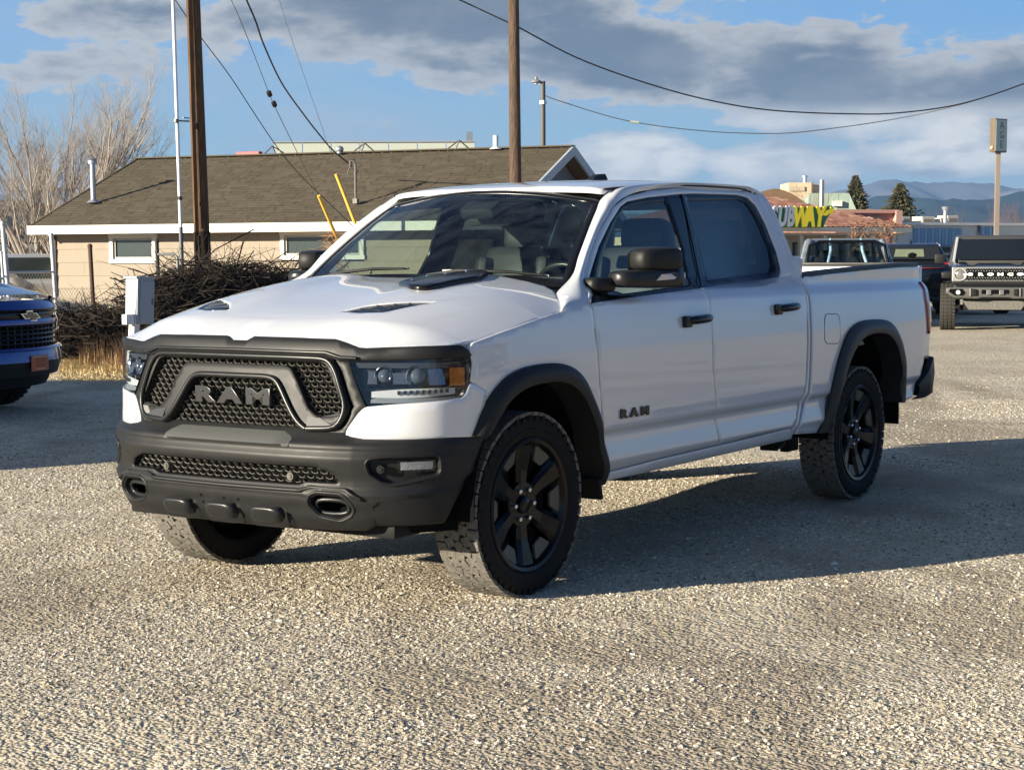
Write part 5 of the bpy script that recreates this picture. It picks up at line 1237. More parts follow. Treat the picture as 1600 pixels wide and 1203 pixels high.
m_yel = mat('yellow_guard', (.80,.50,.08), .5)
for (a, b_, lab) in (((498,306,32.4),(529,378,33.2),'left yellow plastic guard tube on a guy wire in front of the house'), ((525,272,34.0),(556,352,34.3),'right yellow plastic guard tube crossing the white fascia')):
    q = MB(); pa, pb = at(*a), at(*b_); q.tube([Vector((0,0,0)), pb-pa], .034, 8); o = q.build('guy_guard', m_yel, None, smooth=60); o.location = pa; tag(o, lab, 'guy guard', 'yellow guy wire guards')
cable('power_cable', [(262,-20,30),(275,2,30),(315,60,30.4),(370,135,31),(433,230,32),(480,285,33),(522,325,33.6),(560,362,34.2)], .009, 'straight dark cable passing behind the thick pole and down across the roof')
cable('power_cable', [(690,-12,31.6),(722,2,31.6),(795,36,31.6),(812,44,31.6),(900,90,32),(1000,127,32.5),(1100,155,33),(1200,172,33.5),(1320,178,34),(1400,177,34),(1500,163,34),(1600,131,34),(1680,96,34)], .014, 'upper sagging black cable crossing the sky on the right')
cable('power_cable', [(852,150,52),(880,160,52),(980,189,52),(1100,205,52),(1210,209,52),(1300,201,52),(1400,186,52),(1500,164,51),(1620,125,50)], .014, 'lower thinner cable strung from the lamp post to the right', mat('worn_cable', (.06,.065,.07), .6))
q = MB(); p = at(985,190,52); q.tube([(0,0,0), RH*.25 + Vector((0,0,-.04))], .05, 8); o = q.build('cable_splice', mat('splice_green', (.35,.42,.38), .5), None); o.location = p; tag(o, 'pale splice box hanging on the lower cable', 'splice box')
# ---------------------------------------------------------------- cabinet, pipes, fence, brush, grass
Dc = 22.6
cab = empty('utility_cabinet', gnd(217, Dc), label='grey metal utility cabinet leaning on a white post by the dry grass', cat='utility cabinet')
cab.rotation_euler = (0, 0, math.atan2(RH.y, RH.x) + .85)
m_cabg = mat('cabinet_grey', (.36,.39,.42), .5, spec=.4)
tl_ = Matrix.Rotation(.05, 3, 'Y')
q = MB(); q.box((.03,.05,.93), (.26,.26,.60), tl_, .01); cb_ = q.build('body', m_cabg, cab)
q = MB(); q.box((.03,.05,1.235), (.29,.29,.03), tl_, .006); q.build('lid', m_cabg, cb_)
q = MB(); q.box((.05,-.085,.92), (.22,.012,.54), tl_, .004); q.build('door', mat('cabinet_door', (.34,.37,.40), .45), cb_)
q = MB(); q.box((.13,-.097,.92), (.015,.015,.08), tl_); q.build('handle', m_steel, cb_)
q = MB(); q.box((-.10,.0,.60), (.09,.12,1.24), Matrix.Rotation(.10, 3, 'Y'), .008); q.build('post', mat('white_post', (.74,.73,.66), .7), cab)
q = MB(); q.box((-.22,-.03,.70), (.12,.10,.13), None, .01); q.build('meter_box', mat('small_box_white', (.78,.78,.76), .5), cab)
q = MB(); q.box((-.155,-.03,.70), (.03,.08,.14), None, .01); q.build('meter_box_side', m_cabg, cab)
# bent pipe rail
bpz = [at(246,398,27), at(272,397,27), at(277,402,27), at(279,440,27), Vector((*gnd(281,27).xy, 0))]
q = MB(); o0 = Vector((*gnd(281,27).xy, 0)); q.tube([Vector(p) - o0 for p in bpz], .022, 8); o = q.build('bent_pipe', mat('old_pipe', (.25,.25,.24), .6, metal=.3), None, smooth=50); o.location = o0; tag(o, 'thin grey pipe bent into a corner in front of the brush pile', 'pipe')
def post(name, px, py, D, r, m, label, cat, lean=0, grp=None):
    b0 = gnd(px+lean, D); t0 = at(px, py, D); q = MB(); q.tube([(0,0,0), Vector((t0.x-b0.x, t0.y-b0.y, t0.z))], r, 8); q.ball((t0.x-b0.x, t0.y-b0.y, t0.z), r*1.25, 8, 5); o = q.build(name, m, None, smooth=50); o.location = b0; tag(o, label, cat, grp); return o
post('steel_stake', 140.5, 385, 30.5, .038, m_rust, 'dark rusty steel stake standing in front of the tan wall', 'stake', 5)
post('steel_stake', 245, 378, 30.0, .034, mat('dark_stake', (.03,.028,.026), .7), 'dark stake in front of the right end of the left house window', 'stake', 2)
# chain link fence
fence = empty('chain_link_fence', gnd(8, 28), label='chain link fence with pale steel posts in front of the parked cars on the left', cat='fence')
m_fp = mat('fence_post_steel', (.55,.56,.56), .45, metal=.3)
FB = fence.location
def fpost(px, py, D, r, lean=0):
    b0 = gnd(px+lean, D) - FB; t0 = at(px, py, D) - FB; q = MB(); q.tube([b0, t0], r, 8); q.ball(t0, r*1.3, 8, 5); q.build('post', m_fp, fence, smooth=50)
fpost(4, 350, 28, .038, 12); fpost(2, 395, 27.8, .022, 6); fpost(80, 368, 29.6, .036, 8)
a0, b1, c1 = gnd(-60, 27.2) - FB, gnd(84, 29.6) - FB, gnd(146, 30.6) - FB
def chain(a, b, h):
    q = MB(); L0 = (b-a).length; e = (b-a).normalized(); st = .085; n = int((L0 + h)/st)
    for k in range(-int(h/st), int(L0/st)+1):
        for sg in (1, -1):
            x0 = k*st; z0, z1 = 0.02, h
            xa, xb = (x0, x0 + h) if sg > 0 else (x0 + h, x0)
            za, zb = z0, z1
            # clip to 0..L0
            def clip(xa, za, xb, zb):
                if xa > xb: xa, za, xb, zb = xb, zb, xa, za
                if xb <= 0 or xa >= L0: return None
                if xa < 0: za += (zb-za)*(-xa)/(xb-xa); xa = 0
                if xb > L0: zb = za + (zb-za)*(L0-xa)/(xb-xa); xb = L0
                return xa, za, xb, zb
            c = clip(xa, za, xb, zb)
            if c: q.tube([a + e*c[0] + Vector((0,0,c[1])), a + e*c[2] + Vector((0,0,c[3]))], .0028, 3, False)
    return q.build('wire_mesh', mat('galv_wire', (.38,.38,.36), .5, metal=.4), fence, kind='stuff')
chain(a0, b1, 1.25); chain(b1, c1, 1.0)
q = MB(); q.tube([a0 + Vector((0,0,1.27)), b1 + Vector((0,0,1.27))], .02, 6); q.build('top_rail', m_fp, fence)

# brush pile: cut branches heaped before the house
def brush(name, spots, n, label, m, rmin=.004, rmax=.016, seed=2, Lr=(.5, 1.6), flat=.35):
    rr = random.Random(seed); q = MB(); o0 = gnd(spots[0][0], spots[0][1])
    W = [s[3]*s[4] for s in spots]
    for i in range(n):
        px, D, z, w, h = rr.choices(spots, W)[0]
        c = gnd(px + rr.gauss(0, w*.42), D + rr.uniform(-.9, .9)); hh = h*(1 - .25*rr.random()); zz = max(.03, hh*rr.random()**.8)
        a = rr.uniform(0, 2*PI); up = rr.gauss(0, flat); d = Vector((math.cos(a), math.sin(a), up)).normalized(); L_ = rr.uniform(*Lr)
        k1 = Vector((rr.gauss(0,.12), rr.gauss(0,.12), rr.gauss(0,.10)))*L_; p0 = c + Vector((0,0,zz)) - d*L_*.5 - o0
        pts = [p0, p0 + d*L_*.35 + k1, p0 + d*L_*.7 + k1*.6, p0 + d*L_]
        for p in pts: p.z = max(p.z, .01)
        r = rr.uniform(rmin, rmax); q.tube(pts, [r, r*.85, r*.65, r*.35], 3, False)
        if rr.random() < .6:
            b = pts[1+rr.randrange(2)]; d2 = (d + Vector((rr.gauss(0,.6), rr.gauss(0,.6), abs(rr.gauss(0,.5))))).normalized(); q.tube([b, b + d2*L_*.25, b + d2*L_*.45 + Vector((0,0,rr.gauss(0,.08)))], [r*.5, r*.4, r*.2], 3, False)
    o = q.build(name, m, None, kind='stuff'); o.location = o0; tag(o, label, 'brush'); return o
m_twig = mat('dead_twig_shaded', (.020,.0165,.0145), .85, spec=.1, var=(3, .6, (.070,.055,.043)))  # shade over the heap put into a darker twig colour
m_twig2 = mat('pale_twig', (.17,.13,.10), .85, spec=.15)
brush('brush_pile', [(300,27,0,70,1.32),(360,27.5,0,60,1.42),(420,28.5,0,50,1.28),(470,29.5,0,40,1.22),(250,26.4,0,40,1.0),(205,25.4,0,50,.70),(150,25.6,0,50,.66),(105,26.2,0,45,.62),(530,30,0,40,1.0)], 7600, 'long dark heap of cut branches in front of the tan house', m_twig)
brush('brush_pile', [(440,29.2,0,60,1.30),(300,27,0,60,.9),(370,27.5,0,60,1.3)], 240, 'pale reddish twigs lying over the dark branch heap', m_twig2, .003, .008, 9, (.4,1.2), .5)
# a dark core so the heap is dense
q = MB(); rr = random.Random(3)
for px, D, w, h in ((300,27.3,1.2,.95),(350,27.8,1.2,1.1),(405,28.6,1.2,1.0),(455,29.4,1.1,.95),(255,26.9,.9,.7),(205,25.9,1.0,.50),(155,26.0,1.0,.46),(105,26.6,1.0,.44)):
    c = gnd(px, D); k0 = len(q.v); q.ball((0,0,0), 1, 16, 10)
    q.v[k0:] = [(c.x + v[0]*w*(1+.12*math.sin(7*v[1]+px)), c.y + v[1]*w*.8, max(-.02, h*.95*v[2]*(1+.15*math.sin(9*v[0]+px)))) for v in q.v[k0:]]
o = q.build('brush_core', mat('heap_core_dark', (.018,.015,.013), .95, spec=.05, bump=(18, 1.0, .15)), None, kind='stuff'); tag(o, 'dark core filling the inside of the branch heap', 'brush litter')

def grass(name, spots, n, hmin, hmax, m, label, seed=1, lean=.5):
    rr = random.Random(seed); q = MB(); o0 = gnd(spots[0][0], spots[0][1])
    for i in range(n):
        px0, px1, D0, D1_, hk = rr.choice(spots); D = rr.uniform(D0, D1_); px = rr.uniform(px0, px1); c = gnd(px, D) - o0
        h = rr.uniform(hmin, hmax)*hk*rr.uniform(.5, 1.2); a = rr.uniform(0, 2*PI); l = rr.random()*lean*h; dx, dy = math.cos(a)*l, math.sin(a)*l; w = rr.uniform(.004, .010)
        q.add([(c.x-w*math.sin(a), c.y+w*math.cos(a), 0), (c.x+w*math.sin(a), c.y-w*math.cos(a), 0), (c.x+dx*.35+w*.5*math.sin(a), c.y+dy*.35, h*.6), (c.x+dx*.35-w*.5*math.sin(a), c.y+dy*.35, h*.6), (c.x+dx, c.y+dy, h*(1-.25*lean))], [(0,1,2,3), (3,2,4)])
    o = q.build(name, m, None, kind='stuff'); o.location = o0; tag(o, label, 'grass'); return o
def island_mat(name, cols, rough=.85):
    m = bpy.data.materials.new(name); m.use_nodes = True; nt = m.node_tree; b = nt.nodes['Principled BSDF']; gm = N(nt, 'ShaderNodeNewGeometry'); r = ramp(nt, cols); nt.links.new(gm.outputs['Random Per Island'], r.inputs[0]); nt.links.new(r.outputs[0], b.inputs['Base Color']); b.inputs['Roughness'].default_value = rough; b.inputs['Specular IOR Level'].default_value = .15; return m
m_dry = island_mat('dry_grass', [(0, (.50,.37,.18)), (.5, (.68,.54,.29)), (.85, (.78,.65,.40)), (1, (.40,.34,.14))])
m_weed = island_mat('dry_weed', [(0, (.22,.13,.07)), (.6, (.42,.28,.15)), (1, (.52,.38,.22))])
grass('dry_grass', [(88,250,22.0,24.6,.7),(150,235,22.5,24.3,1.15),(185,232,22.3,23.3,1.5),(92,140,23.0,24.6,1.0)], 10000, .03, .15, m_dry, 'matted dry straw coloured grass around the utility cabinet', 1, .9)
grass('dry_grass', [(-100,300,21.2,23.4,.5),(90,300,21.0,22.0,.35)], 6000, .02, .07, m_dry, 'thin short dry grass edging the gravel on the left', 6, .9)
grass('dry_weeds', [(176,212,22.6,23.2,1.0),(236,300,25.0,26.0,1.2),(120,212,23.2,24.4,.9)], 900, .25, .62, m_weed, 'tall brown dead weeds standing around the cabinet', 3, .35)
grass('dry_weeds', [(240,330,25.6,26.4,1.0)], 700, .3, .62, m_weed, 'brown dead weeds at the foot of the thick pole', 13, .5)
# twiggy shrub against the right hand house window
brush('dead_shrub', [(520,32.6,0,16,2.1)], 150, 'orange brown dead shrub in front of the right house window', mat('rusty_leaf', (.36,.19,.09), .8), .004, .010, 21, (.25,.6), .7)
# dry bank beyond the lot on the left
q = MB(); pts = [gnd(-400, 30), gnd(92, 24.4), gnd(260, 24.3), gnd(700, 30), gnd(700, 60), gnd(-500, 62)]; q.add([(p.x, p.y, .012) for p in pts], [(0,1,2,3,4,5)])
mb = mat('bare_earth', (.46,.37,.25), .95, spec=.1, var=(1.3, .8, (.62,.50,.31)), bump=(9, .8, .06)); o = q.build('dirt_bank', mb); tag(o, kind='structure')
# ---------------------------------------------------------------- sandwich shop, roofs behind it
def local_root(name, px, D, px2, D2_, **kw):
    a, b = gnd(px, D), gnd(px2, D2_); e = (b-a).normalized(); r = empty(name, a, **kw); r.rotation_euler = (0, 0, math.atan2(e.y, e.x)); n = Vector((-e.y, e.x, 0)); s_ = 1 if n.dot(FH) > 0 else -1
    return r, (b-a).length, s_
def zat(py, D): return CAM.z + (405.0-py)/FPX*D
m_stucco = mat('tan_stucco', (.52,.43,.31), .85, var=(1.5, .3, (.46,.37,.26)))
m_tile = bpy.data.materials.new('clay_tile'); m_tile.use_nodes = True
nt = m_tile.node_tree; gm = N(nt, 'ShaderNodeNewGeometry'); r = ramp(nt, [(0, (.17,.075,.055)), (.5, (.26,.125,.085)), (.9, (.33,.18,.13)), (1, (.42,.26,.2))]); nt.links.new(gm.outputs['Random Per Island'], r.inputs[0]); nt.links.new(r.outputs[0], nt.nodes['Principled BSDF'].inputs['Base Color']); nt.nodes['Principled BSDF'].inputs['Roughness'].default_value = .8
shop, SL, s_ = local_root('sandwich_shop', 1150, 71, 1392, 75, label='low sandwich shop with brown tile roof and big yellow and white SUBWAY sign', cat='shop')
Y = 1  # into the building
ze = zat(362, 73.5); 
q = MB(); q.box((SL/2, 5.5, ze/2-.1), (SL-.6, 10.4, ze-.2)); q.build('wall', m_stucco, shop)
for k in range(7):
    q = MB(); q.box((.4 + k*(SL-.8)/6, -.55, ze/2-.12), (.16,.16,ze-.25)); q.build('column', mat('cream_column', (.6,.53,.4), .7), shop)
for k in range(6):
    x0, x1 = .4 + k*(SL-.8)/6, .4 + (k+1)*(SL-.8)/6
    q = MB(); q.box(((x0+x1)/2, .26, 1.15), (x1-x0-.5, .06, 1.9)); w_ = q.build('window', mat('dark_frame', (.03,.03,.03), .5), shop)
    q = MB(); q.box(((x0+x1)/2, .22, 1.15), (x1-x0-.64, .03, 1.76)); q.build('pane', m_winglass, w_)
q = MB(); q.box((SL/2, -.70, ze+.0), (SL+1.0,.10,.20)); q.build('fascia', mat('cream_fascia', (.66,.60,.48), .6), shop)
q = MB(); q.box((SL/2, -.35, ze-.18), (SL+.6,.5,.10)); q.build('beam', m_stucco, shop)
# hipped tile roof
zt = ze + 1.55; y0_, y1_ = -.75, 4.2; x0_, x1_ = -.6, SL+.6
q = MB(); q.add([(x0_,y0_,ze+.08),(x1_,y0_,ze+.08),(x1_-4.4,y1_,zt),(x0_+4.4,y1_,zt),(x1_,11.6,ze+.08),(x0_,11.6,ze+.08),(x1_-4.4,7.2,zt),(x0_+4.4,7.2,zt)], [(0,1,2,3),(1,4,6,2),(4,5,7,6),(5,0,3,7),(3,2,6,7)]); rf = q.build('roof', mat('roof_under', (.12,.06,.045), .9), shop)
q = MB(); nr = 16; rr = random.Random(8)
for c in range(nr):
    t0, t1 = c/nr, (c+1.08)/nr; xa0, xb0 = x0_ + 4.4*t0, x1_ - 4.4*t0; x = xa0
    while x < xb0:
        w_ = .27; z0, z1 = ze+.10 + (zt-ze-.08)*t0, ze+.10 + (zt-ze-.08)*t1; ya, yb = y0_ + (y1_-y0_)*t0, y0_ + (y1_-y0_)*t1; h = .06
        q.add([(x,ya,z0),(x+w_*.5,ya,z0+h),(x+w_,ya,z0),(x,yb,z1-.02),(x+w_*.5,yb,z1+h-.02),(x+w_,yb,z1-.02)], [(0,1,4,3),(1,2,5,4),(0,2,1)]); x += w_
q.build('roof_tiles', m_tile, rf, kind='stuff')
# sign
zs0, zs1 = zat(356, 71.5), zat(328, 71.5)
sg_ = empty('shop_sign', (0,0,0)); sg_.parent = shop; sx0 = (gnd(1306, 71.5) - gnd(1150, 71)).length
m_green = mat('sign_green', (.02,.16,.06), .5); m_ylw = mat('sign_yellow', (.90,.70,.03), .5, emit=((1,.78,.03), .10)); m_wht = mat('sign_white', (.80,.82,.78), .5)
hS = zs1 - zs0
q = MB(); q.prism([(sx0-3.45, zs0-.05), (sx0-.52, zs0-.05), (sx0-.36, zs0+.30), (sx0+.02, zs1-.02), (sx0-.10, zs1+.12), (sx0-.55, zs1+.04), (sx0-3.35, zs1+.0)], -1.02, -.86, 'y'); q.build('backing', m_green, sg_)
def letters(txt, m, x, w_, sx_):
    for i, ch in enumerate(txt):
        o = text_obj('letter', ch, hS*1.50, m, sg_, frame_mtx((x + i*w_, -1.06, zs0 + hS*.47), (1,0,0), (0,0,1)), extrude=.035, bold=.042, shear=.22, sx=sx_)
letters('SUB', m_wht, sx0-3.12, .42, .56); letters('WAY', m_ylw, sx0-1.78, .50, .64)
q = MB(); q.prism([(sx0-.58,zs0+hS*.62),(sx0-.38,zs0+hS*.90),(sx0-.22,zs0+hS*.92),(sx0-.18,zs0+hS*1.08),(sx0+.0,zs0+hS*.90),(sx0-.14,zs0+hS*.66),(sx0-.20,zs0+hS*.76),(sx0-.42,zs0+hS*.58)], -1.09, -1.03, 'y'); q.build('arrow', m_ylw, sg_)
q = MB(); q.box((SL-1.2, 3.2, ze+1.5), (.13,.13,1.5)); q.build('vent_pipe', mat('cream_pipe', (.72,.66,.55), .6), shop)
# salmon parapet
D = 82; sp, L2, _s = local_root('salmon_parapet_building', 1305, D, 1397, D+1, label='salmon pink flat parapet building right behind the tile roof', cat='building'); zb = zat(333, D)
q = MB(); q.box((L2/2, 3.5, zb/2), (L2, 7, zb)); q.build('wall', mat('salmon_wall', (.46,.20,.15), .8), sp)
q = MB(); q.box((L2/2, -.08, zb+.0), (L2+.2,.25,.16)); q.build('coping', mat('salmon_coping', (.62,.33,.25), .7), sp)
q = MB(); q.box((L2*.47, -.05, zb-.55), (L2*.62,.06,.62)); q.build('louvre', mat('louvre_brown', (.10,.07,.06), .8, bump=(30,.8,.05)), sp)
q = MB(); q.box((L2+.1, -.1, zb-.5), (.34,.3,1.1)); q.build('corner_pier', mat('pier_pink', (.60,.36,.30), .7), sp)
# grey green parapet
D = 92; gp, L3, _s = local_root('green_parapet_building', 1262, D, 1337, D, label='pale green sheet metal parapet rising behind the yellow sign', cat='building'); zb, zt = zat(334, D), zat(305, D)
n5 = 4
for k in range(n5):
    xa, xb = L3*.84*k/n5, L3*.84*(k+1)/n5; q = MB(); q.prism([(xa+.01,0),(xb-.01,0),(xb-.01,zt),(xa+.01,zt)], 0, .3, 'y'); q.build('wall_panel', mat('sage_metal', (.33,.42,.34), .6), gp)
q = MB(); q.prism([(L3*.84,0),(L3,0),(L3,zb+.1),(L3*.84,zt)], .0, .3, 'y'); q.build('slanted_panel', mat('sage_light', (.42,.50,.40), .6), gp)
q = MB(); q.box((1.5, -.12, zt-.55), (.5,.2,.28)); q.build('wall_lamp', mat('lamp_cream', (.7,.68,.6), .5), gp)
q = MB(); q.box((L3/2, 3, zt/2-.1), (L3-.2, 5.4, zt-.2)); q.build('rear_wall', mat('sage_metal', (.33,.42,.34), .6), gp)
# brown domed roof
D = 88; dm, L4, _s = local_root('brown_roof_building', 1150, D, 1266, D, label='brown rounded shingle roof left of the pale green parapet', cat='building'); zb, zt = zat(331, D), zat(297.5, D)
pr = [(0,0)] + [(L4*.0, zb)] + [(L4*t, zb + (zt-zb)*(1-(abs(t-.52)/.52)**1.7)*1.0) for t in np.linspace(.08, .98, 12)] + [(L4, zb+.3), (L4, 0)]
q = MB(); q.prism(pr, 0, 6, 'y'); q.build('roof', mat('brown_shingle', (.20,.125,.07), .9, var=(2, .6, (.13,.08,.045)), bump=(12,.8,.06)), dm)
# tan rooftop unit
D = 99; tu, L5, _s = local_root('tan_roof_building', 1226, D, 1284, D, label='cream block of rooftop plant with a small chimney above the brown roof', cat='building'); zb, zt = zat(306, D), zat(288.5, D)
m_cream = mat('cream_block', (.62,.50,.33), .8, var=(2,.4,(.50,.40,.26)))
q = MB(); q.box((L5*.40, 1.5, zt/2), (L5*.64, 3, zt)); q.build('wall', m_cream, tu)
q = MB(); q.box((L5*.84, 1.8, zt/2-.05), (L5*.22, 2.6, zt-.1)); q.build('side_block', mat('cream_block2', (.66,.54,.38), .8), tu)
q = MB(); q.box((L5*.72, .3, zt/2), (.08,.6,zt)); q.build('dark_joint', mat('joint_brown', (.10,.07,.04), .9), tu)
q = MB(); q.tube([(L5*.60,1,zt-.1),(L5*.60,1,zt+.42)], .12, 10); q.lathe([(.16,.36),(.16,.42),(.0005,.46)], 10, c=(L5*.60,1,zt)); q.build('chimney', m_metalg, tu)
q = MB(); q.box((L5*.3,-.05,zt-.35), (.9,.06,.25)); q.build('vent_grille', mat('vent_beige', (.5,.42,.3), .7), tu)
# blue and white building
D = 96; bb, L6, _s = local_root('blue_white_building', 1402, D, 1690, D+6, label='long white building with a band of blue panels on the right', cat='building'); zt = zat(352, D)
m_wb = mat('white_wall', (.70,.67,.60), .8)
q = MB(); q.box((L6/2, 6, zt/2), (L6, 12, zt)); q.build('wall', m_wb, bb)
q = MB(); q.box((L6/2, -.05, zt-.02), (L6+.1,.3,.14)); q.build('coping', mat('white_coping', (.78,.76,.70), .6), bb)
u0 = 1.05; pw = .245; zz0, zz1 = zat(387, D), zat(359.5, D)
m_blu = [mat('blue_panel', (.20,.36,.52), .5), mat('blue_panel_pale', (.27,.43,.58), .5)]
for k in range(14):
    q = MB(); q.box((u0 + (k+.5)*pw, -.06, (zz0+zz1)/2), (pw-.03,.05,zz1-zz0)); q.build('wall_panel', m_blu[k % 2], bb)
for k in range(5):
    q = MB(); q.box((5.75 + k*.26, -.06, (zz0+zz1)/2+.18), (.22,.05,(zz1-zz0)*.8)); q.build('wall_panel', m_blu[k % 2], bb)
q = MB(); q.box((5.70, -.08, (zz0+zz1)/2), (.10,.1,zz1-zz0+.5)); q.build('down_pipe', m_rust, bb)
q = MB(); q.box((2.7, -.4, zz0-.22), (3.9,.8,.30)); q.build('canopy', mat('canopy_dark', (.05,.05,.05), .8), bb)
for (pxa, pxb, pya, pyb, lab) in ((1432,1450,343,351,0),(1450,1466,341.5,351,1),(1489,1514,341,352,0),(1526,1540,343,352,1),(1540,1562,339,352,0)):
    xa, xb = [(gnd(p, D+2) - gnd(1402, D+2)).length for p in (pxa, pxb)]; z0, z1 = zat(pyb, D+2)-.1, zat(pya, D+2); q = MB(); q.box(((xa+xb)/2, 2.2, (z0+z1)/2), (xb-xa, .9, z1-z0), None, .03); u_ = q.build('roof_unit', mat('unit_cream', (.62,.58,.48), .6), bb)
    q = MB(); q.box(((xa+xb)/2, 1.73, (z0+z1)/2-.03), ((xb-xa)*.8, .03, (z1-z0)*.5)); q.build('unit_grille', mat('unit_grille', (.25,.22,.18), .8), u_)
q = MB(); px_ = (gnd(1520, D) - gnd(1402, D)).length; q.tube([(px_,1,zt-.1),(px_,1,zat(329,D))], .11, 12); q.lathe([(.12,0),(.18,.10),(.22,.22),(.0005,.26)], 14, c=(px_,1,zat(331,D))); q.build('flue', m_metalg, bb, smooth=50)
# tall pole sign
D = 90; sb = empty('pole_sign', gnd(1556, D), label='tall square steel pole carrying a brown framed sign box', cat='sign'); sb.rotation_euler = (0,0, math.atan2(RH.y, RH.x)); z0, z1 = zat(243.5, D), zat(192, D)
q = MB(); q.box((0,0,z0/2), (.22,.22,z0)); q.build('pole', mat('sign_pole_tan', (.25,.205,.165), .6), sb)
R_ = Matrix.Rotation(.62, 3, 'Z'); cx = .0
def sbx(c, d): v = R_ @ Vector(c); return (v.x + cx, v.y, c[2]), d
q = MB(); q.box((cx,0,(z0+z1)/2), (.95,.34,z1-z0), R_, .02); bx_ = q.build('sign_box', mat('sign_brown', (.13,.09,.055), .5), sb)
c_, d_ = sbx((0,-.185,(z0+z1)/2), (.86,.02,z1-z0-.12)); q = MB(); q.box(c_, d_, R_); q.build('sign_face', mat('sign_face_green', (.40,.48,.44), .4, var=(4,.5,(.28,.36,.33))), bx_)
for i, ch in enumerate('AGE'):
    v = R_ @ Vector((.02, -.20, 0)); ex = R_ @ Vector((1,0,0)); text_obj('sign_letter', ch, .52, mat('sign_ink', (.12,.17,.17), .6), bx_, frame_mtx((v.x+cx, v.y, z1-.36-i*.48), ex, (0,0,1)), extrude=.004, bold=.006)
q = MB(); v = R_ @ Vector((-.48,.0,0)); q.ball((v.x+cx-.02, v.y-.02, z0+.22), .10, 10, 6); q.build('lamp', mat('warm_lamp', (.75,.45,.30), .5), bx_)
q = MB(); q.tube([gnd(1596, 60)+Vector((0,0,0)), Vector((*gnd(1596, 60).xy, 1.6))], .03, 6); 
# ---------------------------------------------------------------- trees
m_bark = mat('pale_bark', (.34,.30,.26), .9, spec=.1, var=(2,.5,(.22,.19,.165)))
def bare_tree(root_px, D, height_py, spread, label, seed, nstem=7, lv=5, grp=None, name='bare_tree', m=m_bark, kk=1.0, lean=0, thin=1.0):
    rr = random.Random(seed); o0 = gnd(root_px, D); t = empty(name, o0, label=label, cat='tree', group=grp); H = zat(height_py, D)
    tr = MB(); br = MB(); tw = MB()
    def grow(p, d, L_, r, l):
        n = 4; pts = [p]; dd = d.copy()
        for i in range(n):
            dd = (dd + Vector((rr.gauss(0,.10), rr.gauss(0,.10), rr.gauss(.04,.07)))).normalized(); pts.append(pts[-1] + dd*L_/n)
        rs = [r*(1-.42*i/n) for i in range(n+1)]
        (tr if l == 0 else (br if l < 3 else tw)).tube(pts, rs, 6 if l < 2 else (4 if l < 3 else 3), l < 2)
        if l >= lv: return
        k = 3 + rr.randrange(3) if l < 2 else 3 + rr.randrange(2)
        for j in range(k):
            i = 1 + rr.randrange(n); a = rr.uniform(0, 2*PI); side = dd.orthogonal().normalized(); side.rotate(Matrix.Rotation(a, 3, dd)); ang = rr.uniform(.25, .65)
            grow(pts[i], (dd*math.cos(ang) + side*math.sin(ang) + Vector((0,0,.10))).normalized(), L_*rr.uniform(.45, .72), rs[i]*rr.uniform(.45, .65), l+1)
        grow(pts[-1], dd, L_*.6, rs[-1]*.9, l+1)
    for s in range(nstem):
        a = 2*PI*s/nstem + rr.uniform(-.3, .3); u = spread*rr.uniform(.25, 1.0); d = Vector((0,0,1)) + RH*(u*math.cos(a) + lean) + FH*(u*math.sin(a)*.6); grow(Vector((0,0,.0)), d.normalized(), H*.47*rr.uniform(.8,1.1), .095*kk*rr.uniform(.7,1.2), 0)
    tr.build('trunk', m, t, smooth=60); 
    b_ = br.build('branch', m, t); b_['kind'] = 'stuff'
    c_ = tw.build('crown', m, t); c_['kind'] = 'stuff'; return t
bare_tree(76, 46, 112, .95, 'large bare many stemmed tree rising left of the house roof', 11, 9, 5, kk=1.15, lean=.04)
bare_tree(-20, 50, 165, .8, 'smaller bare tree at the far left edge behind the fence', 23, 5, 5, kk=.75)
def spruce(px, D, top_py, base_py, hw, label, seed, bare=.0):
    rr = random.Random(seed); o0 = gnd(px, D); t = empty('spruce_tree', o0, label=label, cat='tree', group='dark evergreens behind the shop'); H = zat(top_py, D); z0 = zat(base_py, D)
    q = MB(); q.tube([(0,0,0),(0,0,H*.97)], [.22,.03], 8); q.build('trunk', mat('spruce_bark', (.09,.06,.045), .9), t, smooth=50)
    q = MB(); n = 2600
    for i in range(n):
        tt = rr.random()**.8; z = z0 + (H-z0)*tt; fr = (z*1.9) % 1.0; R0 = hw*(1-tt)**.8*(1.25 - .85*fr)*rr.uniform(.55,1.15) + .06; a = rr.uniform(0, 2*PI); rad = R0*rr.uniform(.25, 1.0)**.6
        c = Vector((rad*math.cos(a), rad*math.sin(a), z - .30*rad + rr.uniform(-.1,.1))); s = rr.uniform(.10, .26)*(.6+.6*(1-tt)); d = Vector((math.cos(a), math.sin(a), rr.uniform(-.5,.3))).normalized(); w = d.cross(Vector((0,0,1))).normalized(); u = Vector((0,0,1))*rr.uniform(-.3,.3)
        q.add([c - w*s*.5, c + w*s*.5, c + d*s*1.3 + u*s, c + d*s*.5 + Vector((0,0,-s*.5))], [(0,1,2),(0,2,3),(1,3,2)])
    o = q.build('crown', island_mat('spruce_needles', [(0, (.030,.040,.022)), (.5, (.060,.065,.035)), (.85, (.12,.10,.055)), (1, (.20,.15,.085))]), t); o['kind'] = 'stuff'; return t
spruce(1335, 118, 279, 330, 1.0, 'slim dark evergreen above the green parapet', 4)
spruce(1405, 112, 291, 356, 1.75, 'broad dark evergreen between the shop roof and the blue building', 5)
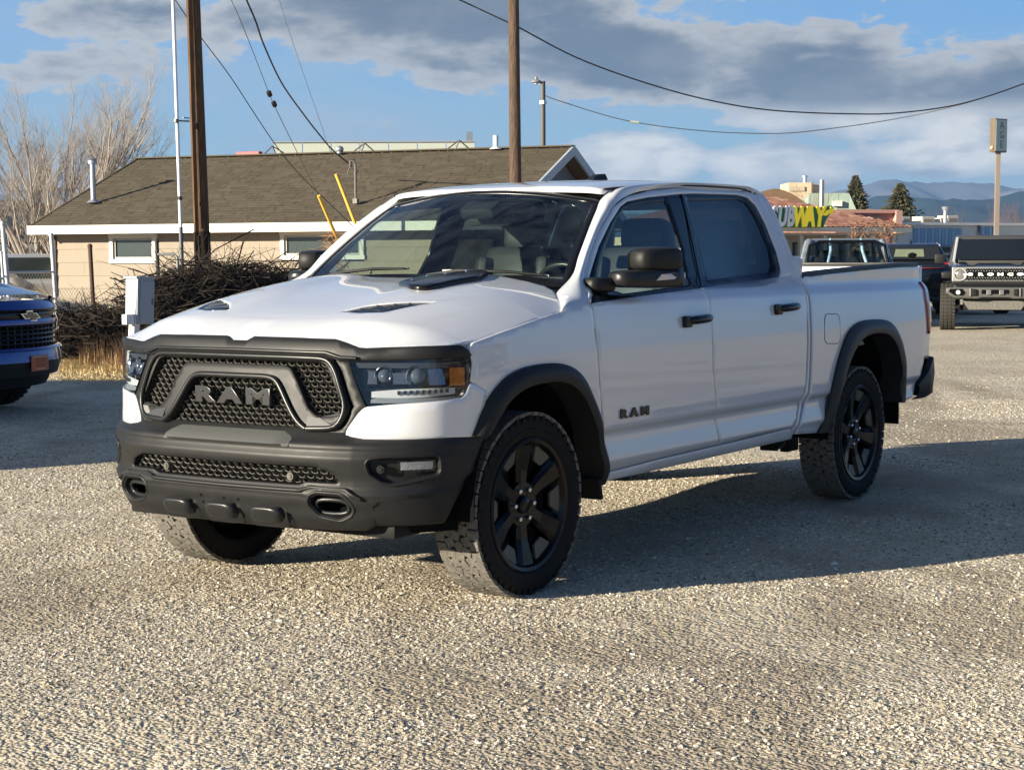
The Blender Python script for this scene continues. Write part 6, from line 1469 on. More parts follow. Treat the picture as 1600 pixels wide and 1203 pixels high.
for i, (px, D, hpy, sp_, n_, kk, lab) in enumerate(((1590, 108, 312, .9, 7, .35, 'reddish bare shrub at the right edge behind the white building'), (1566, 112, 322, .8, 6, .3, 'reddish bare shrub just right of the tall sign pole'), (1480, 125, 318, .5, 5, .25, 'reddish bare twigs above the white building roof'), (1255, 84, 282, .6, 5, .3, 'bare twiggy tree beside the brown rounded roof'), (1535, 118, 325, .6, 5, .25, 'thin bare twigs beside the roof flue'))):
    bare_tree(px, D, hpy, sp_, lab, 40+i, n_, 4, 'bare shrubs beyond the shop', 'bare_shrub', mat('red_twig', (.17,.10,.075), .9, spec=.1), kk)
# shrubs filling under the shop eaves
rr = random.Random(77); q = MB(); o0 = gnd(1360, 69)
for i in range(1500):
    px = rr.uniform(1328, 1400); c = gnd(px, 69 + rr.uniform(-.8,.8)) - o0 + Vector((0,0, rr.uniform(.3, 2.9))); a = rr.uniform(0, 2*PI); s = rr.uniform(.06,.16); d = Vector((math.cos(a), math.sin(a), rr.uniform(-1,1)))*s; e = Vector((rr.gauss(0,1), rr.gauss(0,1), rr.gauss(0,1))).normalized()*s*.5; q.add([c, c+d, c+d*.5+e], [(0,1,2)])
o = q.build('hedge_foliage', island_mat('autumn_leaf', [(0, (.10,.055,.03)), (.6, (.22,.12,.07)), (1, (.34,.22,.13))]), None, kind='stuff'); o.location = o0; tag(o, 'thin reddish leafy shrub in front of the right end of the shop', 'shrub')

# ---------------------------------------------------------------- hills
def ridge(name, D, prof, m, seed, rough=1.0, depth=.35, pxr=(-700, 2400)):
    from mathutils import noise as mn
    xs = np.linspace(pxr[0], pxr[1], 320); P = []
    hs = np.interp(xs, [p[0] for p in prof], [p[1] for p in prof])
    ny = 26
    for i, (x, py) in enumerate(zip(xs, hs)):
        g_ = gnd(x, D); z = max(.0, zat(py, D)); row = []
        for j in range(ny):
            t = j/(ny-1); d_ = (FH)*((t-1)*D*depth); base = z*(t**1.15)
            v = mn.fractal(Vector((x*.011*1.0+seed, t*2.4, seed)), .9, 2.1, 6)*z*.26*rough*math.sin(min(1, t*1.0)*PI*.93+.05)
            row.append((g_.x + d_.x, g_.y + d_.y, base + v + (mn.fractal(Vector((x*.05, seed, 0)), 1, 2, 4)*z*.020 if j == ny-1 else 0) - (1 if j == 0 else 0)))
        row.append((g_.x + FH.x*D*.2, g_.y + FH.y*D*.2, -5)); P.append(row)
    q = MB(); q.grid(P); o = q.build(name, m, None, smooth=70); tag(o, kind='structure'); return o
def hill_mat(name, c1, c2, c3, sc_):
    m = bpy.data.materials.new(name); m.use_nodes = True; nt = m.node_tree; b = nt.nodes['Principled BSDF']; tc = N(nt, 'ShaderNodeTexCoord'); n = N(nt, 'ShaderNodeTexNoise', i_Scale=sc_, i_Detail=9.0, i_Roughness=.62); nt.links.new(tc.outputs['Object'], n.inputs['Vector'])
    r = ramp(nt, [(.35, c1), (.55, c2), (.72, c3)]); nt.links.new(n.outputs[0], r.inputs[0]); nt.links.new(r.outputs[0], b.inputs['Base Color']); b.inputs['Roughness'].default_value = 1; b.inputs['Specular IOR Level'].default_value = 0; return m
HZ = [(-700,330),(-300,300),(0,300),(60,318),(120,330),(200,345),(420,350),(700,345),(1000,335),(1200,322),(1330,300),(1370,291),(1400,286),(1425,288),(1450,290),(1490,288),(1515,291),(1545,290),(1575,297),(1600,300),(1660,306),(1800,296),(2100,310),(2400,320)]
HN = [(-700,390),(1150,372),(1300,340),(1340,322),(1370,312),(1400,309),(1430,312),(1470,316),(1520,316),(1560,314),(1580,308),(1610,303),(1700,296),(1900,310),(2400,330)]
ridge('far_mountains', 5200, HZ, hill_mat('far_hill', (.09,.095,.12), (.16,.15,.16), (.36,.34,.33), .0016), 3.3)
ridge('near_hills', 3000, HN, hill_mat('wooded_hill', (.010,.020,.026), (.018,.032,.038), (.035,.045,.045), .004), 8.1)
HL = [(-900,352),(-300,330),(-60,312),(0,308),(60,313),(110,322),(160,345),(230,385),(300,402),(2400,404)]
ridge('brown_hillside', 420, HL, hill_mat('sage_hill', (.13,.105,.08), (.25,.20,.145), (.36,.30,.22), .09), 5.7, 1.0, .4, (-1200, 420))

# haze between here and the hills
hz = MB(); hz.box((-2600,-1200,119), (9400,9400,240)); h_ = hz.build('haze', mat('haze_tmp'), None); tag(h_, kind='stuff')
mh_ = bpy.data.materials.new('haze_air'); mh_.use_nodes = True; nt = mh_.node_tree; nt.nodes.clear(); o_ = N(nt, 'ShaderNodeOutputMaterial'); v = N(nt, 'ShaderNodeVolumePrincipled'); v.inputs['Color'].default_value = (.36,.62,1,1); v.inputs['Density'].default_value = 1.6e-4; v.inputs['Anisotropy'].default_value = .2; nt.links.new(v.outputs[0], o_.inputs['Volume'])
h_.data.materials.clear(); h_.data.materials.append(mh_)
# ---------------------------------------------------------------- parked vehicles around the lot
def slab(q, prof, wfun, bev=0.0):
    """closed side outline (x, z) widened to half width wfun(x, z)"""
    n = len(prof); vs = [(x, wfun(x, z), z) for x, z in prof] + [(x, -wfun(x, z), z) for x, z in prof]
    q.add(vs, [tuple(range(n)), tuple(range(2*n-1, n-1, -1))] + [(i, n+i, n+(i+1) % n, (i+1) % n) for i in range(n)])
    return q
def bevelled(o, w, seg=3, ang=30):
    bm = bmesh.new(); bm.from_mesh(o.data); es = [e for e in bm.edges if len(e.link_faces) == 2 and e.calc_face_angle(0) > math.radians(ang)]
    bmesh.ops.bevel(bm, geom=es, offset=w, segments=seg, profile=.5, affect='EDGES', clamp_overlap=True)
    for f in bm.faces: f.smooth = True
    for e in bm.edges:
        if len(e.link_faces) == 2 and e.calc_face_angle(0) > math.radians(38): e.smooth = False
    bm.to_mesh(o.data); bm.free(); return o
def heading(o, vec): o.rotation_euler = (0, 0, math.atan2(vec.y, vec.x))
def simple_wheel(parent, x, y, R, w, m_rim=None, big=False):
    """wheel with tyre, rim and spokes"""
    r_ = empty('wheel'); r_.parent = parent; r_.location = (x, y, R); sg = 1 if y > 0 else -1; r_.rotation_euler = (0, 0, 0 if sg > 0 else PI)
    q = MB(); q.lathe([(R*.62,-w*.45),(R*.80,-w*.5),(R*.95,-w*.48),(R,-w*.38),(R,w*.38),(R*.95,w*.48),(R*.80,w*.5),(R*.62,w*.45)], 40, axis='y')
    n = 40
    for k in range(n):
        a = 2*PI*k/n
        for h in (-.38,-.13,.13,.38): q.box((R*1.0*math.cos(a + (.04 if h > 0 else 0)), w*h, R*1.0*math.sin(a + (.04 if h > 0 else 0))), (.02, w*.20, 2*PI*R/n*.6), Matrix.Rotation(-a, 3, 'Y'))
    q.build('tyre', mat('tyre_dusty', (.05,.047,.042), .85, spec=.15) if big else m_rubber, r_, smooth=40)
    q = MB(); q.lathe([(R*.63,-w*.3),(R*.55,w*.2),(R*.60,w*.40),(R*.65,w*.44)], 36, axis='y'); q.lathe([(.001,w*.34),(R*.16,w*.32),(R*.2,w*.1)], 20, axis='y'); rr_ = q.build('rim', m_rim or m_glossrim, r_, smooth=40)
    for k in range(6):
        a = 2*PI*k/6; q = MB(); q.box((R*.36*math.cos(a), w*.26, R*.36*math.sin(a)), (R*.52,.03,.07), Matrix.Rotation(-a, 3, 'Y')); q.build('spoke', m_rim or m_glossrim, rr_)
    return r_
m_blue = mat('blue_paint', (.010,.045,.26), .3, metal=.35, coat=1.0, coat_r=.03)
m_dgrey = mat('dark_grey_paint', (.045,.052,.062), .3, metal=.4, coat=1.0)
m_blk = mat('black_paint_car', (.010,.011,.014), .25, metal=.2, coat=1.0)
m_silver = mat('pale_silver_paint', (.55,.57,.58), .3, metal=.3, coat=1.0)

# ---- blue pickup at the left edge, nose towards the right
bt_ = empty('pickup_truck', label='bright blue pickup at the left edge showing its grille and orange front plate', cat='pickup truck')
c0 = at(46, 487, 16.6); hd = Vector((-.298, .958, 0)).normalized()
bt_.location = (c0.x - hd.x*2.95, c0.y - hd.y*2.95, 0); heading(bt_, hd)
# local: front centre at x = 2.95
def fx(y): return 2.95 - .27*(abs(y)/.95)**2.4 - .03*(abs(y)/.95)
def fband(name, z0, z1, off0, off1, m, y0=-.93, y1=.93, n=26, par=None, th=.03, inset=0):
    q = MB(); rows = []
    for y in np.linspace(y0, y1, n): x = fx(y); rows.append([(x+off0-th, y, z0), (x+off0, y, z0), (x+(off0+off1)/2+.006, y, (z0+z1)/2), (x+off1, y, z1), (x+off1-th, y, z1)])
    q.grid(rows); return q.build(name, m, par or bt_, smooth=40)
q = MB(); slab(q, [(2.60,.50),(2.70,.95),(2.62,1.06),(1.40,1.16),(.95,1.17),(-2.9,1.20),(-2.9,.50)], lambda x, z: .95 if x < 2.5 else .90); b_ = q.build('body', m_blue, bt_); bevelled(b_, .06)
hq = MB(); rows = []
for x in np.linspace(.95, 2.88, 16):
    rows.append([(x - .16*(abs(y)/.92)**2.6*(1 if x > 2.4 else (x-.95)/1.45), y, 1.185 - .00*x + .055*math.cos(y*1.45) - .10*max(0, (x-2.2)/.68)**2 + (.022 if abs(abs(y)-.42) < .20 and x < 2.6 else 0)*1.0 - .05*(abs(y)/.92)**4) for y in np.linspace(-.90, .90, 25)])
hq.grid(rows); hq.build('hood', m_blue, bt_, smooth=60)
fband('hood_lip', 1.00, 1.085, .02, -.05, m_blue)
fband('grille_upper_bar', .965, 1.0, -.01, .005, m_black_gloss)
fband('grille_bar', .905, .965, .0, .0, m_black_gloss)
fband('grille_bar', .855, .905, .028, .02, m_blue)
fband('grille_backing', .62, .855, -.06, -.06, m_dark)
for z in (.66,.705,.75,.795,.835): fband('grille_slat', z, z+.020, -.01, -.01, m_black_gloss)
for y in np.linspace(-.7,.7,15):
    q = MB(); q.box((fx(y)-.035, y, .74), (.02,.012,.20)); q.build('grille_strut', m_black_gloss, bt_)
fband('bumper', .50, .625, .06, .035, m_blue)
fband('bumper_ledge', .615, .64, .07, .04, m_blue)
fband('lower_bumper', .36, .50, .01, .05, m_plastic)
fband('air_dam', .25, .37, -.12, -.06, m_under, -.75, .75)
for sg in (1, -1):
    q = MB(); rows = []
    for y in np.linspace(.58, .93, 10): x = fx(y*1.0); rows.append([(x+.02, sg*y, .80), (x+.022, sg*y, .90), (x+.0, sg*y, .955)])
    q.grid(rows); hl_ = q.build('headlamp', mat('dark_lamp', (.04,.05,.07), .1, spec=.8, coat=1), bt_, smooth=50)
    q = MB(); q.tube([(fx(y)+.03, sg*y, .785+.02*(y-.6)) for y in (.60,.75,.86,.92)], .008, 6); q.build('lamp_strip', m_chrome, hl_)
    q = MB(); q.box((fx(.86)+.02, sg*.86, .56), (.03,.10,.05), None, .01); q.build('fog_lamp', m_lamp_in, bt_)
# emblem: two crossed bars, bright rim
def cross(w, h, b, sl=.035): return [(-w,-h*.5-0+0*sl),( -b-sl,-h*.5),(-b-sl,-h),(b-sl,-h),(b-sl,-h*.5),(w-sl,-h*.5),(w+sl,h*.5),(b+sl,h*.5),(b+sl,h),(-b+sl,h),(-b+sl,h*.5),(-w+sl*2,h*.5)]
for sc_, m, d in ((1.0, m_chrome, 0), (.78, m_blk, .006)):
    q = MB(); q.prism([(-a*sc_, .935 + b*sc_) for a, b in cross(.155, .052, .055)], fx(0)+.012, fx(0)+.026+d, 'x'); em = q.build('emblem' if d == 0 else 'emblem_centre', m, bt_ if d == 0 else em)
q = MB(); q.box((fx(.22)+.075, .06, .485), (.012,.31,.15), Matrix.Rotation(.03, 3, 'Z'), .004); pl = q.build('front_plate', mat('orange_plate', (.62,.13,.035), .5), bt_)
for z, w_ in ((.545,.26),(.430,.16)): q = MB(); q.box((fx(.22)+.083, .06, z), (.006,w_,.012)); q.build('plate_strip', mat('plate_print', (.55,.40,.34), .6), pl)
for z, w_ in ((.52,.18),(.50,.20),(.475,.14),(.455,.20)): q = MB(); q.box((fx(.22)+.083, .06, z), (.004,w_,.007)); q.build('plate_line', mat('plate_ink', (.30,.07,.03), .6), pl)
q = MB(); slab(q, [(1.0,1.16),(.30,1.62),(-.2,1.76),(-1.9,1.76),(-2.1,1.20)], lambda x, z: .92 - .42*max(0, z-1.16)); cb_ = q.build('cabin', m_blue, bt_); bevelled(cb_, .05)
q = MB(); q.add([(.99,.80,1.19),(.99,-.80,1.19),(.36,-.66,1.60),(.36,.66,1.60)], [(0,1,2,3)]); q.v = [(x+.03, y, z+.03) for x, y, z in q.v]; q.build('windscreen', m_winglass, bt_)
for sg in (1, -1):
    q = MB(); q.add([(.75,sg*.935,1.24),(.22,sg*.79,1.60),(-1.75,sg*.79,1.64),(-1.85,sg*.93,1.25)], [(0,1,2,3)]); q.build('side_window', m_winglass, bt_)
    q = MB(); q.box((.75, sg*1.08, 1.26), (.12,.22,.17), None, .04); q.build('mirror', m_blk, bt_, smooth=50)
    q = MB(); q.tube([(2.0 + .50*math.cos(a), sg*.94, .42 + .50*math.sin(a)) for a in np.linspace(-.1, PI+.1, 14)], .045, 6); q.build('wheel_flare', m_plastic, bt_, smooth=50)
    for x in (2.0, -1.7): simple_wheel(bt_, x, sg*.83, .40, .27)
q = MB(); q.box((0,0,.42), (5.2,1.4,.2)); q.build('chassis', m_under, bt_)

# ---- dark grey four wheel drive facing the camera on the right
br = empty('off_road_suv', label='dark grey boxy off road vehicle facing the camera with bright grille at the right edge', cat='suv')
cb = gnd(1556, 34.2); toC = Vector((CAM.x-cb.x, CAM.y-cb.y, 0)).normalized(); hd = (toC*1.0 + RH*.02).normalized(); br.location = (cb.x - hd.x*2.2, cb.y - hd.y*2.2, 0); heading(br, hd)
X = 2.2
q = MB(); slab(q, [(2.10,.62),(2.10,1.20),(2.05,1.26),(.85,1.34),(-2.2,1.34),(-2.2,.62)], lambda x, z: .80 if x > 1.0 else .93); o = q.build('body', m_dgrey, br); bevelled(o, .04)
q = MB(); rows = []
for x in np.linspace(.85, 2.12, 8): rows.append([(x, y, 1.335 - .06*(x-.85)/1.27 + .035*(abs(y) > .52)*(abs(y) < .76) + .02*(abs(y) < .34) - .03*max(0, x-1.95)/.17) for y in np.linspace(-.82, .82, 21)])
q.grid(rows); q.build('hood', m_dgrey, br, smooth=40)
q = MB(); slab(q, [(.90,1.33),(.46,1.84),(.30,1.90),(-2.1,1.90),(-2.15,1.33)], lambda x, z: .90 - .22*max(0, z-1.33)); o = q.build('cabin', mat('grey_hardtop', (.06,.06,.058), .7), br); bevelled(o, .04)
q = MB(); q.add([(.895,.76,1.385),(.895,-.76,1.385),(.53,-.70,1.80),(.53,.70,1.80)], [(0,1,2,3)]); q.v = [(x+.02, y, z+.02) for x, y, z in q.v]; q.build('windscreen', mat('dark_windscreen', (.008,.010,.013), .08, spec=.6), br)
for sg in (1, -1):
    q = MB(); q.tube([(.92,sg*.80,1.36),(.50,sg*.735,1.85)], .03, 6); q.build('pillar', m_silver if sg < 0 else m_dgrey, br)
    q = MB(); q.box((1.50, sg*.92, 1.10), (1.05,.24,.14), None, .05); q.build('fender', m_plastic, br, smooth=50)
    q = MB(); q.box((.70, sg*1.08, 1.42), (.10,.22,.20), None, .04); q.build('mirror', m_plastic, br, smooth=50)
    simple_wheel(br, 1.55, sg*.90, .46, .30, None, True); simple_wheel(br, -1.45, sg*.90, .46, .30, None, True)
    q = MB(); q.add([(.75,sg*.925,1.40),(.50,sg*.82,1.80),(-1.9,sg*.82,1.80),(-2.0,sg*.92,1.40)], [(0,1,2,3)]); q.build('side_window', m_winglass, br)
q = MB(); q.box((2.13,0,1.115), (.06,1.66,.29), None, .02); q.build('grille_panel', mat('grille_silver', (.30,.30,.29), .34, metal=.3), br)
q = MB(); q.box((2.165,0,1.115), (.01,1.12,.235)); q.build('grille_backing', m_dark, br)
q = MB()
for zc in (1.205, 1.025):
    for i in range(22):
        y = -.54 + i*.0515
        for (dy, dz) in ((0,.022),(0,-.022)): q.box((2.178, y + (.012 if dz < 0 else -.012), zc+dz), (.012,.030,.012), Matrix.Rotation(.9 if (i % 2) ^ (dz > 0) else -.9, 3, 'X'))
q.build('grille_mesh', mat('grille_silver', (.62,.62,.60), .3, metal=.3), br, kind='stuff')
for i, ch in enumerate('BRONCO'): text_obj('grille_letter', ch, .072, m_wht, br, frame_mtx((2.186, -.47 + i*.188, 1.113), (0,1,0), (0,0,1)), extrude=.004, bold=.006, sx=2.0)
for sg in (1, -1):
    q = MB(); q.lathe([(.0005,.03),(.05,.028),(.085,.01),(.105,.0),(.115,-.02)], 24, c=(2.165, sg*.67, 1.115), axis='x'); hl_ = q.build('headlamp', mat('lamp_face', (.32,.30,.28), .15, metal=.5, coat=1), br, smooth=60)
    q = MB(); q.lathe([(.105,.0),(.112,.03),(.125,.03),(.13,-.01)], 24, c=(2.165, sg*.67, 1.115), axis='x'); q.build('lamp_ring', m_silver, hl_, smooth=50)
    q = MB(); q.box((2.20, sg*.52, 1.115), (.015,.18,.03)); q.build('lamp_bar', m_wht, hl_)
q = MB(); q.box((2.18,0,.94), (.10,1.66,.05), None, .015); q.build('grille_lower_lip', m_plastic, br)
m_bump = mat('steel_bumper', (.085,.085,.078), .5, spec=.4, bump=(300,.2,.002))
q = MB(); q.prism([(-.93,.86),(-.95,.76),(-.80,.66),(-.35,.64),(-.25,.665),(.25,.665),(.35,.64),(.80,.66),(.95,.76),(.93,.86)], 2.22, 2.38, 'x'); o = q.build('bumper', m_bump, br); bevelled(o, .02, 2)
for sg in (1, -1):
    q = MB(); q.prism([(sg*.86,.835),(sg*.885,.78),(sg*.76,.70),(sg*.60,.70),(sg*.56,.76),(sg*.62,.835)], 2.372, 2.386, 'x'); rc = q.build('bumper_recess', m_dark, br)
    q = MB(); q.lathe([(.0005,.02),(.035,.018),(.045,0)], 16, c=(2.39, sg*.70, .765), axis='x'); q.build('fog_lamp', m_drl, rc)
    q = MB(); q.box((2.40, sg*.40, .765), (.06,.10,.13), None, .02); q.build('tow_hook', m_under, br); q = MB(); q.box((2.39, sg*.47, .765), (.05,.03,.16), None, .01); q.build('hook_bracket', m_steel, br)
q = MB(); q.box((2.37,0,.775), (.05,.52,.085), None, .01); q.build('bumper_slot', m_dark, br)
for y in (-.12,.12): q = MB(); q.box((2.40,y,.765), (.03,.09,.10), None, .01); q.build('winch_plate', m_steel, br)
q = MB(); q.prism([(-.62,.60),(-.50,.42),(.50,.42),(.62,.60)], 2.10, 2.16, 'x'); q.build('skid_plate', mat('skid_grey', (.13,.125,.11), .6, bump=(20,.6,.03)), br)
q = MB(); q.box((0,0,.5), (3.8,1.2,.2)); q.tube([(1.4,-.8,.44),(1.4,.8,.44)], .06, 8); q.build('chassis', m_under, br)
q = MB(); q.tube([(1.75,-.55,.50),(1.55,-.20,.47)], .03, 8); q.build('steering_damper', m_silver, br)

# ---- black sport utility, tail towards us
bs_ = empty('black_suv', label='black suv seen from behind with a thin red tail light strip', cat='suv')
cb = gnd(1424, 41.0); hd = (FH*1.0 + RH*.21).normalized(); bs_.location = (cb.x + hd.x*2.2, cb.y + hd.y*2.2, 0); heading(bs_, hd)
q = MB(); slab(q, [(-2.15,.40),(-2.22,.95),(-2.14,1.34),(1.0,1.18),(2.0,1.02),(2.2,.75),(2.2,.4)], lambda x, z: .93 - .10*max(0, abs(x)-1.9) - .10*max(0, z-1.0)); o = q.build('body', m_blk, bs_); bevelled(o, .08)
q = MB(); slab(q, [(-2.12,1.30),(-1.80,1.70),(-1.6,1.78),(-.2,1.80),(.45,1.66),(1.1,1.12)], lambda x, z: .90 - .50*max(0, z-1.25)); o = q.build('cabin', m_blk, bs_); bevelled(o, .05)
q = MB(); q.add([(-2.09,.72,1.40),(-2.09,-.72,1.40),(-1.84,-.62,1.70),(-1.84,.62,1.70)], [(0,1,2,3)]); q.v = [(x-.022, y, z+.012) for x, y, z in q.v]; rg = q.build('rear_window', mat('suv_glass', (.015,.018,.02), .06, spec=.7), bs_)
q = MB(); q.add([(-2.05,.40,1.45),(-2.05,-.30,1.45),(-1.90,-.28,1.63),(-1.90,.36,1.63)], [(0,1,2,3)]); q.v = [(x-.035, y, z+.018) for x, y, z in q.v]; q.build('seen_through_glass', mat('green_glass_view', (.16,.19,.13), .2), rg)
q = MB(); q.ball((-2.06,-.02,1.47), .10, 12, 6, (.4,1.1,1.0)); q.build('headrest', m_dark, rg)
q = MB(); q.box((-2.19,-.0,1.20), (.05,1.50,.020), None, .006); q.build('tail_strip', mat('tail_red', (.40,.03,.03), .25, coat=1, emit=None), bs_)
for sg in (1, -1):
    q = MB(); q.box((-2.10, sg*.82, 1.31), (.16,.14,.05), None, .02); q.build('tail_lamp', m_red, bs_)
    q = MB(); q.add([(-1.75,sg*.885,1.20),(-1.55,sg*.70,1.62),(-.3,sg*.69,1.66),(.40,sg*.74,1.52),(.85,sg*.90,1.15)], [(0,1,2,3,4)]); q.build('side_window', m_winglass, bs_)
    q = MB(); q.tube([(-1.7,sg*.66,1.74),(.0,sg*.64,1.80),(.4,sg*.66,1.70)], .018, 6); q.build('roof_rail', m_silver, bs_)
    for x in (-1.45,1.4): simple_wheel(bs_, x, sg*.82, .36, .24)
q = MB(); q.box((-2.22,0,.62), (.04,.62,.20), None, .02); q.build('plate_recess', m_dark, bs_)
q = MB(); q.box((-2.25,.5,.50), (.02,.34,.04), None, .01); q.box((-2.25,-.5,.50), (.02,.34,.04), None, .01); q.build('bumper_trim', m_dgrey, bs_)
q = MB(); q.tube([(-1.4,0,1.78),(-1.46,0,1.87)], [.03,.012], 6); q.build('roof_aerial', m_blk, bs_)

# ---- grey pickup cab, rear towards us, light bar on the bed
gp_ = empty('pickup_truck', label='dark grey pickup cab seen from behind over the white tailgate', cat='pickup truck')
D = 38; cb = gnd(1322, D); hd = (FH + RH*.10).normalized(); gp_.location = (cb.x + hd.x*.0, cb.y + hd.y*.0, 0); heading(gp_, hd)
q = MB(); slab(q, [(-2.6,.5),(-2.6,1.28),(-.2,1.30),(2.9,1.20),(3.0,.5)], lambda x, z: .97); o = q.build('body', m_dgrey, gp_); bevelled(o, .08)
m_cab = mat('grey_cab_paint', (.17,.20,.23), .3, metal=.3, coat=1)
def bar(par, nm, pts, w, m): q = MB(); q.tube(pts, w, 8); return q.build(nm, m, par, smooth=60)
q = MB(); q.add([(.12,.80,1.80),(.12,-.80,1.80),(1.75,-.74,1.80),(1.75,.74,1.80),(.20,.70,1.875),(.20,-.70,1.875),(1.6,-.66,1.875),(1.6,.66,1.875)], [(0,1,5,4),(4,5,6,7),(1,2,6,5),(0,4,7,3),(3,7,6,2),(3,2,1,0)]); q.build('roof', m_cab, gp_, smooth=30)
for sg in (1, -1):
    bar(gp_, 'rear_pillar', [(-.18,sg*.94,1.27),(.02,sg*.84,1.62),(.14,sg*.78,1.83)], .075, m_cab); bar(gp_, 'door_pillar', [(1.1,sg*.92,1.27),(1.02,sg*.78,1.83)], .045, m_cab); bar(gp_, 'windscreen_pillar', [(2.35,sg*.88,1.22),(1.7,sg*.74,1.83)], .05, m_cab)
    bar(gp_, 'brace', [(-.34,sg*.42,1.30),(-.12,sg*.34,1.60),(.10,sg*.33,1.86)], .034, mat('pale_blue_brace', (.22,.36,.42), .5))
    q = MB(); q.add([(-.06,sg*.91,1.34),(.14,sg*.80,1.78),(.95,sg*.79,1.78),(1.0,sg*.91,1.32)], [(0,1,2,3)]); q.build('side_window', m_side, gp_)
q = MB(); q.add([(-.10,.84,1.31),(-.10,-.84,1.31),(.12,-.72,1.80),(.12,.72,1.80)], [(0,1,2,3)]); q.build('rear_window', m_side, gp_)
q = MB(); q.add([(2.36,.82,1.24),(2.36,-.82,1.24),(1.72,-.70,1.82),(1.72,.70,1.82)], [(0,1,2,3)]); q.build('windscreen', m_side, gp_)
for y, x in ((.40,.45),(-.40,.45),(.42,1.3),(-.42,1.3)):
    q = MB(); q.box((x,y,1.52), (.10,.28,.20), None, .05); q.box((x-.02,y,1.28), (.14,.50,.40), None, .06); q.build('seat', m_dash, gp_, smooth=50)
q = MB(); q.box((1.9,0,1.24), (.5,1.6,.12), None, .04); q.build('dashboard', m_dash, gp_)
q = MB(); q.tube([(-.25,-.88,1.30),(-.20,-.80,1.72),(-.18,-.60,1.80),(-.18,.60,1.80),(-.20,.80,1.72),(-.25,.88,1.30)], .035, 8); q.build('roll_bar', m_black_gloss, gp_, smooth=60)
for sg in (1, -1):
    for x in (-1.6,2.0): simple_wheel(gp_, x, sg*.84, .40, .26)

# ---- small far cars
def far_car(name, px, D, hd, m, label, H=1.45, L_=4.4, W_=.88, kind='sedan', cat='car'):
    t = empty(name, gnd(px, D), label=label, cat=cat); heading(t, hd)
    q = MB(); slab(q, [(-L_/2,.35),(-L_/2,H*.58),(-L_*.42,H*.64),(L_*.25,H*.62),(L_*.48,H*.50),(L_/2,.40)], lambda x, z: W_); o = q.build('body', m, t); bevelled(o, .07)
    if kind == 'pickup': pr = [(-L_*.02,H*.60),(.0,H*.98),(L_*.05,H),(L_*.22,H),(L_*.32,H*.60)]
    elif kind == 'van': pr = [(-L_*.49,H*.6),(-L_*.47,H*.97),(-L_*.4,H),(L_*.18,H),(L_*.33,H*.6)]
    else: pr = [(-L_*.36,H*.62),(-L_*.22,H*.96),(-L_*.12,H),(L_*.06,H),(L_*.24,H*.62)]
    q = MB(); slab(q, pr, lambda x, z: W_-.03 - .36*max(0, z-H*.6)); o = q.build('cabin', m, t); bevelled(o, .04)
    cx, cz = np.mean([p[0] for p in pr]), H*.80
    pw_ = [(cx + (x-cx)*.86, cz + (z-cz)*.74) for x, z in pr]
    for sg in (1, -1): q = MB(); q.add([(x, sg*(W_-.02-.36*max(0, z-H*.6)), z) for x, z in pw_], [tuple(range(len(pw_)))]); q.build('side_window', m_winglass, t)
    (a, b_) = (pr[0], pr[1]); q = MB(); q.add([(a[0]-.02+(b_[0]-a[0])*.15, W_*.80, a[1]+(b_[1]-a[1])*.15), (a[0]-.02+(b_[0]-a[0])*.15, -W_*.80, a[1]+(b_[1]-a[1])*.15), (a[0]-.02+(b_[0]-a[0])*.85, -W_*.68, a[1]+(b_[1]-a[1])*.85), (a[0]-.02+(b_[0]-a[0])*.85, W_*.68, a[1]+(b_[1]-a[1])*.85)], [(0,1,2,3)]); q.build('rear_window', m_winglass, t)
    (a, b_) = (pr[-1], pr[-2]); q = MB(); q.add([(a[0]+.02+(b_[0]-a[0])*.1, W_*.82, a[1]+(b_[1]-a[1])*.1), (a[0]+.02+(b_[0]-a[0])*.1, -W_*.82, a[1]+(b_[1]-a[1])*.1), (a[0]+.02+(b_[0]-a[0])*.85, -W_*.7, a[1]+(b_[1]-a[1])*.85), (a[0]+.02+(b_[0]-a[0])*.85, W_*.7, a[1]+(b_[1]-a[1])*.85)], [(0,1,2,3)]); q.build('windscreen', m_winglass, t)
    for sg in (1, -1):
        q = MB(); q.box((-L_/2-.0, sg*W_*.80, H*.50), (.06,.20,.16), None, .02); q.build('tail_lamp', m_red, t); q = MB(); q.box((L_*.485, sg*W_*.78, H*.44), (.08,.26,.13), None, .03); q.build('headlamp', m_drl, t)
        for x in (-L_*.30, L_*.30): simple_wheel(t, x, sg*(W_-.10), .33, .22)
    return t
far_car('parked_car', 1243, 48, FH*-.9 + RH*.4, mat('ice_blue_paint', (.22,.33,.42), .3, metal=.3, coat=1), 'pale blue car half hidden behind the rear roof pillar of the white pickup', 1.5)
far_car('parked_car', 1478, 46, -FH + RH*.35, m_blk, 'black car in the gap between the black suv and the boxy off road vehicle', 1.52, 4.6)
far_car('parked_pickup', 1500, 66, RH, m_silver, 'white pickup parked far back in front of the blue panelled building', 1.75, 5.6, kind='pickup', cat='pickup truck')
far_car('parked_van', 22, 40.0, (RH*.85 + FH*.45).normalized(), mat('white_van_paint', (.62,.64,.66), .3, coat=1), 'white van with dark windows behind the chain link fence', 1.62, 4.9, kind='van', cat='van')
far_car('parked_car', -14, 34.5, RH, m_dgrey, 'dark car with a red tail lamp low behind the fence at the left edge', 1.2, 4.3)
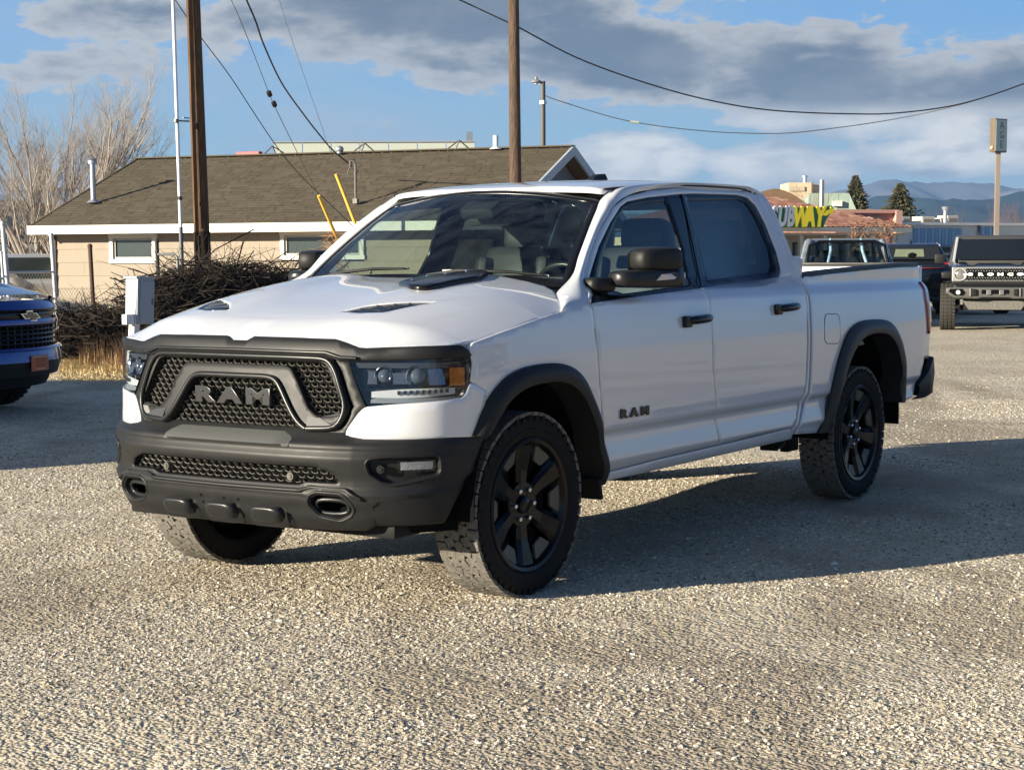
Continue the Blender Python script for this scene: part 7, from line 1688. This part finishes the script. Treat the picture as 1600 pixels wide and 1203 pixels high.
# red and grey marker lights bar of the vehicle by the house corner
tr_ = empty('tow_trailer', gnd(52, 35.0), label='low grey trailer end with a row of red lights beside the house corner', cat='trailer'); heading(tr_, -FH*.6 + RH)
q = MB(); q.box((0,0,.55), (1.7,1.0,.20), None, .02); q.build('deck', mat('trailer_grey', (.16,.18,.21), .5), tr_)
q = MB(); q.box((-.1,-.55,.66), (1.3,.05,.05)); q.build('side_rail', mat('pale_rail', (.5,.5,.5), .5), tr_)
for x in (.30,.46,.62): q = MB(); q.box((x,-.56,.55), (.12,.04,.10), None, .02); q.build('red_light', m_red, tr_)
for sg in (1,-1): simple_wheel(tr_, 0, sg*.55, .30, .18)
# dark low building at the far left
db, L7, _s = local_root('dark_grey_building', -60, 52, 84, 49, label='low dark grey walled building behind the white van on the left', cat='building'); zt = zat(371.5, 50)
q = MB(); q.box((L7/2-.3, 4, zt-.55), (L7-.6, 8, 1.1)); q.build('wall', mat('charcoal_wall', (.055,.065,.08), .7), db)
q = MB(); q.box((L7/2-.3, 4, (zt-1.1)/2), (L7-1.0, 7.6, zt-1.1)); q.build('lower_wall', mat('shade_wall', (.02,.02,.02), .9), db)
q = MB(); q.box((L7/2-.3, -.05, zt-.03), (L7-.4,.2,.10)); q.build('coping', mat('dark_coping', (.03,.035,.04), .6), db)
q = MB(); q.box((L7-.5, -.3, 1.35), (.62,.3,.50), None, .02); q.build('crate', mat('cream_panel', (.62,.48,.32), .8), db)

# ---- enclosed trailer standing left of the frame: its long shadow crosses the lot
ct = empty('cargo_trailer', label='tall white enclosed trailer parked outside the left edge, shading the blue truck', cat='trailer')
u_s = Vector((.891,-.454,0)); n_s = Vector((.454,.891,0)); cc = n_s*(-8.75) + u_s*6.3; ct.location = (cc.x, cc.y, 0); heading(ct, n_s)
q = MB(); q.box((0,0,1.62), (7.2,2.3,2.30), None, .04); q.build('box_body', m_white, ct, smooth=30)
q = MB(); q.box((0,0,.44), (7.3,2.2,.12)); q.tube([(3.6,.6,.44),(4.6,0,.44)], .05, 6); q.tube([(3.6,-.6,.44),(4.6,0,.44)], .05, 6); q.build('frame', m_under, ct)
for sg in (1,-1):
    for x in (-.45,.45): simple_wheel(ct, x, sg*1.05, .34, .22)
q = MB(); q.box((-3.62,0,1.6), (.03,2.0,2.0), None, .01); q.build('rear_door', m_silver, ct)

# ---- unseen row added behind the camera to darken and fill the flank reflections
m_maroon = mat('maroon_paint', (.16,.02,.02), .3, metal=.3, coat=1)
for (x, y, a, m, H, L_, kd, lab) in ((3.5, 15.5, -1.9, m_dgrey, 1.85, 5.4, 'van', 'unseen dark grey van added for the white pickup to mirror'), (-1.5, 16.2, -1.7, m_maroon, 1.75, 4.7, 'van', 'unseen maroon van added for the white pickup to mirror'),
        (-6.2, 15.6, -1.5, m_silver, 1.5, 4.5, 'sedan', 'unseen silver sedan added for the white pickup to mirror'), (-11.0, 16.0, -1.6, m_blk, 1.8, 5.6, 'pickup', 'unseen black pickup added for the white pickup to mirror')):
    t = far_car('parked_car', 800, 30, Vector((math.cos(a), math.sin(a), 0)), m, lab, H, L_, kind=kd); t.location = (x, y, 0); t['group'] = 'unseen vehicles added for reflections in the white pickup'
ob = empty('reflection_building', (-34, 34, 0), label='unseen long low slate building added for the white pickup to mirror', cat='building')  # unseen building added to darken what the flank mirrors
q = MB(); q.box((24, 4, 2.1), (48, 8, 4.2)); q.build('wall', mat('slate_block', (.07,.085,.11), .85), ob)
q = MB(); q.box((24, 3.9, 4.3), (49, 9, .25)); q.build('roof', m_shing, ob)
for k in range(8):
    q = MB(); q.box((4 + k*5.6, -.03, 1.9), (2.4,.08,1.5)); w_ = q.build('window', m_fascia, ob); q = MB(); q.box((4 + k*5.6, -.08, 1.9), (2.2,.03,1.3)); q.build('pane', m_winglass, w_)
